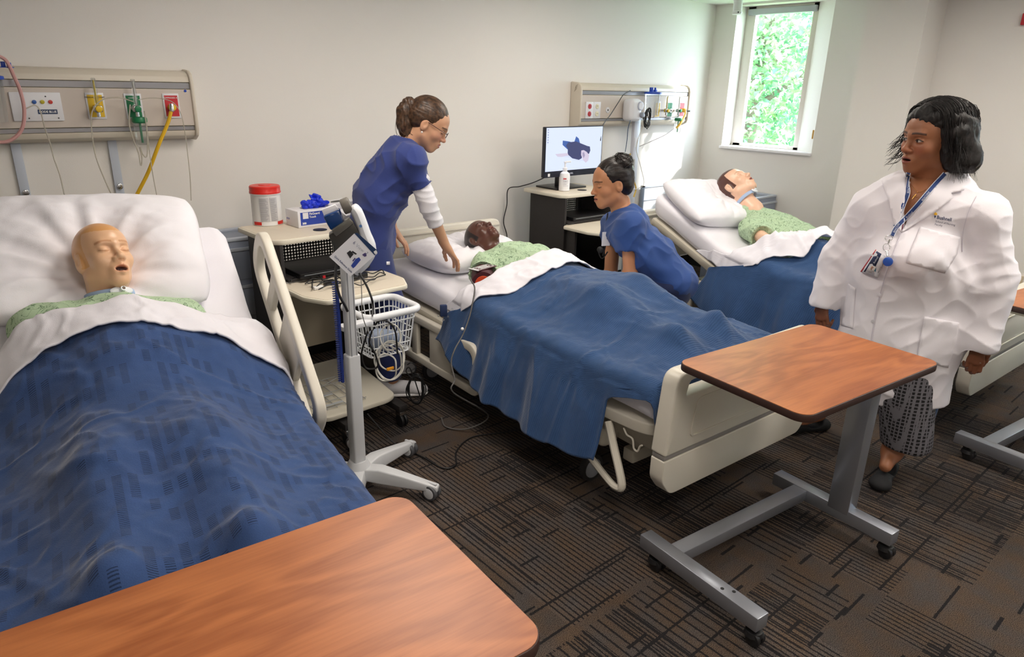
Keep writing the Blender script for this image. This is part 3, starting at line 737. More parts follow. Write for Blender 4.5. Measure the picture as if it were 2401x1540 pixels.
# side rails: bed 1 right rail raised and tilted with the backrest; others lowered
r = siderail(bed[1], T(.515, .93, .46) @ rot('Z', 90) @ rot('Y', -40) @ T(0, 0, -.11), .84, .26)
r['label'] = 'raised beige side rail with control buttons'
rb = siderail(bed[1], T(-.515, .93, .46) @ rot('Z', 90) @ rot('Y', -40) @ T(0, 0, -.11), .84, .26, False)
for k in (2, 3):
    for s in (-1, 1): siderail(bed[k], T(s*(.495 if k == 2 else .45), 1.10, .175 if k == 2 else .10) @ rot('Z', 90), .86, .27, False)
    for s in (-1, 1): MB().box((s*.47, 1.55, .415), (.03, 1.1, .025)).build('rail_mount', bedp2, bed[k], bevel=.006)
def BW(k, p):
    ox, oy, rz, _ = BEDS[k]; a = math.radians(rz); x, y, z = p
    return Vector((ox+x*math.cos(a)-y*math.sin(a), oy+x*math.sin(a)+y*math.cos(a), z))
def surf_z(k, y, top=.60):
    """height of the mattress top along the bed"""
    a = math.radians(BEDS[k][3]); h = HINGE[k]
    t = sst(h-.18, h+.18, y)
    return top + max(0, (y-h))*math.tan(a) + (.03*t*(1-t)*4 if a > .2 else 0)
def mattress(k, label, y1=2.17, top=.60, th=.15):
    ox, oy, rz, back = BEDS[k]
    n = 60; hw = .435; prof = rrect(-hw, -th, hw, 0, .045, 4)
    vs = []; fs = []; m = len(prof); a = math.radians(back)
    ys = [.06+(y1-.06)*j/n for j in range(n+1)]
    for j, y in enumerate(ys):
        yy = y
        if y > HINGE[k]: yy = HINGE[k]+(y-HINGE[k])*math.cos(a)
        z = surf_z(k, yy, top); sc = 1 if 0 < j < n else .97
        for x, zz in prof:
            w = .006*fbm(x*4+k, y*3, zz*5)+(.006*fbm(x*14, y*2.5, 3) if zz > -.01 else 0)
            vs.append((x*sc+w*(1 if abs(x) > .3 else 0), yy, z+zz*(sc)+w))
    for j in range(n): fs += [(j*m+i, j*m+(i+1) % m, (j+1)*m+(i+1) % m, (j+1)*m+i) for i in range(m)]
    fs += [tuple(range(m-1, -1, -1)), tuple(n*m+i for i in range(m))]
    b = MB(); b.add(vs, fs); o = b.build('mattress', sheet_m); o.location = (ox, oy, 0); o.rotation_euler = (0, 0, math.radians(rz))
    return tag(o, label, 'mattress')
mattress(1, 'white sheeted mattress with raised head end under the blond manikin', y1=1.93)
mattress(2, 'flat white sheeted mattress on the middle bed')
mattress(3, 'white sheeted mattress on the bed by the window wall')

def blanket_mat(name, hexc, weave):
    m, nt, b = new_mat(name); L = nt.links
    tc = nd(nt, 'ShaderNodeTexCoord'); b.inputs['Roughness'].default_value = .9; b.inputs['Specular IOR Level'].default_value = .2
    b.inputs['Sheen Weight'].default_value = .25; b.inputs['Sheen Roughness'].default_value = .4
    n1 = nd(nt, 'ShaderNodeTexNoise', i_Scale=9., i_Detail=5.); L.new(tc.outputs['Object'], n1.inputs[0])
    def mth(op, a, b_=None, c=None):
        n = nd(nt, 'ShaderNodeMath', operation=op)
        for i, q in enumerate((a, b_, c)):
            if q is None: continue
            if isinstance(q, (int, float)): n.inputs[i].default_value = q
            else: L.new(q, n.inputs[i])
        return n.outputs[0]
    sp = nd(nt, 'ShaderNodeSeparateXYZ'); L.new(tc.outputs['UV'], sp.inputs[0])
    if weave == 'open':      # staggered ladders of small holes
        nu, nv = 46., 230.
        col = mth('FLOOR', mth('MULTIPLY', sp.outputs[0], nu)); fx = mth('FRACT', mth('MULTIPLY', sp.outputs[0], nu))
        row = mth('FLOOR', mth('MULTIPLY', sp.outputs[1], 30.)); cb = nd(nt, 'ShaderNodeCombineXYZ'); L.new(col, cb.inputs[0]); L.new(row, cb.inputs[1])
        wn = nd(nt, 'ShaderNodeTexWhiteNoise', noise_dimensions='3D'); L.new(cb.outputs[0], wn.inputs[0])
        on = mth('GREATER_THAN', wn.outputs['Value'], .55)
        par = mth('ABSOLUTE', mth('SUBTRACT', fx, .5)); inx = mth('LESS_THAN', par, .30)
        fy = mth('FRACT', mth('MULTIPLY', sp.outputs[1], nv)); iny = mth('LESS_THAN', fy, .45)
        hole = mth('MULTIPLY', mth('MULTIPLY', inx, iny), on)
    else:                     # fine crepe ribs
        s1 = mth('SINE', mth('MULTIPLY_ADD', sp.outputs[1], 900., mth('MULTIPLY', n1.outputs['Fac'], 8.)))
        hole = mth('MULTIPLY_ADD', s1, .22, .22)
    bw = nd(nt, 'ShaderNodeTexNoise', i_Scale=380., i_Detail=2.); L.new(tc.outputs['Object'], bw.inputs[0])
    hh = mth('SUBTRACT', mth('MULTIPLY', bw.outputs['Fac'], .5), mth('MULTIPLY', hole, 1.2))
    bp = nd(nt, 'ShaderNodeBump', i_Strength=.6, i_Distance=.003); L.new(hh, bp.inputs['Height']); L.new(bp.outputs[0], b.inputs['Normal'])
    c = lin(hexc); hs = nd(nt, 'ShaderNodeHueSaturation', i_Color=c)
    v = mth('MULTIPLY_ADD', n1.outputs['Fac'], .5, .75); v = mth('MULTIPLY_ADD', bw.outputs['Fac'], .35, mth('SUBTRACT', v, .17))
    v = mth('MULTIPLY', v, mth('MULTIPLY_ADD', hole, -.55 if weave == 'open' else -.3, 1.)); L.new(v, hs.inputs['Value']); L.new(hs.outputs[0], b.inputs['Base Color'])
    return m
blue1 = blanket_mat('navy_open_weave', '#39507d', 'open'); blue2 = blanket_mat('navy_crepe_weave', '#36527c', 'crepe')

def drape(name, k, label, cat, mat, topf, hw, dropL, dropR, y0f, y1f, nu=150, nv=170, thick=.007, flare=.05, fold=.012, seed=0., off=0., wr=1.):
    """cloth over a bed: top follows topf(x,y), sides fall past +-hw; y0f/y1f(u) give foot and head hems; dropL/R(v) side lengths"""
    ox, oy, rz, _ = BEDS[k]; r = .06
    def fn(u, v):
        dl, dr = dropL(v), dropR(v); S0 = -(hw+dl); S1 = hw+dr; s = S0+(S1-S0)*u
        y = y0f(s)+(y1f(s)-y0f(s))*v
        a = abs(s); sg = 1 if s > 0 else -1
        if a <= hw-r: x = s; ex = 0.; dz = 0.
        else:
            q = a-(hw-r); arc = r*PI/2
            if q < arc: th = q/r; x = sg*(hw-r+r*math.sin(th)); dz = r*(1-math.cos(th)); ex = 0.
            else: ex = q-arc; dz = r+ex*.985; x = sg*(hw+ex*flare)
        yd = 0.
        if y < .085: yd = .085-y; y = .085-.035*math.sin(min(PI/2, yd/.04))
        z = topf(max(-hw, min(hw, x)), y)-dz+off-max(0, yd-.01)
        w = wr*(.009*fbm(x*3+seed, y*3, 1+seed)+.006*fbm(x*9+y*4, y*5-x*3, 4+seed)+.003*abs(fbm(x*16, y*16, 9+seed)))
        # long creases
        w += wr*.007*max(0, 1-abs(fbm(x*2.2+y*1.3, y*1.9-x*.6, 12+seed))*9)+wr*.005*max(0, 1-abs(fbm(x*4.1-y*1.9, y*3.3+x*1.6, 22+seed))*8)
        z += w
        if ex > 0:
            fl = min(1, ex/.25); ph = y*15+2.2*fbm(y*2, seed, 0)
            x += sg*(fl*fold*(math.sin(ph)+.6*math.sin(ph*2.3+1))+w*.8)
        z = max(z, .025)
        return (x, y, z)
    o = grid_obj(name, fn, nu, nv, mat, thick=thick); o.location = (ox, oy, 0); o.rotation_euler = (0, 0, math.radians(rz))
    return tag(o, label, cat)
def g2(x, y, cx, cy, sx, sy): return math.exp(-((x-cx)/sx)**2-((y-cy)/sy)**2)
# pillows
def pillow(k, label, cx, cy, w, d, h, tilt, zc, dent=None, seed=0., rz=0.):
    n = 70; mx = T(cx, cy, zc) @ rot('X', tilt) @ rot('Z', rz)
    def half(sg):
        def fn(u, v):
            x = 2*u-1; y = 2*v-1
            e = (max(0, 1-abs(x)**2.6)*max(0, 1-abs(y)**2.6))**.42
            pin = 1-.05*(1-abs(x))-.05*(1-abs(y))
            X = x*w/2*math.sqrt(1-.20*y**4)*(1-.04*(1-y*y)*abs(x)**3); Y = y*d/2*math.sqrt(1-.20*x**4)*(1-.04*(1-x*x)*abs(y)**3)
            z = sg*h/2*e
            if sg > 0:
                z += (.016*fbm(x*2+seed, y*2, 0)+.006*fbm(x*6+seed, y*6, 2))*e
                if dent:
                    dx, dy, ddp, rad = dent; rr = math.hypot(X-dx, Y-dy); an = math.atan2(Y-dy, X-dx)
                    z -= ddp*math.exp(-(rr/rad)**2)*e
                    z += .010*math.sin(an*13+seed+2*fbm(an*2, 1, seed))*math.exp(-((rr-rad*1.25)/(rad*.55))**2)*e
            return mx @ Vector((X, Y, z))
        return fn
    vs = []; fs = []
    for sg in (1, -1):
        f = half(sg); o = len(vs)
        vs += [tuple(f(i/(n-1), j/(n-1))) for j in range(n) for i in range(n)]
        q = [(o+j*n+i, o+j*n+i+1, o+(j+1)*n+i+1, o+(j+1)*n+i) for j in range(n-1) for i in range(n-1)]
        fs += q if sg > 0 else [t[::-1] for t in q]
    me = bpy.data.meshes.new('pillow'); me.from_pydata(vs, [], fs); me.materials.append(pillow_m)
    bm = bmesh.new(); bm.from_mesh(me); bmesh.ops.remove_doubles(bm, verts=bm.verts, dist=.0004); bmesh.ops.recalc_face_normals(bm, faces=bm.faces); bm.to_mesh(me); bm.free(); me.shade_smooth()
    o = bpy.data.objects.new('pillow', me); COL.objects.link(o); ox, oy, rz, _ = BEDS[k]; o.location = (ox, oy, 0); o.rotation_euler = (0, 0, math.radians(rz))
    return tag(o, label, 'pillow')
pillow(1, 'large creased white pillow pressed in by the blond manikin head', -.075, 1.62, .82, .56, .18, 38, 1.02, (.02, -.10, .10, .17), 1., -3)
pillow(2, 'white pillow under the dark haired manikin on the middle bed', -.03, 1.93, .68, .48, .17, 4, .69, (.03, -.02, .05, .12), 2., 8)
pillow(3, 'white pillow under the brown haired manikin by the window wall', -.12, 1.85, .66, .50, .19, 26, .885, (.06, -.02, .05, .12), 3., -10)
# ============================================================ overbed tables
def wood():
    m, nt, b = new_mat('cherry_laminate'); L = nt.links
    tc = nd(nt, 'ShaderNodeTexCoord'); mp = nd(nt, 'ShaderNodeMapping'); mp.inputs['Scale'].default_value = (1.0, 4.2, 1); L.new(tc.outputs['Object'], mp.inputs[0])
    n0 = nd(nt, 'ShaderNodeTexNoise', i_Scale=1.9, i_Detail=2., i_Distortion=.6); L.new(mp.outputs[0], n0.inputs[0])
    mu = nd(nt, 'ShaderNodeMath', operation='MULTIPLY'); mu.inputs[1].default_value = 26.; L.new(n0.outputs['Fac'], mu.inputs[0])
    si = nd(nt, 'ShaderNodeMath', operation='SINE'); L.new(mu.outputs[0], si.inputs[0])
    mp2 = nd(nt, 'ShaderNodeMapping'); mp2.inputs['Scale'].default_value = (5, 90, 1); L.new(tc.outputs['Object'], mp2.inputs[0])
    n1_ = nd(nt, 'ShaderNodeTexNoise', i_Scale=2., i_Detail=5.); L.new(mp2.outputs[0], n1_.inputs[0]); n1 = nd(nt, 'ShaderNodeMapRange'); n1.inputs['From Min'].default_value = 0.; n1.inputs['To Min'].default_value = .30; n1.inputs['To Max'].default_value = .70; L.new(n1_.outputs['Fac'], n1.inputs[0])
    ad = nd(nt, 'ShaderNodeMath', operation='MULTIPLY_ADD'); ad.inputs[1].default_value = .12; L.new(si.outputs[0], ad.inputs[0]); L.new(n1.outputs[0], ad.inputs[2])
    n3 = nd(nt, 'ShaderNodeTexNoise', i_Scale=3.5, i_Detail=2.); L.new(tc.outputs['Object'], n3.inputs[0])
    a2 = nd(nt, 'ShaderNodeMath', operation='MULTIPLY_ADD'); a2.inputs[1].default_value = .5; L.new(n3.outputs['Fac'], a2.inputs[0]); L.new(ad.outputs[0], a2.inputs[2])
    cr = nd(nt, 'ShaderNodeValToRGB'); e = cr.color_ramp.elements; e[0].position = .42; e[0].color = lin('#8a4a28'); e[1].position = 1.0; e[1].color = lin('#bd7544')
    L.new(a2.outputs[0], cr.inputs[0]); L.new(cr.outputs[0], b.inputs['Base Color'])
    b.inputs['Roughness'].default_value = .36; b.inputs['Specular IOR Level'].default_value = .5
    bp = nd(nt, 'ShaderNodeBump', i_Strength=.08, i_Distance=.001); L.new(n1.outputs[0], bp.inputs['Height']); L.new(bp.outputs[0], b.inputs['Normal'])
    return m
woodm = wood(); edgem = M('dark_edge_band', '#3a2620', .45)
ivory = M('ivory_plastic', '#e3dcc4', .45)
def overbed(label, loc, rz, W_=.775, D_=.485, zt=.77, flip=1, tdx=.055):
    """H base of square steel tube, one column near one end, laminate top with dark edge"""
    t = thing('overbed_table', label, 'table', (loc[0], loc[1], 0), rz); q = T(tdx, 0, 0)
    o = rrect(-W_/2, -D_/2, W_/2, D_/2, .045, 7); i = rrect(-W_/2+.003, -D_/2+.003, W_/2-.003, D_/2-.003, .042, 7)
    top = MB().prism(o, zt-.026, zt-.001, 'z', q).build('table_top', edgem, t, bevel=.004)
    MB().prism(i, zt-.002, zt, 'z', q).build('laminate_surface', woodm, top, smooth=False)
    MB().prism(rrect(-W_/2+.04, -D_/2+.025, W_/2-.04, D_/2-.025, .04), zt-.045, zt-.026, 'z', q).build('under_tray', ivory, t, bevel=.005)
    cx = flip*.385
    MB().box((cx-flip*.03, -.03, zt-.062), (.17, .26, .035)).build('support_bracket', ivory, t, bevel=.006)
    MB().box((cx, -.04, (zt-.05+.10)/2), (.060, .085, zt-.15)).build('column', steel, t, bevel=.004)
    MB().box((0, .125, .092), (.72, .06, .045)).build('cross_bar', steel, t, bevel=.003)
    for s in (-1, 1):
        x = s*.385
        fb = MB().box((x, -.0, .092), (.054, .50, .052)).build('foot_bar', steel, t, bevel=.003)
        if s != flip:
            for yy in (-.10, -.13): MB().lathe([(.006, 0), (.006, .0015)], 12, T(x+(.012 if yy < -.11 else -.008), yy, .1175)).build('plug', blackp, fb)
        for y in (.20, -.215):
            c = thing('caster', None, None); c.parent = t; c.location = (x, y, 0)
            MB().lathe([(.012, .035), (.012, .068)], 10).build('stem', blackp, c)
            for q_ in (-.012, .012): MB().tube([(q_-.008, -.02, .026), (q_+.008, -.02, .026)], .025, 18).build('wheel', blackp, c, bevel=.004)
            MB().lathe([(.004, .05), (.026, .045), (.03, .03), (.028, .026)], 14, T(0, -.012, .004), caps=False).build('hood', blackp, c)
    return t
overbed('cherry overbed table on steel H base in front of the middle bed footboard', (2.118, .955), -6.5)
overbed('cherry overbed table over the foot of the nearest bed, lower left corner', (.225, .865), -5, .82, .49, .82, -1, 0)
overbed('cherry overbed table cut off by the right edge of the photo', (3.90, .50), -8, .775, .485, .79, 1, -.10)
# ============================================================ wall units and what hangs on them
def wb(mb, name, mat, parent, **kw):
    """build a part from world coordinates"""
    iv = wm(parent).inverted(); mb.v = [tuple(iv @ Vector(v)) for v in mb.v]; return mb.build(name, mat, parent, **kw)
def onY(px, py, Y): v = ray(px, py); return CAMP+v*(Y/v.y)
hwm = M('wall_unit_shell', '#d6cdbd', .45, vary=.01); hwp = M('wall_unit_panel', '#cdc2b8', .5, bump=.05, bscale=500); alu = M('aluminium_rail', '#9b9a9e', .35, metal=.7)
wplate = M('white_plate', '#dcdce0', .35); clearp = M('clear_plastic', '#e6ecee', .08, trans=.85, alpha=.45); tubec = M('clear_tubing', '#cfc9ba', .25, trans=.3, alpha=.75)
yelp = M('vacuum_yellow', '#e0b81c', .45); grnp = M('oxygen_green', '#157a4c', .4); redp = M('air_red', '#c32430', .45); bluep = M('lid_blue', '#1847b8', .35); chrome = M('chrome', '#c9cacc', .18, metal=1.)
hose = M('yellow_hose', '#dcae14', .45); pinkt = M('pink_tubing', '#d8a3a0', .3, alpha=.8); white_t = M('print_white', '#f1f1f1', .6); black_t = M('print_black', '#1c1c22', .6)
def unit(label, x0, x1, cap_left=False):
    t = thing('wall_unit', label, 'wall unit', ((x0+x1)/2, YB, 1.34)); y0 = 3.75
    prof = [(YB-.002, 1.335), (3.80, 1.335), (3.762, 1.352), (y0, 1.376), (y0+.014, 1.378), (y0+.014, 1.398), (y0, 1.40), (y0, 1.569), (y0+.014, 1.571), (y0+.014, 1.601), (y0, 1.603), (y0+.006, 1.627), (y0+.022, 1.643), (3.80, 1.653), (YB-.002, 1.656)]
    wb(MB().prism(prof, x0+.012, x1-.012, 'x'), 'housing', hwm, t, bevel=.0015)
    wb(MB().box(((x0+x1)/2, y0-.0005, 1.4845), (x1-x0-.03, .003, .165)), 'front_panel', hwp, t)
    for z, h in ((1.586, .026), (1.388, .017)): wb(MB().box(((x0+x1)/2, y0+.0085, z), (x1-x0-.03, .009, h)), 'equipment_rail', alu, t)
    cap = [(YB-.002, 1.328), (3.795, 1.328), (3.752, 1.350), (3.738, 1.378), (3.738, 1.605), (3.745, 1.637), (3.775, 1.658), (YB-.002, 1.664)]
    for xx in (x0, x1-.018): wb(MB().prism(cap, xx, xx+.018, 'x'), 'end_cap', hwm, t, bevel=.006, bseg=3)
    return t
def gas(t, x, z, mat, w=.075, h=.115, txt=None):
    p = wb(MB().box((x, 3.746, z), (w, .006, h)), 'gas_plate', wplate, t, bevel=.002)
    wb(MB().box((x, 3.7425, z), (w*.80, .002, h*.84)), 'colour_label', mat, p)
    wb(MB().tube([(x, 3.744, z-.008), (x, 3.730, z-.008)], .017, 20), 'gas_socket', chrome if mat is not yelp else yelp, p, bevel=.002)
    if txt:
        text_mesh(txt, .0095, T(x, 3.7410, z+h*.30) @ rot('X', 90), white_t if mat is not yelp else black_t, 'lettering', None, align='CENTER').parent = p
        o = [q for q in bpy.data.objects if q.name.startswith('lettering')][-1]
        iv = wm(p).inverted()
        for v in bpy.data.objects[o.name].data.vertices: v.co = iv @ v.co
    return p
u1 = unit('long beige wall unit with code blue plate, above the nearest bed', -.25, 1.176)
u2 = unit('beige wall unit with red sockets, above the far end near the window', 3.925, 5.30)
cbp = wb(MB().prism(rrect(.413, 1.430, .602, 1.550, .004), 3.741, 3.748, 'y'), 'code_blue_plate', wplate, u1, bevel=.0015)
for x, c in ((.500, '#2b5aa8'), (.530, '#b9ac2a'), (.560, '#c23a32')): wb(MB().tube([(x, 3.743, 1.510), (x, 3.737, 1.510)], .0085, 16), 'call_lamp', M('lamp'+c, c, .25), cbp, bevel=.001)
wb(MB().box((.543, 3.7405, 1.469), (.073, .002, .019)), 'code_blue_label', M('label_navy', '#17335c', .5), cbp)
def flat_text(txt, size, x, y, z, mat, parent, xs=1.):
    o = text_mesh(txt, size, T(x, y, z) @ rot('X', 90), mat, 'lettering', None, align='CENTER', xs=xs, bold=.0002); iv = wm(parent).inverted()
    for v in o.data.vertices: v.co = iv @ v.co
    o.parent = parent; return o
flat_text('CODE BLUE', .0135, .543, 3.739, 1.4645, white_t, cbp, .92)
for x, z in ((.545, 1.533), (.580, 1.442), (.470, 1.442)): wb(MB().tube([(x, 3.741, z), (x, 3.7395, z)], .003, 8), 'screw', blackp, cbp)
wb(MB().tube([(1.133, 3.748, 1.563), (1.133, 3.744, 1.563)], .006, 14), 'blue_stud', bluep, u1)
gas(u1, .735, 1.493, yelp, .075, .115, 'MEDICAL VACUUM'); gas(u1, .893, 1.491, grnp, .075, .115, 'OXYGEN'); gas(u1, 1.061, 1.493, redp, .075, .115, 'COMPRESSED AIR')
for x, m_ in ((4.857, yelp), (5.025, grnp), (5.195, redp)): gas(u2, x, 1.461, m_, .075, .13)
for x, c in ((4.03, '#b8303a'), (4.113, '#e5e0c8')):
    p = wb(MB().prism(rrect(x-.041, 1.400, x+.041, 1.521, .004), 3.741, 3.748, 'y'), 'socket_plate', wplate, u2, bevel=.0015)
    for z in (1.488, 1.434):
        s_ = wb(MB().tube([(x, 3.742, z), (x, 3.737, z)], .0185, 18), 'socket', M('socket'+c, c, .4), p, bevel=.001)
        for dx in (-.006, .006): wb(MB().box((x+dx, 3.7365, z+.003), (.002, .001, .009)), 'slot', blackp, p)
wb(MB().tube([(4.241, 3.748, 1.461), (4.241, 3.743, 1.461)], .022, 20), 'round_port', wplate, u2, bevel=.001)
wb(MB().tube([(4.241, 3.743, 1.461), (4.241, 3.7415, 1.461)], .006, 12), 'round_port', blackp, u2)
for k in range(3): wb(MB().tube(smooth_path([(3.9245, 3.775+.004*k, 1.640-.012*k), (3.9235, 3.79, 1.634-.012*k), (3.9245, 3.80+.004*k, 1.618-.012*k)], 4), .0015, 5), 'vent_slot', M('tan_shadow', '#8d8170', .6), u2)
# flowmeters and regulators
def meter(label, x, z0, z1, knob, parent_y=3.70, tint=None):
    t = thing('flowmeter', label, 'flowmeter', (x, 3.72, z0))
    wb(MB().tube([(x, 3.75, z0), (x, 3.695, z0)], .009, 12), 'wall_adapter', chrome, t)
    wb(MB().box((x, 3.70, z0), (.036, .030, .030)), 'valve_body', chrome, t, bevel=.006, bseg=3)
    wb(MB().tube([(x, 3.683, z0), (x, 3.672, z0)], .0145, 16), 'control_knob', knob, t, bevel=.003)
    wb(MB().tube([(x, 3.70, z0+.015), (x, 3.70, z1)], .0095, 14), 'flow_tube', clearp, t, bevel=.003)
    wb(MB().tube([(x, 3.70, z0+.015), (x, 3.70, z1-.01)], .0035, 8), 'scale_column', tint or M('scale_grey', '#b7b6b0', .5), t)
    wb(MB().tube([(x, 3.70, z0-.015), (x, 3.70, z0-.035)], .008, 12), 'outlet', chrome, t)
    return t
meter('clear vacuum flowmeter with yellow knob, above the nearest bed', .732, 1.482, 1.614, yelp, tint=M('scale_yellow', '#c9b23a', .5))
f2 = meter('clear oxygen flowmeter with green knob, above the nearest bed', .893, 1.482, 1.612, grnp)
meter('small vacuum flowmeter on the far wall unit', 4.92, 1.455, 1.575, yelp, tint=M('scale_yellow', '#c9b23a', .5)); meter('small oxygen flowmeter on the far wall unit', 5.09, 1.455, 1.575, grnp)
def humid(label, x, z, big=1.):
    t = thing('humidifier', label, 'humidifier', (x, 3.70, z-.12))
    wb(MB().lathe([(.030, z), (.033, z-.006), (.033, z-.020), (.028, z-.026)], 20, T(x, 3.70, 0)), 'green_cap', grnp, t)
    wb(MB().tube([(x, 3.70, z-.02), (x, 3.70, z-.115)], .0045, 8), 'dip_stem', grnp, t)
    wb(MB().lathe([(.026, z-.026), (.030, z-.035), (.028, z-.115), (.020, z-.125)], 20, T(x, 3.70, 0)), 'bottle', clearp, t)
    return t
humid('green capped clear humidifier bottle over the blond manikin', .897, 1.444); humid('green capped clear humidifier bottle on the far wall unit', 5.10, 1.395)
# air adapter with yellow hose
def hose_t(label, pts, mat, r, cat='hose', name='hose'):
    P_ = [Vector(p) for p in pts]; t = thing(name, label, cat, tuple(P_[0])); wb(MB().tube(smooth_path(P_, 8), r, 8), 'tube', mat, t); return t
ah = hose_t('thick yellow air hose hanging from the red outlet behind the white pillow', [onY(401, 262, 3.70), onY(393, 290, 3.69), onY(372, 340, 3.68), onY(347, 405, 3.70), onY(318, 462, 3.72), onY(300, 500, 3.74)], hose, .0085)
wb(MB().tube([(1.055, 3.75, 1.487), (1.055, 3.70, 1.487)], .015, 16), 'yellow_collar', yelp, ah, bevel=.003)
wb(MB().tube([onY(402, 243, 3.705), onY(403, 262, 3.70)], .010, 12), 'metal_fitting', chrome, ah, bevel=.002)
ah2 = hose_t('short yellow air hose curling from the red outlet of the far wall unit', [onY(1607, 258, 3.70), onY(1606, 270, 3.68), onY(1596, 288, 3.67), onY(1586, 300, 3.68)], M('pale_hose', '#e6b84a', .5), .0095)
wb(MB().tube([(5.195, 3.75, 1.455), (5.195, 3.705, 1.455)], .017, 14), 'yellow_collar', yelp, ah2, bevel=.003); wb(MB().tube([(5.195, 3.705, 1.455), (5.225, 3.68, 1.45)], .008, 10), 'metal_fitting', chrome, ah2)
hose_t('pink suction tubing looped in front of the wall unit at far left', [onY(-12, 128, 3.66), onY(14, 142, 3.66), onY(33, 180, 3.66), onY(48, 215, 3.66), onY(57, 262, 3.66), onY(50, 305, 3.66), onY(22, 330, 3.66), onY(-12, 334, 3.66)], pinkt, .0075, 'tubing', 'tubing')
for lab, pts, r in (('thin clear tubing hanging down past the code blue plate', [(60, 255), (82, 247), (95, 262), (105, 300), (118, 338), (126, 370), (140, 410), (152, 460)], .0028),
                    ('thin clear tubing hanging below the yellow vacuum outlet', [(312, 238), (280, 229), (245, 232), (222, 250), (214, 275), (216, 315), (225, 368), (245, 420), (270, 475)], .0028),
                    ('clear cannula arching from the green to the red outlet and down', [(325, 234), (350, 230), (378, 231), (405, 240), (422, 262), (432, 300), (440, 360), (446, 420), (448, 470)], .0022),
                    ('clear cannula loops hanging under the oxygen humidifier', [(305, 245), (303, 290), (312, 325), (325, 360), (330, 388), (333, 372), (328, 345), (335, 362), (343, 368), (346, 350), (344, 300), (338, 260)], .0030),
                    ('thin clear tubing falling beside the yellow hose to the pillow', [(344, 305), (350, 350), (356, 395), (364, 440), (370, 470)], .0022)):
    hose_t(lab, [onY(a, b_, 3.665) for a, b_ in pts], tubec, r, 'tubing', 'tubing')
def canister(label, x, y, z0, z1, r):
    t = thing('suction_canister', label, 'canister', (x, y, z0))
    wb(MB().lathe([(r*.82, z0), (r*.86, z0+.01), (r, z1-.02), (r, z1)], 26, T(x, y, 0)), 'clear_jar', clearp, t)
    wb(MB().lathe([(r*1.12, z1), (r*1.15, z1+.006), (r*1.12, z1+.013), (r*.7, z1+.018)], 26, T(x, y, 0)), 'lid', bluep, t)
    wb(MB().tube([(x-r*.4, y, z1+.015), (x-r*.4, y, z1+.05)], .016, 14), 'lid_port', bluep, t, bevel=.002)
    wb(MB().box((x+r*.45, y, z1+.022), (.030, .02, .02)).box((x+r*.40, y, z1+.038), (.012, .014, .022)), 'lid_port', bluep, t, bevel=.002)
    return t
canister('clear suction canister with blue lid cut off by the left edge', .345, 3.69, 1.43, 1.60, .052); canister('clear suction canister with blue lid on the far wall unit', 4.70, 3.68, 1.42, 1.585, .062)
fl = thing('tube_clip', 'small dark blue folded clips above the wall unit at far left', 'clip', (.40, 3.68, 1.655))
for k, dx in enumerate((0, .024, .044)): wb(MB().box((.385+dx, 3.68, 1.662-.003*k), (.016, .012, .022), rot('Y', 0)), 'clip_leg', bluep, fl, bevel=.001)
wb(MB().box((.41, 3.68, 1.648), (.07, .01, .003)), 'clip_bar', bluep, fl)
# steel straps below the near unit
strapm = M('strap_grey', '#bfc6d2', .45)
for x, lab in ((.41, 'grey metal wall strap below the wall unit, left of the two'), (.795, 'grey metal wall strap below the wall unit, right of the two')):
    t = thing('wall_strap', lab, 'bracket', (x, YB, .9))
    wb(MB().box((x, YB-.012, 1.12), (.038, .006, .46)), 'strap', strapm, t, bevel=.001)
    wb(MB().prism([(x-.005, 1.09), (x+.075, .90), (x-.02, .90)], YB-.016, YB-.010, 'y'), 'gusset', strapm, t, bevel=.001)
    wb(MB().tube([(x+.002, YB-.016, 1.115), (x+.002, YB-.026, 1.115)], .014, 14), 'bolt', chrome, t, bevel=.003)
# far unit: pressure gauge device, cord coil, pole
gd = thing('vacuum_regulator', 'white rounded regulator with dial hanging on the far wall unit', 'regulator', (4.47, 3.68, 1.38))
wb(MB().box((4.455, 3.68, 1.462), (.135, .11, .17)), 'regulator_body', M('regulator_white', '#dcdde2', .4), gd, bevel=.035, bseg=4)
wb(MB().tube([(4.485, 3.628, 1.495), (4.485, 3.618, 1.495)], .034, 24), 'dial', M('dial_grey', '#b3b9cb', .3), gd, bevel=.003)
wb(MB().tube([(4.485, 3.618, 1.495), (4.485, 3.616, 1.495)], .026, 24), 'dial_face', wplate, gd); wb(MB().tube([(4.50, 3.625, 1.428), (4.50, 3.60, 1.428)], .020, 18), 'control_knob', M('knob_grey', '#8a8f9c', .4), gd, bevel=.004)
wb(MB().lathe([(.03, 1.38), (.045, 1.40)], 16, T(4.44, 3.68, 0), caps=True), 'base_cup', clearp, gd)
cc = thing('cord_coil', 'coiled black cord hanging on the far wall unit', 'cord', (4.60, 3.64, 1.30)); b = MB(); rnd = random.Random(2)
for k in range(7):
    cx, cz, rx, rz_ = 4.602+rnd.uniform(-.012, .012), 1.40+rnd.uniform(-.01, .01), rnd.uniform(.022, .036), rnd.uniform(.055, .085)
    b.tube(smooth_path([(cx+rx*math.cos(a), 3.64+rnd.uniform(-.012, .012), cz+rz_*math.sin(a)) for a in [j*PI/5 for j in range(10)]], 3, True), .0035, 6, True)
wb(b, 'cord_loops', blackp, cc)
wb(MB().tube(smooth_path([onY(1478, 212, 3.70), onY(1462, 222, 3.66), onY(1450, 240, 3.64), onY(1432, 268, 3.60), onY(1412, 297, 3.50), onY(1408, 330, 3.47)], 6), .0035, 6), 'lead', blackp, cc)
wb(MB().tube(smooth_path([onY(1478, 282, 3.64), onY(1473, 300, 3.64), onY(1470, 330, 3.64), onY(1466, 356, 3.64)], 6), .003, 6), 'lead', M('blue_grey_cord', '#2c4a66', .5), cc)
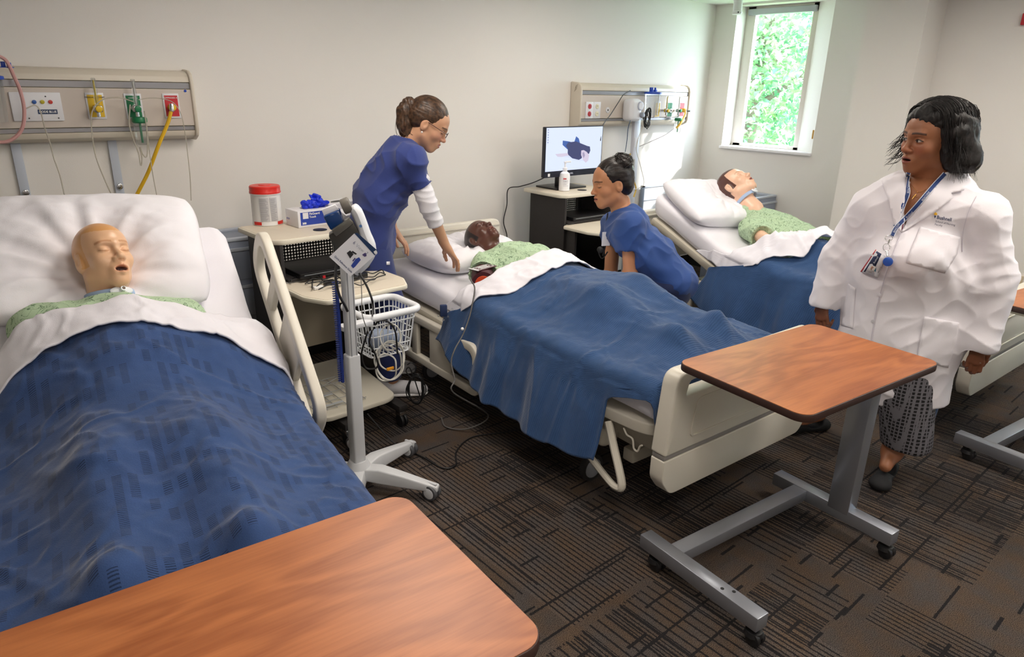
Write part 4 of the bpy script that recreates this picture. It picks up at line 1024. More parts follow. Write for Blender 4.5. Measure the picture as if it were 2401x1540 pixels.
hose_t('grey tubing running from the far humidifier down to the pole', [onY(1580, 302, 3.69), onY(1560, 316, 3.67), onY(1530, 330, 3.66), onY(1500, 343, 3.66)], M('grey_tubing', '#a29a98', .4), .003, 'tubing', 'tubing')
hose_t('yellow flat tubing hanging beside the pole near the window', [onY(1478, 360, 3.66), onY(1474, 385, 3.65), onY(1482, 415, 3.65), onY(1491, 440, 3.65), onY(1486, 462, 3.65)], M('pale_hose2', '#d8b44a', .5), .006, 'tubing', 'tubing')
hose_t('thin clear tubing looping beside the pole near the window', [onY(1500, 250, 3.64), onY(1508, 290, 3.64), onY(1498, 320, 3.64), onY(1492, 350, 3.64), onY(1502, 390, 3.64), onY(1510, 428, 3.64), onY(1500, 440, 3.64), onY(1482, 444, 3.64), onY(1468, 436, 3.64)], tubec, .0028, 'tubing', 'tubing')
pl = thing('equipment_pole', 'pale grey channel pole between the far wall unit and the third bed', 'pole', (4.56, 3.72, 0))
wb(MB().box((4.57, 3.72, .70), (.075, .03, 1.38)), 'channel', M('pole_grey', '#c9cbd4', .4, metal=.1), pl, bevel=.004)
wb(MB().box((4.565, 3.703, 1.21), (.045, .003, .075)), 'label_plate', wplate, pl); wb(MB().box((4.54, 3.70, 1.03), (.03, .02, .10)), 'tube_clamp', M('clamp_grey', '#9a9690', .5), pl, bevel=.006)
wb(MB().box((4.57, 3.72, .012), (.22, .18, .024)), 'base', M('pole_grey', '#c9cbd4', .4), pl, bevel=.005)
wbd = thing('framed_board', 'white board with grey side rails leaning low against the back wall', 'board', (5.15, 3.82, .1))
wb(MB().box((5.155, 3.825, .46), (.60, .02, .70)), 'panel', M('board_white', '#eef1f6', .4), wbd)
for x in (4.845, 5.465): wb(MB().box((x, 3.82, .46), (.022, .032, .72)), 'side_rail', M('rail_grey', '#8f9bad', .4, metal=.4), wbd, bevel=.003); wb(MB().box((x, 3.818, .822), (.024, .034, .012)), 'corner_cap', blackp, wbd, bevel=.003)
for z in (.815, .70, .60): wb(MB().box((5.155, 3.812, z), (.60, .006, .008 if z < .8 else .014)), 'cross_rail', M('rail_pale', '#c3cbd8', .4), wbd)
# grey cabinets
gcab = M('cabinet_blue_grey', '#8d95a6', .5); gcab2 = M('cabinet_pale', '#b9c0cc', .5)
def cabinet(label, x0, x1, y0, y1, z1, face='y'):
    t = thing('cabinet', label, 'cabinet', ((x0+x1)/2, (y0+y1)/2, 0)); cx, cy = (x0+x1)/2, (y0+y1)/2
    wb(MB().box((cx, cy, z1/2), (x1-x0, y1-y0, z1)), 'body', gcab, t, bevel=.008)
    wb(MB().ring(rrect(x0-.005, y0-.005, x1+.005, y1+.005, .02), rrect(x0+.03, y0+.03, x1-.03, y1-.03, .015), z1-.002, z1+.014), 'top_rim', gcab2, t, bevel=.003)
    for z in (z1-.13, z1-.33): wb(MB().box((cx, y0-.004, z), (x1-x0-.03, .012, .15)), 'drawer_front', gcab, t, bevel=.006); wb(MB().box((cx, y0-.006, z+.085), (x1-x0, .014, .018)), 'shelf_edge', gcab2, t, bevel=.003)
    return t
cabinet('blue grey cabinet behind the raised rail of the nearest bed', 1.05, 1.40, 3.55, 3.83, .84); cabinet('blue grey cabinet against the window wall behind the far manikin', 5.30, 5.68, 3.02, 3.45, .77)
wb2 = thing('wall_socket', 'beige socket plate low on the window wall at far right', 'socket', (5.69, 1.18, .39)); wb(MB().box((5.694, 1.18, .40), (.012, .075, .12)), 'plate', M('beige_plate', '#c9b79a', .5), wb2, bevel=.002)
fa = thing('alarm_strobe', 'red alarm strobe on the window wall at the right edge', 'alarm', (5.69, 1.50, 2.08)); wb(MB().box((5.685, 1.50, 2.10), (.03, .045, .07)), 'body', redp, fa, bevel=.004)
# ============================================================ computer carts
lam = M('pale_maple_laminate', '#ddd2bf', .45, vary=.03, vscale=5, stretch=(1, 14, 1)); lame = M('cream_edge', '#e2dccb', .45); cartk = M('black_powder_coat', '#232020', .6, bump=.15, bscale=600)
def perf(name, x0, x1, z0, z1, y, parent, nx, nz):
    b = MB(); dx = (x1-x0)/nx; dz = (z1-z0)/nz
    for i in range(nx):
        for j in range(nz):
            cx = x0+(i+.5)*dx; cz = z0+(j+.5)*dz; r = .33*min(dx, dz); o = [(cx-dx/2, cz-dz/2), (cx, cz-dz/2), (cx+dx/2, cz-dz/2), (cx+dx/2, cz), (cx+dx/2, cz+dz/2), (cx, cz+dz/2), (cx-dx/2, cz+dz/2), (cx-dx/2, cz)]
            sh = dx*.0; inn = [(cx+r*math.cos(a)+sh, cz+r*math.sin(a)) for a in [math.radians(225+45*k) for k in range(8)]]
            b.add([(p[0], y, p[1]) for p in o+inn], [(k, (k+1) % 8, 8+(k+1) % 8, 8+k) for k in range(8)])
    o = b.build(name, cartk, parent, recalc=False); s = o.modifiers.new('thickness', 'SOLIDIFY'); s.thickness = .002; return o
def cart(label, x, y, rz, blk, W_=.54, rack=False):
    t = thing('computer_cart', label, 'cart', (x, y, 0), rz); w = W_/2; side = cartk
    top = rpoly([(-w, .02), (-w+.04, -.02), (w-.04, -.02), (w, .02), (w, .40), (-w, .40)], .02)
    tt = MB().prism(top, .905, .93).build('top', lame, t, bevel=.006); MB().prism(rpoly([(-w+.008, .024), (-w+.044, -.012), (w-.044, -.012), (w-.008, .024), (w-.008, .392), (-w+.008, .392)], .02), .929, .9312).build('laminate', lam, tt)
    MB().lathe([(.034, .9312), (.034, .9335), (.028, .934)], 24, T(.02, .09, 0)).build('cable_grommet', blackp, tt)
    # side panels
    for s in (-1, 1):
        p = MB().box((s*(w-.04), .17, .50), (.018, .36, .81)).build('side_panel', side, t, bevel=.002)
        MB().box((s*(w-.045), .30, .50), (.022, .02, .80)).build('side_channel', blackp, p)
    for s in (-1, 1): MB().box((s*(w-.06), -.05, .40), (.022, .10, .60)).build('front_post', side, t, bevel=.002) if not rack else None
    perf('perforated_back', -w+.06, w-.06, .735, .895, .33, t, 26, 10)
    MB().box((0, .15, .735), (W_-.10, .36, .014)).build('inner_shelf', side, t, bevel=.002)
    tray = MB().prism(rpoly([(-w+.005, -.02), (-w+.005, -.26), (-w+.06, -.38), (w-.06, -.38), (w-.0, -.26), (w-.0, .0)], .02), .700, .722).build('keyboard_tray', lame, t, bevel=.006)
    MB().prism(rpoly([(-w+.013, -.02), (-w+.013, -.257), (-w+.065, -.372), (w-.065, -.372), (w-.008, -.257), (w-.008, .0)], .02), .7215, .7235).build('laminate', lam, tray)
    MB().box((0, .32, .40), (W_-.10, .016, .30)).build('modesty_panel', M('modesty_beige', '#c9bea9', .6, bump=.1, bscale=500) if rack else cartk, t, bevel=.002)
    sh = MB().prism(rpoly([(-w, -.30), (-w+.03, -.36), (w-.18, -.36), (w-.12, -.33), (w-.06, .10), (w-.10, .28), (-w, .28)], .03), .135, .158).build('base_shelf', lame, t, bevel=.005) if rack else None
    for s in (-1, 1): MB().box((s*.15, -.04, .10), (.05, .72, .035)).build('base_leg', cartk, t, bevel=.004)
    for s in (-1, 1):
        for yy in (-.37, .28):
            c = thing('caster', None, None); c.parent = t; c.location = (s*.15, yy, 0)
            for q in (-.011, .011): MB().tube([(q-.007, -.012, .033), (q+.007, -.012, .033)], .032, 18).build('wheel', blackp, c, bevel=.003)
            MB().box((0, 0, .065), (.034, .045, .035)).build('fork', chrome, c, bevel=.006)
    return t
c1 = cart('black framed cart with beige top and tray, beside the nearest bed', 1.485, 3.06, 1.5, False, rack=True)
c2 = cart('black framed cart holding the monitor, behind the middle bed', 3.62, 3.32, -1, True)
CB = M('laptop_black', '#17171a', .35)
def laptop(label, x, y, z, rz, w=.36, d=.24):
    t = thing('laptop', label, 'laptop', (x, y, z), rz)
    MB().prism(rrect(-w/2, -d/2, w/2, d/2, .012), 0, .016).build('base', CB, t, bevel=.002)
    MB().prism(rrect(-w/2, -d/2, w/2, d/2, .012), .017, .026).build('lid', CB, t, bevel=.002)
    MB().box((0, -d/2-.0005, .0165), (w*.9, .002, .0025)).build('light_strip', M('strip_grey', '#9aa0a6', .3), t)
    return t
laptop('closed black laptop on the inner shelf of the cart by the nearest bed', 1.50, 3.13, .742, 2, .38, .26); laptop('closed black laptop on the inner shelf of the cart with the monitor', 3.64, 3.42, .742, 0, .36, .24)
# wire rack on the base shelf
wire = M('wire_pale', '#c4c4c2', .35, metal=.4)
wr_ = thing('wire_rack', 'thin wire book rack lying on the base shelf of the cart', 'rack', (1.36, 2.92, .158))
b = MB(); r_ = .0022
for k in range(6): x = 1.24+.05*k; b.tube([(x, 2.76, .165), (x+.01, 3.10, .165)], r_, 5)
for y in (2.77, 2.84, 2.93, 3.02, 3.09): b.tube([(1.23, y, .168), (1.50, y, .168)], r_, 5)
b.tube([(1.27, 3.10, .165), (1.27, 3.10, .255), (1.50, 2.86, .165)], r_, 5); b.tube([(1.30, 2.98, .165), (1.44, 2.95, .225), (1.46, 2.90, .165)], r_, 5)
wb(b, 'wire_frame', wire, wr_)
for y in (2.79, 2.90): wb(MB().box((1.34, y, .172), (.09, .016, .003)), 'clear_tab', M('tab_pale', '#c8cccf', .4), wr_)
# things on the near cart
wc = thing('wipes_canister', 'white tub of wipes with a red lid on the near cart', 'canister', (1.36, 3.44, .931)); Z = .931
wb(MB().lathe([(.070, Z), (.074, Z+.004), (.072, Z+.02), (.071, Z+.15), (.072, Z+.155)], 36, T(1.36, 3.44, 0)), 'tub', M('tub_white', '#ecebea', .4), wc)
wb(MB().lathe([(.074, Z+.156), (.076, Z+.160), (.076, Z+.166), (.0745, Z+.168), (.0745, Z+.190), (.070, Z+.195), (.03, Z+.196), (.028, Z+.199)], 36, T(1.36, 3.44, 0)), 'lid', M('lid_red', '#d8291f', .35), wc)
wb(MB().lathe([(.0765, Z+.156), (.0765, Z+.1585)], 36, T(1.36, 3.44, 0)), 'seal_ring', M('tub_white', '#ecebea', .4), wc)
def arc_label(name, mat, a0, a1, z0, z1, r, parent, cx=1.36, cy=3.44):
    n = 12; b = MB(); vs = []
    for k in range(n+1):
        a = math.radians(a0+(a1-a0)*k/n); vs += [(cx+r*math.cos(a), cy+r*math.sin(a), z0), (cx+r*math.cos(a), cy+r*math.sin(a), z1), (cx+(r+.0006)*math.cos(a), cy+(r+.0006)*math.sin(a), z0), (cx+(r+.0006)*math.cos(a), cy+(r+.0006)*math.sin(a), z1)]
    fs = [(4*k+2, 4*k+6, 4*k+7, 4*k+3) for k in range(n)]+[(4*k, 4*k+1, 4*k+5, 4*k+4) for k in range(n)]; b.add(vs, fs); return wb(b, name, mat, parent, recalc=False)
greyl = M('label_print_grey', '#c7c6c8', .5); lines = M('print_grey', '#8f8e93', .6)
arc_label('label', greyl, 222, 258, Z+.025, Z+.142, .0728, wc); arc_label('label', greyl, 262, 292, Z+.025, Z+.142, .0728, wc)
b = MB(); rnd = random.Random(3)
for k in range(24):
    for a0, a1 in ((224, 256), (264, 290)): 
        e = a0+(a1-a0)*rnd.uniform(.6, 1); z = Z+.028+.0046*k; vs = []; n = 5
        for j in range(n+1): a = math.radians(a0+(e-a0)*j/n); vs += [(1.36+.0738*math.cos(a), 3.44+.0738*math.sin(a), z), (1.36+.0738*math.cos(a), 3.44+.0738*math.sin(a), z+.0016)]
        b.add(vs, [(2*j, 2*j+2, 2*j+3, 2*j+1) for j in range(n)])
wb(b, 'small_print', lines, wc, recalc=False)['kind'] = 'stuff'
arc_label('red_band', M('lid_red', '#d8291f', .35), 190, 225, Z+.006, Z+.022, .0745, wc); arc_label('red_band', M('lid_red', '#d8291f', .35), 288, 330, Z+.006, Z+.022, .0745, wc)
# glove box: thing frame from three seen corners
gb = thing('glove_box', 'white and blue box of medium gloves on the near cart', 'box', (1.437, 3.242, .932), 3)
cw = M('carton_white', '#e9e8ec', .5); gblu = M('carton_blue', '#2a45a8', .45); pale = M('carton_mint', '#b9dcd4', .5)
bx = MB().box((.115, .065, .041), (.235, .13, .082)).build('carton', cw, gb, bevel=.002)
MB().box((.118, -.0006, .043), (.215, .001, .064)).build('blue_panel', gblu, bx); MB().box((.038, -.0014, .058), (.030, .001, .030)).build('white_square', cw, bx)
def lt(txt, s, x, z, par, mat, bold=.0003, xs=1.): 
    o = text_mesh(txt, s, T(x, -.002, z) @ rot('X', 90), mat, 'lettering', par, bold=bold, xs=xs); return o
lt('FitGuard', .016, .058, .060, bx, white_t); lt('Touch', .014, .058, .045, bx, white_t); lt('300', .014, .018, .016, bx, white_t, .0006); lt('M', .030, .165, .018, bx, pale, .0018)
MB().ring(rrect(-.004, .012, .004, .040, .001), rrect(-.002, .016, .002, .036, .001), -.0012, 0, 'z', T(-.003, .08, .035) @ rot('Y', -90)).build('side_mark', gblu, bx)
MB().box((.115, .065, .0825), (.12, .05, .001)).build('opening', M('carton_hole', '#7b7ba8', .7), bx)
gl2 = thing('glove_tuft', 'crumpled blue glove sticking out of the glove box', 'glove', (1.55, 3.31, 1.014))
gv = [ell((1.545, 3.31, 1.03), (.045, .03, .018), .012), ell((1.515, 3.31, 1.035), (.025, .02, .018), .01), ell((1.575, 3.31, 1.05), (.022, .018, .03), .01), ell((1.60, 3.315, 1.035), (.03, .02, .018), .01), ell((1.56, 3.32, 1.065), (.02, .015, .018), .008)]
sdf_obj('crumpled_nitrile', gv, .003, M('nitrile_blue', '#1c39d6', .4), gl2, wr=lambda P_, N: .012*np.abs(waves(P_, 5, 95))+.006*ridged(P_, 8, 160)-.004)
tb = thing('tissue_box', 'open white carton with a dark slot behind the glove box', 'box', (1.72, 3.38, .932), 20)
MB().box((0, 0, .045), (.20, .12, .09)).build('carton', cw, tb, bevel=.002); MB().lathe([(.03, .0905), (.03, .0915)], 20, Matrix.Diagonal((1.5, .7, 1, 1))).build('slot', blackp, tb)
MB().box((0, -.085, .10), (.19, .06, .002), rot('X', 25)).build('flap', cw, tb)
# tangle of cables on the near tray
rnd = random.Random(21); ct = thing('cable_tangle', 'tangle of black cables and chargers on the near cart tray', 'cables', (1.45, 2.90, .724))
for k in range(9):
    x, y = 1.30, 2.98; pts = []
    x = rnd.uniform(1.29, 1.45); y = rnd.uniform(2.82, 3.02); hd = rnd.uniform(-.6, .6)
    for j in range(9): pts.append((x, y, .730+.018*abs(math.sin(j*1.3+k)))); hd += rnd.uniform(-.9, .9); x = min(1.70, max(1.27, x+.045*math.cos(hd))); y = min(3.05, max(2.78, y+.04*math.sin(hd)))
    wb(MB().tube(smooth_path(pts, 5), .0028, 6), 'cable', blackp, ct)
wb(MB().box((1.57, 2.92, .737), (.09, .045, .028)), 'power_brick', CB, ct, bevel=.005); wb(MB().box((1.41, 2.90, .735), (.05, .03, .022)), 'power_brick', CB, ct, bevel=.004); wb(MB().box((1.335, 2.86, .732), (.045, .02, .014)), 'plug', white_t, ct, bevel=.002)
wb(MB().box((1.42, 2.97, .745), (.012, .008, .012)), 'red_connector', redp, ct)
# ---- monitor
mo = thing('monitor', 'black framed computer monitor showing a figure lying on white', 'monitor', (3.63, 3.55, .931))
X0, X1, Z0, Z1, Y = 3.325, 3.90, 1.028, 1.366, 3.475
wb(MB().prism(rrect(X0, Z0, X1, Z1, .006), Y, Y+.03, 'y'), 'bezel', M('bezel_black', '#151a2a', .35), mo, bevel=.002)
scr, nt, bb = new_mat('screen_glow'); bb.inputs['Base Color'].default_value = (0, 0, 0, 1); bb.inputs['Emission Color'].default_value = (.72, .80, 1, 1); bb.inputs['Emission Strength'].default_value = .95; bb.inputs['Roughness'].default_value = .3
wb(MB().box(((X0+X1)/2, Y-.0006, (Z0+.042+Z1-.006)/2), (X1-X0-.016, .001, Z1-Z0-.048)), 'screen', scr, mo)
def emis(name, h, s=.9):
    m, nt, b_ = new_mat(name); b_.inputs['Base Color'].default_value = (0, 0, 0, 1); b_.inputs['Emission Color'].default_value = lin(h); b_.inputs['Emission Strength'].default_value = s; return m
def spoly(name, pts, mat, k):  # screen picture; pts in 0..1 of the panel
    x0, x1, z0, z1 = X0+.008, X1-.008, Z0+.042, Z1-.006
    wb(MB().prism([(x0+(x1-x0)*u, z1-(z1-z0)*v) for u, v in pts], Y-.0011-.0002*k, Y-.001-.0002*k, 'y'), name, mat, mo, smooth=False)
def zp(px, py): # photo crop (8.55x zoom) to panel fractions, perspective-aware enough
    u = (px-168)/(1318-168); yt = 168-18*u; yb = 1085-90*u; return (u, (py-yt)/(yb-yt))
navy_e = emis('picture_navy', '#3c4270'); blue_e = emis('picture_blue', '#3d62ae'); pale_e = emis('picture_skin', '#d9cfe4'); sh_e = emis('picture_shade', '#c3c9f0', .95)
spoly('picture_shadow', [zp(*p) for p in ((400, 760), (620, 780), (760, 850), (960, 860), (900, 820), (640, 740))], sh_e, 0)
spoly('picture_legs', [zp(*p) for p in ((490, 430), (620, 450), (720, 480), (760, 345), (815, 390), (845, 480), (700, 600), (600, 620), (490, 520))], blue_e, 1)
spoly('picture_torso', [zp(*p) for p in ((600, 470), (760, 450), (860, 490), (1000, 545), (1060, 560), (1075, 640), (1050, 710), (900, 700), (900, 800), (840, 835), (700, 800), (600, 715), (600, 600), (560, 540))], navy_e, 2)
spoly('picture_arm', [zp(*p) for p in ((350, 710), (450, 700), (600, 690), (620, 740), (480, 770), (400, 765))], pale_e, 3)
spoly('picture_head', [zp(*p) for p in ((880, 640), (930, 630), (1000, 670), (1055, 740), (1040, 850), (990, 895), (930, 840), (880, 730))], pale_e, 4)
spoly('picture_face', [zp(*p) for p in ((905, 690), (940, 670), (965, 740), (940, 800), (915, 750))], emis('picture_face', '#a79dbd'), 5)
for k in range(6): spoly('desktop_icon', [zp(190+dx, 195+52*k+dz) for dx, dz in ((0, 0), (20, 0), (20, 26), (0, 26))], emis('icon_grey', '#9aa6d0'), 1)
wb(MB().box((X0+.045, Y-.001, Z0+.018), (.02, .001, .02)), 'sticker', white_t, mo); flat_text('DELL', .015, (X0+X1)/2-.02, Y-.001, Z0+.014, M('logo_silver', '#c9cdd8', .4), mo)
wb(MB().box((3.62, 3.60, .938), (.30, .22, .012)), 'stand_base', CB, mo, bevel=.003); wb(MB().box((3.60, 3.60, 1.03), (.07, .03, .19)), 'stand_neck', CB, mo, bevel=.004); wb(MB().box((3.61, 3.53, 1.10), (.12, .06, .10)), 'stand_bracket', CB, mo, bevel=.006)
hose_t('black cable drooping from the monitor over the back of the cart to the floor', [(3.36, 3.50, 1.03), (3.30, 3.56, .99), (3.27, 3.66, .955), (3.275, 3.79, .92), (3.29, 3.82, .80), (3.27, 3.83, .68), (3.31, 3.835, .56), (3.27, 3.835, .42), (3.24, 3.80, .2), (3.2, 3.75, .01)], blackp, .0038, 'cable', 'cable')
sb = thing('sanitizer_bottle', 'white pump bottle of hand sanitizer on the cart with the monitor', 'bottle', (3.51, 3.46, .931)); bw = M('bottle_white', '#efeff2', .35); Z = .931; c_ = T(3.51, 3.46, 0)
wb(MB().lathe([(.030, Z), (.038, Z+.004), (.038, Z+.105), (.034, Z+.122), (.015, Z+.135), (.015, Z+.140)], 26, c_ @ Matrix.Identity(4)), 'bottle', bw, sb)
wb(MB().lathe([(.017, Z+.139), (.017, Z+.160), (.007, Z+.163), (.007, Z+.19), (.010, Z+.192), (.010, Z+.202)], 16, c_), 'pump_collar', bw, sb); wb(MB().tube([(3.50, 3.46, Z+.199), (3.56, 3.455, Z+.199)], .0055, 8), 'pump_spout', bw, sb, bevel=.001)
lb = bvh_of([o for o in bpy.data.objects if o.parent == sb and o.name.startswith('bottle')][0])
print_on('lettering', '3M', 5., (1320.5, 421), 0, lb, M('print_red', '#c2262e', .5), sb, .0015, 1.2, bold=.25)
for k, (w_, s_) in enumerate((('Avagard', 3.4), ('instant hand', 2.2), ('antiseptic', 2.2), ('with moisturizers', 1.8))): print_on('lettering', w_, s_, (1320.5, 425.5+3.6*k), 0, lb, M('print_navy', '#3a4570', .5), sb, .0015)
# ============================================================ rolling stand with viewer
SX, SY = 1.20, 2.315; wp = M('stand_white', '#cfd1d4', .35, bump=.04, bscale=400); wp2 = M('stand_bright', '#e4e6ea', .35)
rs = thing('rolling_stand', 'white rolling stand with viewer head, wire basket and star base', 'medical stand', (SX, SY, 0))
cst = [(1.39, 2.055), (1.513, 2.41), (1.345, 2.62), (1.03, 2.49), (1.07, 2.13)]
wb(MB().lathe([(.050, .045), (.055, .06), (.055, .10), (.036, .135)], 24, T(SX, SY, 0)), 'base_hub', wp, rs)
for x, y in cst:
    d = Vector((x-SX, y-SY, 0)); L_ = d.length; u = d/L_; sd = Vector((-u.y, u.x, 0)); b = MB()
    prof = [(.03, .135, .058, .062), (.10, .125, .052, .078), (.20, .100, .045, .072), (L_-.02, .083, .042, .062), (L_+.03, .075, .040, .058)]
    vs = []
    for r, wd, z0, z1 in [(p[0], p[1]*.28, p[2], p[3]+.035*(1-p[0]/L_)+.012) for p in prof]: c = Vector((SX, SY, 0))+u*r; vs += [tuple(c+sd*wd+Vector((0, 0, z0))), tuple(c-sd*wd+Vector((0, 0, z0))), tuple(c-sd*wd*.8+Vector((0, 0, z1))), tuple(c+sd*wd*.8+Vector((0, 0, z1)))]
    fs = [(4*i+j, 4*i+(j+1) % 4, 4*i+4+(j+1) % 4, 4*i+4+j) for i in range(4) for j in range(4)]+[(3, 2, 1, 0), (16, 17, 18, 19)]
    b.add(vs, fs); wb(b, 'base_leg', wp, rs, bevel=.007, bseg=3)
    c = thing('caster', None, None); c.parent = rs; c.location = (x-SX, y-SY, 0); c.rotation_euler = (0, 0, math.radians(20))
    for q in (-.014, .014):
        w_ = MB().tube([(q-.010, 0, .034), (q+.010, 0, .034)], .034, 24).build('wheel', M('tyre_grey', '#55565a', .5), c, bevel=.005); MB().tube([(q-.0115, 0, .034), (q+.0115, 0, .034)], .024, 20).build('hub_disc', wp2, c, bevel=.002)
    MB().box((0, 0, .062), (.012, .05, .03)).build('yoke', wp, c, bevel=.004)
wb(MB().box((SX, SY, .36), (.052, .052, .50)), 'lower_pole', wp, rs, bevel=.008, bseg=3)
up_ = wb(MB().box((SX, SY, .76), (.036, .044, .42)), 'upper_pole', wp, rs, bevel=.006, bseg=3)
for s in (-1, 1): wb(MB().box((SX+s*.011, SY-.0225, .76), (.003, .003, .40)), 'groove', M('groove_grey', '#8b8d92', .5), up_)
GS = (SX+.0, SY+.0); rgS, nS, upS = dirs(GS)
def S_(px, py, dd=0.): return at(GS, px, py, dd)
# head: white arm, dark viewer box
wb(MB().tube(smooth_path([S_(832, 640, 0), S_(868, 590, 0), S_(855, 545, 0), S_(838, 500, 0), S_(826, 483, 0)], 6), [.020, .026, .03, .032, .030, .030, .030, .03, .03, .03, .03, .03, .03, .03, .03, .03, .03, .03, .03, .03, .028, .027, .026, .024, .020], 10, flat=.75), 'handle_arm', wp2, rs)
hh = wb(MB().tube([S_(802, 486, .0), S_(822, 478, .0)], .030, 10), 'handle_cap', M('cap_grey', '#6f6a62', .5), rs, bevel=.006)
wb(MB().tube([S_(845.5, 530, -.042), S_(845.5, 530, -.047)], .0055, 14), 'blue_button', M('button_blue', '#2f5f96', .4), rs)
def quadbox(name, q, dep, mat, par, dd=0., bev=.003):
    f = [S_(a, c, dd) for a, c in q]; k = [p+nS*dep for p in f]; b = MB(); b.add([tuple(p) for p in f+k], [(0, 1, 2, 3), (7, 6, 5, 4), (0, 4, 5, 1), (1, 5, 6, 2), (2, 6, 7, 3), (3, 7, 4, 0)]); return wb(b, name, mat, par, bevel=bev)
quadbox('viewer_box', [(770, 552), (826, 516), (844, 552), (790, 600)], .06, M('viewer_dark', '#35332f', .3), rs, -.03, .006)
quadbox('viewer_top', [(777, 541), (820, 512), (830, 524), (788, 556)], .05, M('viewer_smoke', '#5a5852', .25), rs, -.045, .005)
quadbox('blue_holder', [(757, 508), (796, 492), (808, 528), (776, 542)], .07, M('holder_blue', '#123a72', .2), rs, -.02, .008)
quadbox('paper_strip', [(754, 492), (786, 480), (796, 494), (760, 507)], .02, cw, rs, .0, .001)
gc = thing('guide_card', 'square white quick reference guide card hanging from the rolling stand', 'card', tuple(S_(828, 598, -.10)))
quad = [(831, 547), (885, 594), (822, 648), (772, 602)]
def cardpoly(name, pts, mat, k):
    b = MB(); f = [S_(a, c, -.10-.0007*k) for a, c in pts]; g_ = [p+nS*.0006 for p in f]; n = len(f); b.add([tuple(p) for p in f+g_], [tuple(range(n)), tuple(range(2*n-1, n-1, -1))]+[(i, n+i, n+(i+1) % n, (i+1) % n) for i in range(n)]); return wb(b, name, mat, gc, smooth=False)
cd = cardpoly('card', quad, M('card_stock', '#e9e9ee', .4), 0); cdk = M('card_navy', '#16365f', .4)
cardpoly('navy_strip', [(831, 547), (838, 546), (886, 588), (879, 599)], cdk, 1)
cardpoly('picture_viewer', [(813, 593), (821, 587), (829, 596), (821, 606)], M('pic_black', '#26262c', .5), 2); cardpoly('picture_holder', [(834, 607), (842, 603), (846, 609), (833, 625), (828, 629), (823, 623)], M('pic_blue', '#2c46a0', .5), 2); cardpoly('picture_arm', [(824, 591), (827, 588), (837, 595), (834, 597)], M('pic_black', '#26262c', .5), 2)
cardpoly('picture_frame', [(826, 611), (832, 604), (834, 606), (828, 613)], M('pic_blue2', '#4a3f74', .5), 2); cardpoly('picture_tag', [(849, 597), (857, 592), (860, 600), (855, 602)], M('pic_blue2', '#4a3f74', .5), 2); cardpoly('small_logo', [(876, 590), (882, 586), (885, 592), (879, 596)], white_t, 2)
cbv = bvh_of(cd)
print_on('lettering', 'Quick Reference Guide', 6.2, (783.5, 601.5), 43.5, cbv, M('print_navy', '#3a4570', .5), gc, .002, .94, bold=.12)
print_on('lettering', '6', 11., (826.5, 570), 41, cbv, M('print_navy', '#3a4570', .5), gc, .002, 1.); print_on('lettering', 'View', 11., (833, 576.5), 41, cbv, M('print_silver', '#b3b6bf', .5), gc, .002, 1.05); print_on('lettering', '2', 9., (857, 594), 41, cbv, M('print_navy', '#3a4570', .5), gc, .002)
# wire basket
bk = thing('wire_basket', None, None); bk.parent = rs; bk.location = (0, 0, 0); bk['label'] = 'white wire basket with a thick rim'
bx0, bx1, by0, by1, bz0, bz1 = 1.335, 1.60, 2.42, 2.655, .50, .695; bwm = M('wire_white', '#dcdfe2', .3)
o = rrect(bx0, by0, bx1, by1, .045, 6); wb(MB().tube([(p[0], p[1], bz1) for p in o], .0155, 10, True), 'basket_rim', wp2, bk)
b = MB(); wr2 = .0027
def inset(k): return rrect(bx0+.014+.012*k, by0+.014+.012*k, bx1-.014-.012*k, by1-.014-.012*k, .03, 4)
for z, k, r in ((.655, 0, .0035), (.600, .6, .0027), (.545, 1.2, .0027), (bz0, 1.8, .0035)): b.tube([(p[0], p[1], z) for p in inset(k)], r, 6, True)
for i in range(9):
    u = (i+.5)/9
    for (xa, ya, xb, yb) in ((bx0+.014+(bx1-bx0-.028)*u, by0+.014, 0, 1), (bx0+.014+(bx1-bx0-.028)*u, by1-.014, 0, -1)):
        xx = bx0+.036+(bx1-bx0-.072)*u; b.tube([(xa, ya, bz1), (xx, ya+yb*.022, bz0)], wr2, 5)
    b.tube([(bx0+.036+(bx1-bx0-.072)*u, by0+.036, bz0), (bx0+.036+(bx1-bx0-.072)*u, by1-.036, bz0)], wr2, 5)
for i in range(8):
    u = (i+.5)/8
    for xa, s in ((bx0+.014, 1), (bx1-.014, -1)): b.tube([(xa, by0+.014+(by1-by0-.028)*u, bz1), (xa+s*.022, by0+.036+(by1-by0-.072)*u, bz0)], wr2, 5)
wb(b, 'basket_wires', bwm, bk)['kind'] = 'stuff'
wb(MB().box((1.28, 2.42, .685), (.14, .05, .02)), 'basket_bracket', wp2, bk, bevel=.004)
# basket contents and cables
bc_ = thing('cable_coil', 'coil of white cable with an orange tie hanging on the wire basket', 'cable', (1.52, 2.38, .40)); rnd = random.Random(31)
def B_(px, py, dd=0.): return at((1.50, 2.395), px, py, dd)
for cx, cy, rx, ry in ((915, 845, 34, 44), (912, 850, 30, 40), (918, 835, 32, 34), (905, 862, 26, 32), (915, 790, 24, 30)):
    wb(MB().tube(smooth_path([B_(cx+rx*math.cos(a)*rnd.uniform(.9, 1.1), cy+ry*math.sin(a)*rnd.uniform(.92, 1.08), rnd.uniform(-.015, .015)) for a in [k*PI/5 for k in range(10)]], 4, True), .0036, 6, True), 'cable_loop', M('cable_white', '#d9d7cf', .4), bc_)
wb(MB().box(tuple(B_(915, 864, -.012)), (.034, .008, .012), None), 'orange_tie', M('tie_orange', '#e59a1c', .5), bc_, bevel=.001)
bc2 = thing('cable_loop', 'black cable looping from the viewer head through the wire basket', 'cable', (1.33, 2.33, .55))
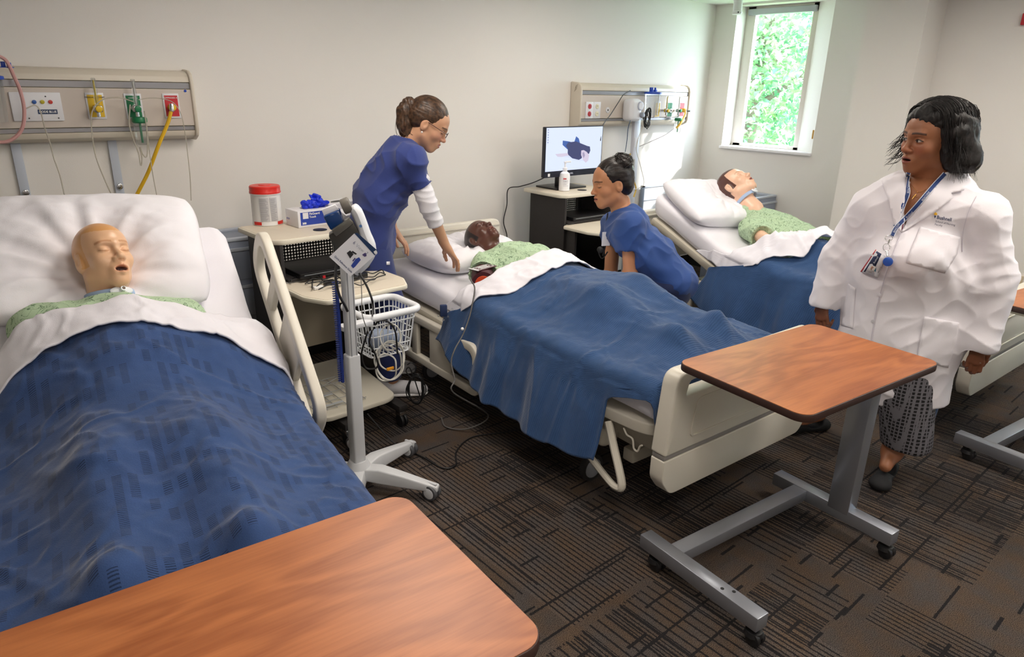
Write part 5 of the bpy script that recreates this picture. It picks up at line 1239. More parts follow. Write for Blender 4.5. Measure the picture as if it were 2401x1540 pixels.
wb(MB().tube(smooth_path([S_(842, 640, -.03), S_(862, 675, -.05), S_(874, 712, -.06), B_(872, 745, -.03), B_(858, 790, -.03), B_(848, 830, -.03), B_(858, 862, -.03), B_(885, 860, -.03), B_(880, 830, -.03), B_(866, 800, -.03), B_(882, 758, -.03), B_(905, 752, -.03), B_(926, 775, -.02), B_(932, 830, -.01)], 6), .0042, 6), 'cable', blackp, bc2)
wb(MB().tube(smooth_path([S_(790, 605, -.03), S_(787, 650, -.05), S_(795, 690, -.05), S_(808, 715, -.045), S_(815, 730, -.04)], 6), .005, 6), 'cable', blackp, bc2)
wb(MB().tube(smooth_path([S_(846, 640, -.03), S_(848, 690, -.045), S_(850, 740, -.04), B_(868, 790, 0), B_(882, 830, 0)], 6), .0018, 5), 'cable', M('grey_cord', '#8f8c86', .5), bc2)
gd2 = thing('grey_pouch', 'grey blue folded pouch inside the wire basket', 'pouch', (1.46, 2.54, .51)); sdf_obj('folded_cloth', [ell((1.455, 2.54, .555), (.06, .05, .045), .02), ell((1.52, 2.54, .54), (.05, .04, .03), .02)], .005, M('pouch_grey', '#7e8aa0', .5), gd2, wr=lambda P_, N: .005*waves(P_, 4, 50))
sc_ = thing('blue_comb_binding', 'blue toothed plastic binding strip along the back of the stand pole', 'strip', (SX-.035, SY+.03, .50)); b = MB(); b.box((SX-.036, SY+.02, .70), (.010, .012, .42))
for k in range(46): b.box((SX-.046, SY+.02, .50+.009*k), (.014, .010, .003))
wb(b, 'toothed_strip', M('binding_blue', '#22398c', .4), sc_)
# black cable on the floor and through the beds
hose_t('black cord from the cart base running over the carpet under the middle bed', [(1.42, 2.62, .16), (1.50, 2.52, .02), (1.545, 2.35, .006), (1.56, 2.22, .005), (1.62, 2.20, .005), (1.70, 2.30, .005), (1.84, 2.36, .005), (2.0, 2.30, .005), (2.2, 2.25, .005), (2.4, 2.3, .005)], blackp, .0035, 'cable', 'floor_cord')
wcoil = thing('cord_coil', 'coiled black cord hanging from the middle bed frame beside the white shoe', 'cord', (1.86, 2.72, 0)); rnd = random.Random(13)
for k in range(5):
    wb(MB().tube(smooth_path([at((1.83, 2.75), 975+rnd.uniform(14, 24)*math.cos(a), 912+rnd.uniform(28, 38)*math.sin(a), rnd.uniform(-.01, .01)) for a in [j*PI/5 for j in range(10)]], 4, True), .0032, 6, True), 'cord_loop', blackp, wcoil)
wb(MB().tube(smooth_path([at((1.83, 2.75), *q) for q in ((985, 930), (972, 890), (960, 862), (952, 870), (966, 885), (975, 862), (965, 850), (955, 855))], 5), .0032, 6), 'cord_loop', blackp, wcoil)
# ============================================================ people and manikins
skin_live = skin_mat('skin', .48, .10); vinyl = skin_mat('manikin_vinyl', .32, .05)
def cloth(name, hexc, **k): return M(name, hexc, .85, bump=.25, bscale=420, sheen=.15, **k)
scrub1 = cloth('royal_navy_scrub', '#2b3b7c'); scrub2 = cloth('navy_scrub', '#234584'); pants2 = cloth('dark_navy_scrub', '#18264f'); pants1 = cloth('navy_scrub_trousers', '#22316a')
whitec = cloth('white_jersey', '#e6e4ea'); coatm = M('white_coat_cotton', '#ece8ee', .8, bump=.15, bscale=600, sheen=.08)
def hair_mat(name, a, b_, rough=.38):
    m, nt, b = new_mat(name); L = nt.links; tc = nd(nt, 'ShaderNodeTexCoord'); n = nd(nt, 'ShaderNodeTexNoise', i_Scale=60., i_Detail=4.); L.new(tc.outputs['Object'], n.inputs[0])
    cr = nd(nt, 'ShaderNodeValToRGB'); cr.color_ramp.elements[0].color = lin(a); cr.color_ramp.elements[0].position = .35; cr.color_ramp.elements[1].color = lin(b_); cr.color_ramp.elements[1].position = .7
    L.new(n.outputs['Fac'], cr.inputs[0]); L.new(cr.outputs[0], b.inputs['Base Color']); b.inputs['Roughness'].default_value = rough; b.inputs['Specular IOR Level'].default_value = .45
    bp = nd(nt, 'ShaderNodeBump', i_Strength=.5, i_Distance=.003); L.new(n.outputs['Fac'], bp.inputs['Height']); L.new(bp.outputs[0], b.inputs['Normal']); return m
black_hair = hair_mat('black_hair', '#060505', '#1c1615', .55); brown_hair = hair_mat('brown_hair', '#2a1c12', '#5d4330', .42); dark_hair = hair_mat('dark_hair', '#0b0808', '#2a201c')
def body_mesh(parent, parts, mat, name='body'):
    VP, FP, CP = [], [], []; k = 0; off = np.array(wm(parent).translation)
    for prims, res, colf in parts:
        P_, F = sdf_arrays(prims, res); P_ = relax(P_, F, 1, .4)
        VP.append(P_); FP.append(F+k); k += len(P_)
        CP.append(colf(P_) if callable(colf) else np.tile(np.array(lin(colf)), (len(P_), 1)))
    return mesh_np(name, np.concatenate(VP), np.concatenate(FP), mat, parent, off, np.concatenate(CP))
tiltm = np.array(Euler((.4, .6, .3)).to_matrix())*np.array([1., .45, 1.])
def ribbon(name, path, width, bv, mat, parent, off=.004, thick=.0015, fbd=None, step=3.):
    pts = [Vector((p[0], p[1], 0)) for p in smooth_path([(x, y, 0) for x, y in path], 6)]; L = []; R_ = []
    for i, p in enumerate(pts):
        t = (pts[min(i+1, len(pts)-1)]-pts[max(i-1, 0)]).normalized(); nn = Vector((-t.y, t.x, 0))*width/2; L.append((p+nn)[:2]); R_.append((p-nn)[:2])
    return patch(name, L+R_[::-1], bv, mat, parent, off, thick, step, fbd)
# ------------------------------------------------------------ woman in the white coat
G = (3.03, 1.05); rg, nn_, up = dirs(G)
def A(px, py, dd=0.): return at(G, px, py, dd)
lady = thing('person', 'woman with a black wavy bob in a white lab coat, looking left, standing at right', 'person', (G[0], G[1], 0))
SK = '#9a6546'
hs = 1.10
hc = A(2187, 326, 0.0); HF = head_frame(hc, -rg*.74-nn_*.66-up*.06, up+rg*.04)
headP = place_prims(head_prims(hs, .0045, True, wide=1.08), HF)
colL = face_cols(HF, hs, SK, '#8a4a40', '#33211a', .004, '#1a0f0c', blush='#a2593f', eyes=-.003)
sh_r = A(2046, 488, .05); sh_l = A(2304, 506, .0)
torso = [bone(A(2150, 500, .02), A(2140, 640, .03), .105, .115, .08, rg, .64), bone(A(2140, 640, .03), A(2110, 800, .04), .115, .12, .08, rg, .66),
         bone(A(2180, 425, .05), A(2160, 480, .03), .075, .085, .06), bone(sh_r, A(2150, 470, .03), .07, .075, .06), bone(sh_l, A(2180, 470, .03), .07, .075, .06),
         ell(A(2172, 465, .01), (.10, .10, .06), .06)]
elb_r, wr_r = A(1968, 600, .05), A(1929, 706, .0); elb_l, wr_l = A(2330, 655, .02), A(2297, 806, -.02)
arms = [bone(sh_r, elb_r, .055, .048, .03), bone(elb_r, wr_r, .048, .033, .02), bone(sh_l, elb_l, .055, .048, .03), bone(elb_l, wr_l, .048, .033, .02)]
foot_l = Vector((3.06, .905, 0)); foot_r = Vector((3.25, 1.34, 0))
an_l = A(2092, 1058, .0); an_r = foot_r+Vector((0, 0, .1)); tl = -nn_*.85-rg*.15; tr_ = -nn_*.6-rg*.8
legs = [bone(A(2135, 850, .0), A(2125, 985, .0), .10, .07, .04), bone(A(2125, 985, .0), an_l, .06, .042, .03), bone(an_l, an_l+Vector((tl.x*.11, tl.y*.11, -.035)), .040, .026, .03),
        bone(A(2080, 850, .1), an_r+Vector((0, 0, .35)), .10, .065, .04), bone(an_r+Vector((0, 0, .35)), an_r, .06, .04, .03), bone(an_r, foot_r+tr_*.12+up*.03, .038, .026, .03)]
handR = hand_prims(wr_r-up*.0, -up+rg*.12-nn_*.15, rg*.5+nn_*.8, 1.0, .95, .03, -1)
handL = hand_prims(wr_l+up*.0, -up-nn_*.1, -rg*.2+nn_*.9, 1.0, .85, .02, 1)
body_mesh(lady, [(torso+arms+legs, .009, SK), (headP+[bone(HF @ Vector((0, .03, -.1)), A(2166, 450, .04), .06, .075, .04)], .0018, colL), (handR, .0025, '#7d4d35'), (handL, .0025, '#7d4d35')], skin_live)
# hair
hp = [ell((0, .022, .048), (.094, .108, .094), .03), ell((.078, .035, -.020), (.040, .062, .085), .04), ell((-.078, .030, -.020), (.030, .055, .075), .04), ell((0, .085, -.02), (.085, .055, .10), .04), ell((.10, .075, -.055), (.036, .04, .05), .03),
      sub(ell((-.010, -.108, -.016), (.058, .072, .098), .012)), sub(ell((0, -.03, -.14), (.05, .08, .05), .02))]
for p in hp:
    for key in ('c', 'r'): p[key] = p[key]*hs
hair = sdf_obj('hair', place_prims(hp, HF), .005, black_hair, lady, wr=lambda P_, N: .006*np.abs(waves(P_, 3, 55))+.006*waves(P_, 5, 25)+.0025*ridged(P_*np.array([1, 1, .4]), 6, 150))
rnd = random.Random(11); locks = []
for i in range(760):
    a = rnd.uniform(-1.75, 1.8); el = rnd.uniform(.15, 1.45)                     # start on the crown, fall outward and down
    start = Vector((math.sin(a)*math.cos(el)*.090, .022+math.cos(a)*math.cos(el)*.104, .050+math.sin(el)*.09))
    R0 = rnd.uniform(1.0, 1.10); pts = []; ln = rnd.uniform(.10, .17) if abs(a) < 2 else rnd.uniform(.06, .13); w1 = rnd.uniform(0, 6); fl = rnd.uniform(.2, 1)*(1.3 if math.sin(a) > 0 else .8)
    for k in range(9):
        t = k/8; e2 = el-t*(el+.35); R1 = R0+.02*rnd.random()
        b = Vector((math.sin(a)*max(math.cos(e2), .2)*.094*R1, .024+math.cos(a)*max(math.cos(e2), .2)*.108*R1, .048+math.sin(e2)*.094))
        if e2 < 0 or t > .5: b = Vector((math.sin(a)*(.098+.05*fl*max(0, t-.6)**1.3*2), .026+math.cos(a)*(.108+.05*fl*max(0, t-.6)), .048-ln*max(0, t-.45)*1.9))
        b += Vector((math.sin(w1+t*6), math.cos(w1*1.3+t*5), math.sin(w1*2+t*4)))*.010*t
        pts.append(HF @ (b*hs))
    locks.append(smooth_path(pts, 2))
for i in range(300):                                                             # fringe and sides: from the crown parting over the temples
    w1 = rnd.uniform(0, 6); sg = 1 if rnd.random() < .62 else -1; y0 = rnd.uniform(-.062, .03); fl = rnd.uniform(.1, 1.); ln = rnd.uniform(.09, .155); pts = []
    for k in range(10):
        t = k/9; an = t*1.9; y = y0+.035*t+(.02*fl*max(0, t-.6)); ff = math.sqrt(max(.25, 1-((y-.022)/.118)**2)); ff += (1-ff)*sst(.6, .95, t)*.6; x = sg*ff*(.006+.094*math.sin(min(an, 1.55)))+sg*(.022*fl*max(0, t-.7)*3); z = .048+.093*ff*math.cos(min(an, 1.62)); z -= ln*max(0, t-.62)*1.9
        pts.append(HF @ (Vector((x+.007*math.sin(w1+t*7)*t, y-.004+.007*math.cos(w1+t*6)*t, z+.004*rnd.random()))*hs))
    locks.append(smooth_path(pts, 2))
for i in range(46):                                                              # wisps blown out past the face and the far side
    sgn = -1; z0 = rnd.uniform(-.04, .05); w1 = rnd.uniform(0, 6); pts = []; dx = rnd.uniform(.02, .055)
    for k in range(7):
        t = k/6; pts.append(HF @ (Vector((sgn*(.082+dx*t*t), -.02-.05*t*(sgn < 0)+.05*(sgn > 0), z0-.075*t+.012*math.sin(w1+t*5)))*hs))
    locks.append(smooth_path(pts, 2))
strands('hair_lock', locks, black_hair, hair, .0013)
# trousers with honeycomb print, shoes
def honey():
    m, nt, b = new_mat('honeycomb_knit'); L = nt.links; tc = nd(nt, 'ShaderNodeTexCoord'); v = nd(nt, 'ShaderNodeTexVoronoi', feature='DISTANCE_TO_EDGE', i_Scale=62., i_Randomness=.15); L.new(tc.outputs['Object'], v.inputs[0])
    cr = nd(nt, 'ShaderNodeValToRGB'); cr.color_ramp.elements[0].color = lin('#6c6a70'); cr.color_ramp.elements[0].position = .12; cr.color_ramp.elements[1].color = lin('#100f13'); cr.color_ramp.elements[1].position = .2
    L.new(v.outputs[0], cr.inputs[0]); L.new(cr.outputs[0], b.inputs['Base Color']); b.inputs['Roughness'].default_value = .8; return m
pt = [bone(A(2128, 840, 0), A(2126, 1030, .0), .115, .100, .03), cutp(A(2126, 1052, 0), -up), bone(A(2075, 850, .12), an_r+up*.16, .11, .095, .04), cutp(an_r+up*.07, -up)]
sdf_obj('trousers', pt, .006, honey(), lady, wr=lambda P_, N: .005*waves(P_*np.array([1, 1, .15]), 8, 34))
shoe_m = M('black_suede', '#141519', .75, bump=.2)
for an, ft, d in ((an_l, foot_l, tl), (an_r, foot_r, tr_)):
    d = Vector((d.x, d.y, 0)).normalized(); c = Vector((an.x, an.y, 0)); sd = Vector((d.y, -d.x, 0))
    sp_ = [bone(c-d*.045+up*.030, c+d*.13+up*.026, .036, .036, .02, up, 1.15), ell(c+d*.135+up*.024, (.045, .045, .024), .02), sub(ell(c+d*.02+up*.065, (.052, .052, .045), .01)), cutp(c+up*.002, -up)]
    sdf_obj('shoe', sp_, .004, shoe_m, lady)
# coat
cp = [bone(sh_r, elb_r, .076, .070, .04), bone(elb_r, wr_r, .068, .056, .03), bone(sh_l, elb_l, .080, .080, .04), bone(elb_l, wr_l, .078, .068, .03),
      sub(ell(wr_r-up*.105, (.10, .10, .10), .004)), sub(ell(wr_l-up*.11, (.12, .12, .105), .004)),
      bone(A(2150, 505, .02), A(2140, 640, .02), .128, .150, .03, rg, .64), bone(A(2140, 640, .02), A(2112, 790, .03), .150, .152, .06, rg, .65), bone(A(2112, 790, .03), A(2124, 960, .03), .152, .105, .06, rg, .72),
      bone(sh_r, A(2130, 465, .03), .074, .088, .06), bone(sh_l, A(2200, 468, .03), .076, .088, .06), bone(A(2110, 445, .06), A(2225, 440, .06), .074, .078, .05),
      ell(A(2135, 600, -.06), (.16, .14, .10), .06)]
cp += [cutp(A(2120, 944, 0), -up+rg*.16)]
for py, px, r in ((400, 2183, .095), (425, 2176, .086), (450, 2166, .068), (475, 2154, .050), (500, 2142, .036), (520, 2131, .024), (538, 2121, .012)):
    cp.append(sub(bone(A(px, py, -.45), A(px, py, -.045), r, r*.9, .012)))
cp.append(sub(bone(A(2186, 380, .02), A(2180, 418, .05), .080, .078, .01)))
def coat_wr(P_, N):
    d = .0030*waves(P_, 21, 12)+.0048*ridged(P_@tiltm, 4, 15)+.0028*ridged(P_, 14, 34)
    d += fold(P_, A(2225, 640, -.15), Vector((.6, -.4, .55)), .08, .005, .11, 1., 2.)
    low = np.clip((.95-P_[:, 2])/.5, 0, 1); lat = (P_-np.array(A(2120, 800)))@np.array(rg); d += low*.007*np.sin(lat*30+1.5*np.sin(P_[:, 2]*5))
    d += fold(P_, elb_r+rg*.02, up*.8+rg*.5, .05, .004, .08, .5, 3)+fold(P_, elb_l, up*.9-rg*.4, .06, .0045, .09, 0, 3.5)
    return d
coat = sdf_obj('lab_coat', cp, .006, coatm, lady, wr=coat_wr)
cb = bvh_of(coat, [o for o in bpy.data.objects if o.name.startswith('body')][-1])
seam = M('coat_seam', '#d3ced8', .85)
for poly, off in (([(2130, 404), (2110, 408), (2068, 426), (2074, 441), (2084, 470), (2098, 528), (2113, 545), (2112, 512), (2122, 470), (2124, 432)], .006),
                  ([(2216, 404), (2247, 398), (2264, 424), (2259, 447), (2229, 453), (2233, 466), (2185, 502), (2114, 546), (2128, 514), (2160, 478), (2192, 440)], .006)):
    patch('lapel', poly, cb, coatm, coat, off+.003, .006, 7, 3.0)
patch('chest_pocket', [(2158, 532), (2251, 556), (2243, 596), (2215, 640), (2125, 616), (2140, 575)], cb, coatm, coat, .003, .003, 7)
patch('hip_pocket', [(2167, 742), (2248, 756), (2243, 800), (2222, 862), (2150, 842), (2158, 790)], cb, coatm, coat, .003, .003, 7)
patch('hip_pocket', [(1990, 664), (2006, 676), (2000, 770), (1972, 762)], cb, coatm, coat, .003, .003, 7)
ribbon('placket_seam', [(2112, 547), (2092, 600), (2072, 660), (2052, 740), (2038, 830)], 2.2, cb, seam, coat, .0035, .001)
ribbon('shoulder_seam', [(2290, 460), (2270, 500), (2258, 545), (2256, 590)], 1.6, cb, seam, coat, .003, .001)
for px, py in ((2062, 691), (2047, 753)):
    bt = MB().lathe([(.0075, 0), (.0075, .002), (.005, .0025)], 16, frame(lay(px, py, cb, .004)-lady.location, rg, up)).build('button', M('pearl_button', '#d9d8df', .25), coat)
inkm = M('navy_ink', '#1c2a52', .7); yel = M('torch_yellow', '#e8b323', .6)
print_on('lettering', 'Bushnell', 11.5, (2196, 512.5), 10.5, cb, inkm, coat, .006, .92, bold=.25)
print_on('lettering', 'School of Nursing', 6.6, (2193, 520.5), 11.5, cb, inkm, coat, .006, .98)
print_on('lettering', 'Faculty', 6.6, (2191.5, 527.5), 11.5, cb, inkm, coat, .006, .98)
patch('torch_flame', [(2189, 503), (2191, 499.5), (2194, 497), (2197, 500), (2198, 503), (2194, 505)], cb, yel, coat, .005, .0008, 2)
patch('torch_handle', [(2190.5, 505), (2195.5, 506), (2191.5, 512)], cb, inkm, coat, .005, .0008, 2)
patch('red_shirt', [(2119, 522), (2116, 536), (2114, 539), (2117, 524)], cb, M('maroon_knit', '#8a2340', .8), coat, .002, .001, 3)
# lanyard, badge, reel, necklace: worn things of their own
lw = M('lanyard_white', '#dfe3ec', .6); ln_ = M('lanyard_navy', '#24407c', .6); silver = M('silver_ring', '#c7c8c4', .25, metal=1.); gold = M('gold', '#e0b060', .25, metal=1.)
lan = thing('lanyard', 'navy lanyard with white lettering round the neck of the woman in the white coat', 'lanyard', (G[0], G[1], 1.0))
LP = [(2130, 405), (2126, 428), (2128.5, 452), (2117.5, 481), (2106, 511), (2099, 531)]; RP = [(2216, 407), (2188.5, 437), (2153, 478.5), (2128.5, 505.5), (2113, 521), (2100, 536), (2091.5, 553)]
for k, pth in enumerate((LP, RP)):
    ribbon('strap', pth, 11.5, cb, lw, lan, .012+.004*k, .001, 3.0)
    ribbon('strap_band', pth, 8.0, cb, ln_, lan, .0135+.004*k, .001, 3.0)
for txt, o, an_ in (('BEACONS', (2131.5, 453), -84), ('Bushnell', (2112, 506), -71), ('BEACONS', (2163.5, 472), -51), ('Bushnell', (2126, 512), -41), ('BEACON', (2097.5, 546), -59)):
    print_on('lettering', txt, 6.6, o, an_, cb, lw, lan, .0195, .92)
b = MB(); ow = Vector(lan.location)
def Lw(px, py, off): return lay(px, py, cb, off)-ow
b.tube(smooth_path([Lw(2084+9*math.cos(a), 558+6*math.sin(a), .012) for a in [k*PI/5 for k in range(10)]], 3, True), .0012, 6, True)
b.tube([Lw(2086, 562, .012), Lw(2083, 571, .012)], .003, 8)
b.tube(smooth_path([Lw(2078.5+8*math.cos(a), 580+8.5*math.sin(a), .012) for a in [k*PI/6 for k in range(12)]], 2, True), .001, 6, True)
b.tube([Lw(2079, 588, .012), Lw(2080, 600, .012)], .0028, 8); b.build('clip_ring', silver, lan)
reel = MB().lathe([(.0175, 0), (.0175, .006), (.013, .008)], 22, frame(Lw(2082, 613, .016), rg, up)).build('badge_reel', M('blue_plastic', '#2858b8', .35), lan)
bad = thing('id_badge', 'white and navy photo badge with a red stripe, hanging from the navy lanyard', 'badge', (G[0], G[1], .95))
q = [(2053, 586), (2018, 637), (2058, 652), (2076, 600)]
def bq(u, v):   # u along the long side, v across (bilinear)
    a = Vector(q[1]).lerp(Vector(q[0]), u); b_ = Vector(q[2]).lerp(Vector(q[3]), u); return tuple(a.lerp(b_, v))
def bpoly(u0, v0, u1, v1): return [bq(u0, v0), bq(u1, v0), bq(u1, v1), bq(u0, v1)]
patch('card', bpoly(0, 0, 1, 1), cb, M('card_white', '#e6e6ea', .35), bad, .010, .0015, 12)
patch('red_stripe', bpoly(0, -.02, 1.02, .055), cb, M('badge_red', '#b8303c', .4), bad, .0125, .0006, 12)
patch('navy_panel', bpoly(.42, .14, .99, .62), cb, inkm, bad, .0125, .0006, 12); patch('navy_panel', bpoly(.05, .14, .42, .22), cb, inkm, bad, .0125, .0006, 12)
patch('portrait', bpoly(.10, .24, .40, .66), cb, M('portrait_pale', '#d8d3cf', .4), bad, .0126, .0006, 12)
patch('portrait_face', [(2041.5, 627.5), (2044, 623.5), (2048, 625), (2048, 631), (2044, 634), (2041, 631)], cb, M('portrait_skin', '#b88a70', .5), bad, .0135, .0004, 3)
patch('portrait_top', [(2047, 633), (2050, 627.5), (2054, 629), (2053, 638), (2048, 641)], cb, M('portrait_teal', '#1f7f96', .5), bad, .0135, .0004, 3)
print_on('lettering', 'Bushnell', 6.5, (2050.5, 618), -58, cb, lw, bad, .0150, .85)
print_on('lettering', 'FACULTY', 4.2, (2060, 640), -60, cb, inkm, bad, .0150, .9)
nk = thing('necklace', 'fine gold chain with a small gold cross below the throat', 'necklace', (G[0], G[1], 1.1)); ow = Vector(nk.location)
MB().tube(smooth_path([Lw(2136, 432, .003), Lw(2144, 442, .003), Lw(2151.5, 450, .003), Lw(2164, 448, .003), Lw(2172, 443, .003)], 4), .0006, 5).build('chain', gold, nk)
b = MB(); b.tube([Lw(2148, 455, .004), Lw(2138.5, 466.5, .004)], .0016, 6); b.tube([Lw(2141, 458, .004), Lw(2149, 462, .004)], .0014, 6); b.sphere(Lw(2151, 450.5, .003), .0022, 8, 6); b.build('cross_pendant', gold, nk)
MB().tube(smooth_path([wr_l-up*.075+rg*.012+Vector((.013*math.cos(a), .013*math.sin(a), 0))-Vector(lady.location) for a in [k*PI/5 for k in range(10)]], 2, True), .0014, 6, True).build('finger_ring', silver, lady)
# ------------------------------------------------------------ student at the head of the middle bed
G = (1.93, 3.08); rg, nn_, up = dirs(G)
p1 = thing('person', 'standing woman with brown ponytail and glasses, leaning over the middle bed in navy scrubs', 'person', (G[0], G[1], 0))
SK1 = '#c99878'
hc = A(1004, 291, 0); fd = rg*.84-up*.50-nn_*.10; HF = head_frame(hc, fd, rg*.5+up*.86)
hs = 1.0
colS = face_cols(HF, hs, SK1, '#a8605a', '#4a3226', 0, '#30201a', blush='#c98070')
sN = A(968, 378, -.155); sF = A(950, 372, .155); eN = A(1003, 480, -.15); wN = A(1045, 577, -.07); eF = A(905, 470, .20); wF = A(922, 538, .13)
tor = [bone(A(935, 385, 0), A(893, 460, 0), .105, .105, .06, nn_, .62), bone(A(893, 460, 0), A(870, 575, 0), .09, .092, .06, nn_, .70), bone(A(955, 355, .0), HF @ Vector((0, .045, -.10)), .052, .046, .04), bone(sN, A(935, 370, 0), .05, .06, .05), bone(sF, A(935, 370, 0), .05, .06, .05)]
arm = [bone(sN, eN, .045, .036, .02), bone(eN, wN, .036, .024, .015), bone(sF, eF, .045, .036, .02), bone(eF, wF, .036, .024, .015)]
gl_ = Vector((1.76, 3.045, 0)); g2_ = Vector((1.90, 3.33, 0)); toe = Vector((.83, -.56, 0))
hN = A(872, 600, -.085); hF = A(862, 590, .085); kN = Vector((1.82, 3.02, .46)); aN = gl_+toe*.03+up*.10; kF = Vector((1.88, 3.28, .46)); aF = g2_+up*.10
leg = [bone(hN, kN, .072, .055, .04), bone(kN, aN, .052, .036, .03), bone(hF, kF, .072, .055, .04), bone(kF, aF, .055, .036, .03), bone(aN, aN+toe*.08-up*.07, .028, .016, .03), bone(aF, aF+toe*.08-up*.07, .028, .016, .03)]
hdir = (A(1068, 606, -.04)-wN).normalized()
HN = hand_prims(wN, hdir, -up*.75-nn_*.1-rg*.3, 1.0, .30, .12, 1); HFp = hand_prims(wF, (A(950, 568, .10)-wF).normalized(), -up*.8-rg*.3, .95, .35, .07, -1)
body_mesh(p1, [(tor+arm+leg, .008, SK1), (place_prims(head_prims(hs, 0, True), HF), .0025, colS), (HN+[bone(eN, wN, .036, .024, .01)], .0025, SK1), (HFp+[bone(eF, wF, .034, .024, .01)], .0025, SK1)], skin_live)
hp = [ell((0, .020, .042), (.081, .102, .090), .02), ell((0, .06, .0), (.070, .060, .06), .03), sub(ell((0, -.105, -.035), (.080, .075, .085), .01)), sub(ell((0, .0, -.12), (.09, .09, .075), .02)), sub(ell((.085, -.005, -.02), (.03, .028, .034), .01)), sub(ell((-.085, -.005, -.02), (.03, .028, .034), .01))]
hair = sdf_obj('hair', place_prims(hp, HF), .003, brown_hair, p1, wr=lambda P_, N: .0012*np.abs(waves((P_-np.array(hc))@np.array(HF.to_3x3())*np.array([3, .5, 3]), 3, 60)))
pp = [A(978, 252), A(960, 246), A(950, 262), A(950, 290), A(957, 312), A(972, 322), A(982, 330)]
po = [bone(pp[i], pp[i+1], r, r2, .02) for i, (r, r2) in enumerate(((.022, .032), (.032, .038), (.038, .040), (.040, .034), (.034, .024), (.022, .010)))]
pony = sdf_obj('ponytail', po, .004, brown_hair, hair, wr=lambda P_, N: .004*np.abs(waves(P_*np.array([1.5, 1.5, .35]), 6, 110)))
rnd = random.Random(4); lk = []
for i in range(120):
    o = Vector((rnd.gauss(0, .016), rnd.gauss(0, .018), rnd.gauss(0, .014))); lk.append(smooth_path([p_+o*(.3+.25*k) if k < 4 else p_+o*1.35+Vector((0, 0, -rnd.uniform(0, .01))) for k, p_ in enumerate(pp)], 3))
strands('hair_lock', lk, brown_hair, hair, .0015)
MB().tube(smooth_path([A(975, 250)-Vector(p1.location)+(nn_*math.cos(a)+up*.8*math.sin(a)+rg*.3*math.sin(a))*.023 for a in [k*PI/5 for k in range(10)]], 2, True), .006, 8, True).build('hair_tie', M('hair_tie_brown', '#241a16', .8), hair)
# glasses and earring
gm = M('dark_glasses_frame', '#3a1f22', .35); iv = T(*(-Vector(p1.location))) @ HF
b = MB()
for q in (-1, 1):
    b.tube(smooth_path([iv @ Vector((q*.031+.021*math.cos(a), -.108, .001+.014*math.sin(a))) for a in [k*PI/5 for k in range(10)]], 3, True), .0016, 6, True)
    b.tube([iv @ Vector((q*.052, -.106, .006)), iv @ Vector((q*.074, -.06, .008)), iv @ Vector((q*.079, .0, .010))], .0016, 6)
b.tube([iv @ Vector((-.011, -.108, .003)), iv @ Vector((.011, -.108, .003))], .0014, 6); b.build('glasses', gm, p1)
MB().sphere(iv @ Vector((-.085, .004, -.047)), .005, 12, 8).build('pearl_earring', M('pearl', '#f2ece6', .2), p1)
# scrub top, undershirt, trousers, shoes
tp = [bone(sN, sN.lerp(eN, .62), .066, .058, .03), sub(ell(sN.lerp(eN, .50)+(eN-sN).normalized()*.12, (.10, .10, .12), .004)), bone(sF, sF.lerp(eF, .55), .066, .058, .03), sub(ell(sF.lerp(eF, .45)+(eF-sF).normalized()*.12, (.10, .10, .12), .004)),
      bone(A(935, 385, 0), A(893, 460, 0), .122, .120, .06, nn_, .62), bone(A(893, 460, 0), A(871, 560, 0), .116, .118, .06, nn_, .66), bone(A(871, 560), A(868, 600), .118, .118, .04, nn_, .66), bone(A(945, 345, .0), A(900, 400, 0), .072, .09, .05),
      bone(sN, A(925, 378, 0), .064, .08, .05), bone(sF, A(925, 378, 0), .064, .08, .05)]
tp += [cutp(A(868, 605), -up*.97-rg*.2), sub(bone(HF @ Vector((0, .04, -.06)), HF @ Vector((0, .055, -.135)), .068, .062, .006))]
top1_ = sdf_obj('scrub_top', tp, .006, scrub1, p1, wr=lambda P_, N: .004*waves(P_, 3, 14)+.008*ridged(P_@tiltm, 9, 17)+.005*ridged(P_, 4, 34)+fold(P_, A(935, 460, -.1), up*.7+rg*.7, .06, .006, .09, 1, 2.5))
for us in ([bone(sN.lerp(eN, .42), eN, .048, .046, .02), bone(eN, eN.lerp(wN, .42), .046, .042, .02), sub(ell(eN.lerp(wN, .42)+(wN-eN).normalized()*.075, (.08, .08, .075), .003))], [bone(sF.lerp(eF, .42), eF, .048, .046, .02), bone(eF, eF.lerp(wF, .42), .046, .042, .02), sub(ell(eF.lerp(wF, .42)+(wF-eF).normalized()*.075, (.08, .08, .075), .003))]): sdf_obj('undershirt_sleeve', us, .005, whitec, p1, wr=lambda P_, N: .002*waves(P_, 3, 30)+.0035*ridged(P_*np.array([1, 1, 1.6]), 5, 30))
tr1 = [bone(A(868, 570), A(868, 600), .112, .11, .05, nn_, .66), bone(hN, kN, .098, .078, .04), bone(kN, aN+up*.04, .075, .072, .04), bone(hF, kF, .098, .078, .04), bone(kF, aF+up*.04, .075, .072, .04), cutp(up*.10, -up), sub(bone(A(868, 420), A(868, 505), .3, .16, .01))]
tr1[-2] = cutp(Vector((0, 0, .10)), -up)
sdf_obj('scrub_trousers', tr1, .007, pants1, p1, wr=lambda P_, N: .004*waves(P_, 5, 14)+.006*waves(P_*np.array([1, 1, .2]), 5, 24)*np.clip(1.1-P_[:, 2], 0, 1))
tb = bvh_of(top1_, bpy.data.objects['scrub_trousers'])
patch('side_tag', [(906, 613), (914, 613), (914, 621), (906, 621)], tb, whitec, bpy.data.objects['scrub_trousers'], .003, .001, 4)
sm = M('white_mesh_shoe', '#d8d6da', .7, bump=.5, bscale=300); sole = M('white_sole', '#eceaea', .5)
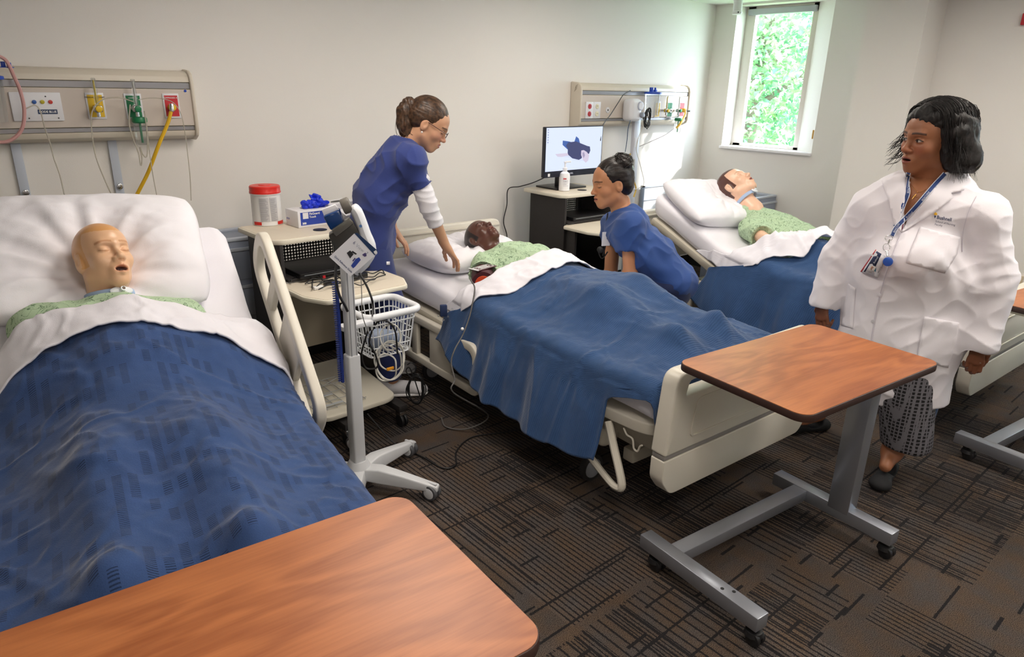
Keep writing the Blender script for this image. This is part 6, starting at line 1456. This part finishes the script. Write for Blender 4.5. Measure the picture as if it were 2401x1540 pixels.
for an in (aN, aF):
    c = Vector((an.x, an.y, 0))-toe*.02
    s_ = [bone(c-toe*.02+up*.055, c+toe*.17+up*.038, .046, .038, .02), bone(c-toe*.015+up*.05, c+up*.10, .046, .042, .02), ell(c+toe*.185+up*.034, (.045, .045, .028), .02), cutp(up*.022, -up), sub(ell(c+up*.135, (.035, .035, .03), .006))]
    sh = sdf_obj('shoe', s_, .004, sm, p1); sdf_obj('sole', [bone(c-toe*.03+up*.014, c+toe*.19+up*.014, .044, .040, .01, up, 2.6), cutp(up*.003, -up)], .004, sole, sh)
    b = MB(); sd = Vector((-toe.y, toe.x, 0))
    for k in range(4): m_ = c+toe*(.05+.022*k)-Vector(p1.location)+up*(.094-.008*k); b.tube([m_-sd*.022-up*.008, m_, m_+sd*.022-up*.008], .0022, 5)
    b.build('laces', whitec, sh)
# ------------------------------------------------------------ student crouching between the beds
G = (3.22, 2.36); rg, nn_, up = dirs(G)
p2 = thing('person', 'crouching woman with black hair in a bun, in navy scrubs, behind the middle bed', 'person', (G[0], G[1], 0))
SK2 = '#bf8560'; hs = 1.10
hc = A(1434, 430, 0); HF = head_frame(hc, -rg*.86-nn_*.46-up*.16, up-rg*.10)
colS = face_cols(HF, hs, SK2, '#a0604e', '#3a261c', .001, '#1a100d', blush='#c07a58')
sN = A(1476, 532, -.155); sF = A(1440, 530, .15); eN = A(1478, 640, -.17); wN = A(1420, 690, -.16); eF = A(1432, 640, .12); wF = A(1392, 680, .05)
hips = A(1574, 655, 0)
tor = [bone(A(1474, 538, 0), A(1520, 590, 0), .09, .095, .06, nn_, .62), bone(A(1520, 590, 0), hips, .095, .115, .06, nn_, .68), bone(A(1462, 515, .0), HF @ Vector((0, .05, -.11)), .055, .048, .04), bone(sN, A(1470, 520, 0), .05, .06, .05), bone(sF, A(1470, 520, 0), .05, .06, .05)]
arm = [bone(sN, eN, .048, .040, .02), bone(eN, wN, .040, .026, .015), bone(sF, eF, .048, .04, .02), bone(eF, wF, .038, .026, .015)]
ft = [Vector((hips.x, hips.y, 0))-rg*.22-nn_*.10, Vector((hips.x, hips.y, 0))-rg*.10+nn_*.12]; kn = [hips-rg*.40-nn_*.12-up*.06, hips-rg*.36+nn_*.13-up*.14]; hj = [hips-nn_*.09-up*.03, hips+nn_*.09-up*.03]
leg = []
for f_, k_, h_ in zip(ft, kn, hj): leg += [bone(h_, k_, .09, .062, .04), bone(k_, f_+up*.09, .058, .038, .03), bone(f_+up*.08, f_-rg*.13+up*.035, .034, .026, .03)]
body_mesh(p2, [(tor+leg, .008, SK2), (arm, .005, SK2), (place_prims(head_prims(hs, .001, True), HF), .0028, colS), (hand_prims(wN, (wN-eN)*.6-up*.5, -up-rg*.2, 1, .6, .04, 1), .003, SK2), (hand_prims(wF, (wF-eF)*.6-up*.5, -up-rg*.2, 1, .6, .04, -1), .003, SK2)], skin_live)
hp = [ell((0, .022, .042), (.083, .103, .090), .02), ell((0, .055, -.015), (.074, .060, .065), .03), sub(ell((0, -.108, -.032), (.078, .072, .088), .01)), sub(ell((0, .0, -.12), (.09, .09, .072), .02)), sub(ell((.088, -.002, -.015), (.03, .028, .036), .01)), sub(ell((-.088, -.002, -.015), (.03, .028, .036), .01))]
for p in hp:
    for key in ('c', 'r'): p[key] = p[key]*hs
hair = sdf_obj('hair', place_prims(hp, HF), .0035, dark_hair, p2, wr=lambda P_, N: .0015*np.abs(waves((P_-np.array(hc))@np.array(HF.to_3x3())*np.array([3, .6, 3]), 3, 55)))
bc = A(1460, 382, .0)
sdf_obj('hair_bun', [ell(bc, (.055, .052, .048), .02), ell(bc+Vector((-.02, 0, -.025)), (.04, .04, .03), .02)], .0035, dark_hair, hair, wr=lambda P_, N: .006*np.abs(waves(P_, 9, 70)))
rnd = random.Random(8); lk = []
for i in range(70):
    a0 = rnd.uniform(0, 6.3); tilt = Euler((rnd.uniform(-1, 1), rnd.uniform(-1, 1), 0)).to_matrix(); R1 = rnd.uniform(.05, .062)
    lk.append([bc+tilt @ Vector((math.cos(a0+t*.5)*R1, math.sin(a0+t*.5)*R1, .012*math.sin(t))) for t in range(8)])
for i in range(8): lk.append([bc+Vector((rnd.gauss(0, .012), rnd.gauss(0, .012), .035+.022*math.sin(t*.8)))+rg*(.012*t-.04) for t in range(6)])
strands('hair_lock', lk, dark_hair, hair, .0014)
tp = [bone(sN, sN.lerp(eN, .5), .070, .066, .03), bone(sF, sF.lerp(eF, .5), .07, .066, .03), sub(ell(sN.lerp(eN, .30)+(eN-sN).normalized()*.12, (.10, .10, .12), .004)), sub(ell(sF.lerp(eF, .30)+(eF-sF).normalized()*.12, (.10, .10, .12), .004)),
      bone(A(1470, 540, 0), A(1520, 592, 0), .120, .122, .06, nn_, .62), bone(A(1520, 592, 0), hips+rg*.02, .122, .128, .06, nn_, .66), bone(A(1466, 512, .0), A(1490, 545, 0), .074, .09, .05), bone(sN, A(1480, 525, 0), .066, .08, .05), bone(sF, A(1480, 525, 0), .066, .08, .05),
      sub(bone(HF @ Vector((0, .035, -.07)), HF @ Vector((0, .045, -.13)), .064, .060, .006))]
sdf_obj('scrub_top', tp, .006, scrub2, p2, wr=lambda P_, N: .005*waves(P_, 13, 14)+.008*ridged(P_@tiltm, 19, 18)+.005*ridged(P_, 3, 34)+fold(P_, A(1495, 585, -.15), rg*.6+up*.8, .06, .006, .08, 0, 2))
tr2 = [bone(hips-up*.02, hips-up*.05, .135, .12, .05, nn_, .66)]
for f_, k_, h_ in zip(ft, kn, hj): tr2 += [bone(h_, k_, .105, .078, .04), bone(k_, f_+up*.12, .075, .065, .04)]
tr2 += [cutp(Vector((0, 0, .12)), -up), sub(bone(hips+up*.27-rg*.1, hips+up*.2+rg*.1, .12, .12, .01))]
sdf_obj('scrub_trousers', tr2, .007, pants2, p2, wr=lambda P_, N: .005*waves(P_, 7, 16))
for f_ in ft: sdf_obj('shoe', [bone(f_+up*.045, f_-rg*.15+up*.035, .040, .032, .02), cutp(up*.003, -up)], .005, shoe_m, p2)
st = thing('stethoscope', 'black stethoscope and badge hanging from the neck of the crouching woman', 'stethoscope', (G[0], G[1], .8)); ow = Vector(st.location)
b = MB()
b.tube(smooth_path([A(1447, 500, -.03)-ow, A(1432, 535, -.10)-ow, A(1422, 565, -.08)-ow, A(1414, 600, -.06)-ow], 6), .0045, 8); b.tube(smooth_path([A(1425, 500, .02)-ow, A(1419, 540, -.02)-ow, A(1416, 575, -.04)-ow, A(1408, 585, -.05)-ow], 6), .0045, 8)
b.tube(smooth_path([A(1414, 578, -.06)-ow, A(1404, 590, -.06)-ow, A(1412, 606, -.06)-ow, A(1425, 590, -.06)-ow], 6), .004, 8); b.build('tubing', blackp, st)
MB().lathe([(.018, 0), (.02, .004), (.018, .012), (.006, .018)], 18, frame(A(1408, 585, -.08)-ow, rg, up)).build('chest_piece', blackp, st)
b = MB(); b.box((0, 0, 0), (.05, .08, .002), frame(A(1421, 560, -.09)-ow, rg*.8+nn_*.4, up)); b.build('badge_card', M('card_white', '#e6e6ea', .35), st)
# ------------------------------------------------------------ manikins
def gown_mat():
    m, nt, b = new_mat('gown_green_print'); L = nt.links; tc = nd(nt, 'ShaderNodeTexCoord'); n = nd(nt, 'ShaderNodeTexNoise', i_Scale=24., i_Detail=3., i_Distortion=1.6); L.new(tc.outputs['Object'], n.inputs[0])
    mm = nd(nt, 'ShaderNodeMath', operation='SUBTRACT'); mm.inputs[1].default_value = .5; L.new(n.outputs['Fac'], mm.inputs[0]); ab = nd(nt, 'ShaderNodeMath', operation='ABSOLUTE'); L.new(mm.outputs[0], ab.inputs[0])
    cr = nd(nt, 'ShaderNodeValToRGB'); cr.color_ramp.elements[0].color = lin('#5f7a5c'); cr.color_ramp.elements[0].position = .006; cr.color_ramp.elements[1].color = lin('#b2caa8'); cr.color_ramp.elements[1].position = .02
    L.new(ab.outputs[0], cr.inputs[0]); L.new(cr.outputs[0], b.inputs['Base Color']); b.inputs['Roughness'].default_value = .85; return m
gownm = gown_mat(); teal = M('gown_binding', '#1f6b66', .8)
def manikin(k, label, hl, tilt, yaw, roll, skin, lip, hairc, mouth, s=1.0, arm=None, armL=None, gdir=None, female=False, brow=None, knee=.10):
    """hl: head centre in bed space; tilt: how far the head end is lifted"""
    t = thing('manikin', label, 'manikin', tuple(BW(k, (hl[0], hl[1], 0))))
    R = rot('Z', BEDS[k][2]).to_3x3(); e = math.radians(tilt)
    up_ = Vector((0, math.cos(e), math.sin(e))); fc = Vector((0, -math.sin(e), math.cos(e)))
    ya = Matrix.Rotation(math.radians(yaw), 3, up_); up2 = up_; fc = ya @ fc; up2 = Matrix.Rotation(math.radians(roll), 3, fc) @ up_
    HF = head_frame(BW(k, hl), R @ fc, R @ up2)
    hf = None
    if hairc: hf = lambda x, y, z: (((z > .066+.25*(np.abs(x)-.03)*(np.abs(x) > .03)-.0*x) & (y < .02)) | ((y > -.035-.5*(z-.02)*(z > .02)) & (z > -.035) & (np.abs(x) > .052-.03*(z > .05)) & ~((np.abs(x) > .074) & (z < .018) & (y < .03)) & (y > -.028)) | ((y > .035) & (z > -.07))).astype(float)
    colf = face_cols(HF, s, skin, lip, brow or skin, mouth, brow or skin, hairc, hf)
    hp = head_prims(s, mouth, female)
    if hairc: hp = hp+[ell(Vector((0, .018, .040))*s, tuple(Vector((.0785, .097, .0895))*s), .006*s), sub(ell(Vector((0, -.115, -.028))*s, tuple(Vector((.078, .068, .098))*s), .004))] if False else hp
    C = lambda x, y, z: BW(k, (hl[0]+x, hl[1]+y, z))
    T_ = lambda x, y, h: BW(k, (x, y, surf_z(k, y)+h))
    sc_ = math.cos(math.radians(BEDS[k][3])); yc = hl[1]-(.20 if k == 1 else .33)*(.55+.45*sc_)
    fy = .12 if k == 1 else 0; ky = (yc-.45*sc_+.30-fy)/2+.02
    body = [bone(T_(hl[0], yc, .085), T_(hl[0]*.5, yc-.40*sc_, .07), .095, .09, .06, R @ Vector((1, 0, 0)), .60), bone(T_(hl[0]-.17, yc+.05, .07), T_(hl[0]+.17, yc+.05, .07), .05, .05, .04), bone(HF @ Vector((0, .04, -.12)), T_(hl[0], yc+.08, .09), .055, .065, .04)]
    for q in (-1, 1): body += [bone(T_(hl[0]*.5+q*.09, yc-.45*sc_, .07), T_(q*.12, ky, knee), .070, .052, .04), bone(T_(q*.12, ky, knee), T_(q*.12, .30-fy, .04), .050, .034, .03), bone(T_(q*.12, .30-fy, .03), T_(q*.13, .26-fy, .09 if k == 1 else .10), .03, .025, .02)]
    arms_ = []
    for q, a_ in ((-1, arm), (1, armL)):
        if a_ is None: a_ = [(hl[0]+q*.20, yc+.03, .07), (hl[0]*.5+q*.25, yc-.25, .05), (hl[0]*.5+q*.22, yc-.48, .04)]
        P0, P1, P2 = [T_(*p) for p in a_]; arms_.append((P0, P1, P2)); body += [bone(P0, P1, .045, .038, .02), bone(P1, P2, .038, .026, .015)]
        body += hand_prims(P2, (P2-P1), -up, .98, .35, .04, q)
    body_mesh(t, [(body, .007, skin), (place_prims(hp, HF), .0025, colf)], vinyl)
    # gown
    g = []
    for P0, P1, P2 in arms_: g += [bone(P0, P0.lerp(P1, .75 if k == 1 else .5), .070, .078, .04)]
    for P0, P1, P2 in arms_: g += [sub(ell(P0.lerp(P1, .72 if k == 1 else .42)+(P1-P0).normalized()*.11, (.10, .10, .11), .004))]
    g += [bone(T_(hl[0]-.22, yc+.06, .085), T_(hl[0]+.22, yc+.06, .075), .060, .060, .05)] if k == 1 else []
    g += [bone(T_(hl[0], yc+.02, .085), T_(hl[0]*.5, yc-.42*sc_, .07), .112, .108, .06, R @ Vector((1, 0, 0)), .58), bone(T_(hl[0]-.19, yc+.05, .075), T_(hl[0]+.19, yc+.05, .075), .068, .068, .05), bone(HF @ (Vector((0, .05, -.20 if k == 1 else -.165))*s), T_(hl[0], yc+.04, .09), .072, .09, .05)]
    g += [sub(bone(HF @ (Vector((0, .0, -.05))*s), HF @ (Vector((0, .022, {1: -.165, 2: -.10, 3: -.135}[k]))*s), .072, .068, .006))]
    ax = R @ Vector((1, 0, 0))
    gm_ = sdf_obj('gown', g, .006, gownm, t, wr=lambda P_, N: .006*waves(P_, 31+k, 14)+.009*ridged(P_@tiltm, 7+k, 16)+.004*ridged(P_, 9+k, 34)+fold(P_, T_(hl[0]-.1, yc-.1, .15), Vector((.6, .8, 0)), .09, .007, .2, k, 2))
    return t, HF, T_, arms_, gm_
def neck_strap(t, HF, s=1., tube=True):
    fo = M('strap_foam_blue', '#a9bfe0', .8); pw = M('trach_plastic', '#e8ecf2', .25)
    iv = T(*(-Vector(t.location))) @ HF
    pts = [iv @ (Vector((.067*math.sin(a), .026-.078*math.cos(a), -.118-.012*math.cos(a)))*s) for a in [k*2*PI/20 for k in range(20)]]
    stp = MB().tube(pts, .005*s, 10, True, flat=2.3, up=(HF.to_3x3() @ Vector((0, 0, 1)))).build('neck_strap', fo, t); stp['label'] = 'pale blue and white foam neck strap'
    b = MB(); b.sphere((0, 0, 0), (.036*s, .006*s, .015*s), 16, 8, iv @ T(0, -.056*s, -.130*s)); b.cyl(iv @ (Vector((.0, -.054, -.130))*s), iv @ (Vector((0, -.073, -.127))*s), .0085*s, 14); b.build('tracheostomy_flange', pw, stp)
    MB().cyl(iv @ (Vector((0, -.073, -.127))*s), iv @ (Vector((0, -.0745, -.127))*s), .005*s, 12).build('port', M('port_dark', '#6b5a48', .5), stp)
m1, HF1, T1, A1, G1 = manikin(1, 'pale blond manikin with open mouth and neck strap in the nearest bed', (-.020, 1.485, 1.025), 57, 24, 4, '#e6b892', '#d99a78', '#dfa468', .010, 1.06, brow='#c89068')
neck_strap(m1, HF1, 1.06)
m2, HF2, T2, A2, G2 = manikin(2, 'dark skinned manikin with open mouth on the middle bed', (.03, 1.84, .775), 14, 6, 4, '#5e3b30', '#7d4a42', '#2e2626', .005, 1.0, arm=[(-.17, 1.55, .08), (-.30, 1.36, .08), (-.27, 1.10, .05)], brow='#3c2620', knee=.13)
m3, HF3, T3, A3, G3 = manikin(3, 'pale brown haired manikin with a bare arm in the bed by the window wall', (.05, 1.80, .99), 26, 8, 0, '#ecc0a4', '#b06a60', '#5b3b34', .004, 1.12, arm=[(-.14, 1.48, .08), (-.30, 1.28, .12), (-.20, 1.02, .15)], brow='#c99a80')
neck_strap(m3, HF3, 1.08)
# ============================================================ blankets: a membrane stretched over the mattress and the manikin beneath
def height_field(k, objs, ycut, y1=1.95, its=70):
    dx = .0125; nx = 79; ny = int(y1/dx)+2; x0 = -.4875; H = np.zeros((nx, ny)); ox, oy, rz, _ = BEDS[k]; a = math.radians(-rz); ca, sa = math.cos(a), math.sin(a)
    ys = np.arange(ny)*dx; H[:] = np.array([surf_z(k, y) for y in ys])[None, :]+.004
    for o in objs:
        me = o.data; co = np.empty(len(me.vertices)*3, dtype=np.float32); me.vertices.foreach_get('co', co); co = co.reshape(-1, 3); m = np.array(wm(o)); co = co@m[:3, :3].T+m[:3, 3]
        x = co[:, 0]-ox; y = co[:, 1]-oy; X = x*ca-y*sa; Y = x*sa+y*ca
        i = np.round((X-x0)/dx).astype(int); j = np.round(Y/dx).astype(int); ok = (i >= 0) & (i < nx) & (j >= 0) & (j < ny) & (Y < ycut)
        np.maximum.at(H, (i[ok], j[ok]), co[ok, 2]+.008)
    B = H.copy()
    for _ in range(2):
        if _ == 0: p = np.pad(B, 1, mode='edge'); B = np.max([p[:-2, 1:-1], p[2:, 1:-1], p[1:-1, :-2], p[1:-1, 2:], B], axis=0)
    S = B.copy()
    for _ in range(its):
        p = np.pad(S, 1, mode='edge'); S = np.maximum(B, (p[:-2, 1:-1]+p[2:, 1:-1]+p[1:-1, :-2]+p[1:-1, 2:])/4)
    for _ in range(3):
        p = np.pad(S, 1, mode='edge'); S = (p[:-2, 1:-1]+p[2:, 1:-1]+p[1:-1, :-2]+p[1:-1, 2:]+4*S)/8
    S += .004
    def f(x, y):
        u = min(max((x-x0)/dx, 0), nx-1.001); v = min(max(y/dx, 0), ny-1.001); i, j = int(u), int(v); u -= i; v -= j
        return float((S[i, j]*(1-u)+S[i+1, j]*u)*(1-v)+(S[i, j+1]*(1-u)+S[i+1, j+1]*u)*v)
    return f
def parts_of(t): return [o for o in bpy.data.objects if o.parent == t and o.type == 'MESH' and o.name.split('.')[0] in ('body', 'gown')]
top1 = height_field(1, parts_of(m1), 1.27, its=110); top2 = height_field(2, parts_of(m2), 1.62, its=160); top3 = height_field(3, parts_of(m3), 1.58)
# ---- bed 1
def lerp_tab(tab, x):
    if x <= tab[0][0]: return tab[0][1]
    for (a, b_), (c, d) in zip(tab, tab[1:]):
        if x <= c: t = (x-a)/(c-a); t = t*t*(3-2*t); return b_+(d-b_)*t
    return tab[-1][1]
hem1 = [(-.75, 1.04), (-.45, 1.14), (-.24, 1.16), (.02, 1.18), (.20, 1.18), (.36, 1.17), (.47, 1.13), (.75, 1.0)]
drape('blanket', 1, 'navy open-weave blanket spread over the bed nearest the camera', 'blanket', blue1, top1, .475, lambda v: .34, lambda v: .24, lambda s: -.10, lambda s: lerp_tab(hem1, s), 190, 210, flare=.02, seed=1.3)
hem2 = [(-.85, 1.50), (-.60, 1.42), (-.46, 1.28), (-.30, 1.15), (-.10, 1.12), (.15, 1.13), (.46, 1.15), (.9, 1.12)]
drape('blanket', 2, 'navy crepe blanket hanging low over the side of the middle bed', 'blanket', blue2, top2, .465, lambda v: .36+.02*math.sin(v*5)-.10*sst(.7, 1., v), lambda v: .28,
      lambda s: -.09+.36*sst(.42, .58, -s)+.1*sst(.46, .6, s), lambda s: lerp_tab(hem2, s), 190, 190, flare=.28, fold=.018, seed=4.1)
hem3 = [(-.9, 1.66), (-.62, 1.56), (-.46, 1.28), (-.3, 1.06), (.1, .92), (.3, .94), (.46, .96), (.9, 1.0)]
drape('blanket', 3, 'navy blanket over the bed by the window wall, behind the white coat', 'blanket', blue2, top3, .465, lambda v: .40, lambda v: .28, lambda s: -.06, lambda s: lerp_tab(hem3, s), 130, 130, flare=.3, fold=.02, seed=8.)
# folded-back top sheets
def sheet(k, topf, hemt, wid, hw, dl, dr, label, seed, foldz=.018, flare=.1, wr=1.3):
    return drape('top_sheet', k, label, 'sheet', sheet_m, topf, hw, lambda v: dl, lambda v: dr, lambda s: lerp_tab(hemt, s)-.06, lambda s: lerp_tab(hemt, s)+lerp_tab(wid, s), 150, 34, .006, flare, .01, seed, foldz, wr)
sheet(1, top1, hem1, [(-.6, .22), (-.25, .11), (.0, .125), (.2, .15), (.36, .16), (.6, .16)], .478, .34, .16, 'white top sheet folded back over the navy blanket of the nearest bed', 2.)
sheet(2, top2, hem2, [(-.7, .05), (-.46, .08), (-.2, .14), (.1, .12), (.46, .16)], .468, .10, .2, 'white top sheet folded back over the navy blanket of the middle bed', 5.)
sheet(3, top3, hem3, [(-.7, .10), (-.46, .14), (-.2, .16), (.1, .12), (.46, .12)], .468, .14, .14, 'rumpled white top sheet folded back on the bed by the window wall', 9., .022, .1, 2.5)
# ============================================================ blood pressure cuff on the middle manikin and its tube
P0, P1, P2 = A2[0]
cuf = thing('pressure_cuff', 'maroon blood pressure cuff with white label on the arm of the middle manikin', 'cuff', tuple(P0.lerp(P1, .8)))
ax_ = (P1-P0).normalized(); e1 = ax_.orthogonal().normalized(); mid = P0.lerp(P1, .82)
mar = M('maroon_nylon', '#4a1c26', .6, bump=.3, bscale=300)
wb(MB().tube([mid-ax_*.065, mid-ax_*.05, mid+ax_*.05, mid+ax_*.065], [.058, .060, .058, .056], 24), 'cuff_band', mar, cuf)
wb(MB().tube([mid+ax_*.085, mid+ax_*.092], .041, 20), 'orange_stripe', M('stripe_orange', '#e0502a', .5), cuf)
fl_c = mid+Vector((0, 0, .058)); wb(MB().box((0, 0, 0), (.15, .065, .004), frame(fl_c, BW(2, (1, .25, 0))-BW(2, (0, 0, 0)), BW(2, (-.25, 1, 0))-BW(2, (0, 0, 0)))), 'cuff_flap', mar, cuf, bevel=.002)
fm2 = frame(fl_c+Vector((0, 0, .0028)), BW(2, (1, .25, 0))-BW(2, (0, 0, 0)), BW(2, (-.25, 1, 0))-BW(2, (0, 0, 0)))
wb(MB().ring(rrect(-.055, -.026, .06, .026, .003), rrect(-.051, -.022, .056, .022, .003), 0, .0008, 'z', fm2), 'white_print', white_t, cuf)
for k in range(4): wb(MB().box((.002, .014-.009*k, .0004), (.085-.012*(k % 2), .004, .0008), fm2), 'white_print', white_t, cuf)
wb(MB().box((-.072, 0, .001), (.010, .065, .003), fm2), 'white_edge', white_t, cuf)
hose_t('grey tube running from the pressure cuff over the navy blanket edge to the floor', [at((2.0, 2.6), *q) for q in ((1103, 655, -.02), (1113, 675, -.06), (1108, 710, -.10), (1100, 745, -.14), (1085, 785, -.20), (1066, 820, -.27), (1058, 850, -.30), (1066, 890, -.34), (1063, 920, -.36))]+[(1.93, 2.35, .10), (1.86, 2.42, .02), (1.80, 2.52, .008), (1.84, 2.62, .008)], M('grey_rubber', '#5c5a58', .5), .0035, 'tube', 'tube')
wb(MB().sphere(tuple(at((2.0, 2.6), 1084, 771, -.20)), .008, 10, 8), 'white_connector', white_t, cuf)
cl2 = thing('blue_cuff_strap', 'short navy strap with clear clips at the mattress edge by the middle blanket', 'strap', tuple(at((2.0, 2.6), 1040, 735, .0)))
wb(MB().box((0, 0, 0), (.035, .06, .02), frame(at((2.0, 2.6), 1040, 728, .0), rgS, upS)), 'strap', M('strap_navy', '#1f3158', .7), cl2, bevel=.004)
for q in ((1028, 740), (1040, 750), (1050, 742), (1060, 725)): wb(MB().sphere(tuple(at((2.0, 2.6), *q)), .006, 8, 6), 'clear_clip', clearp, cl2)
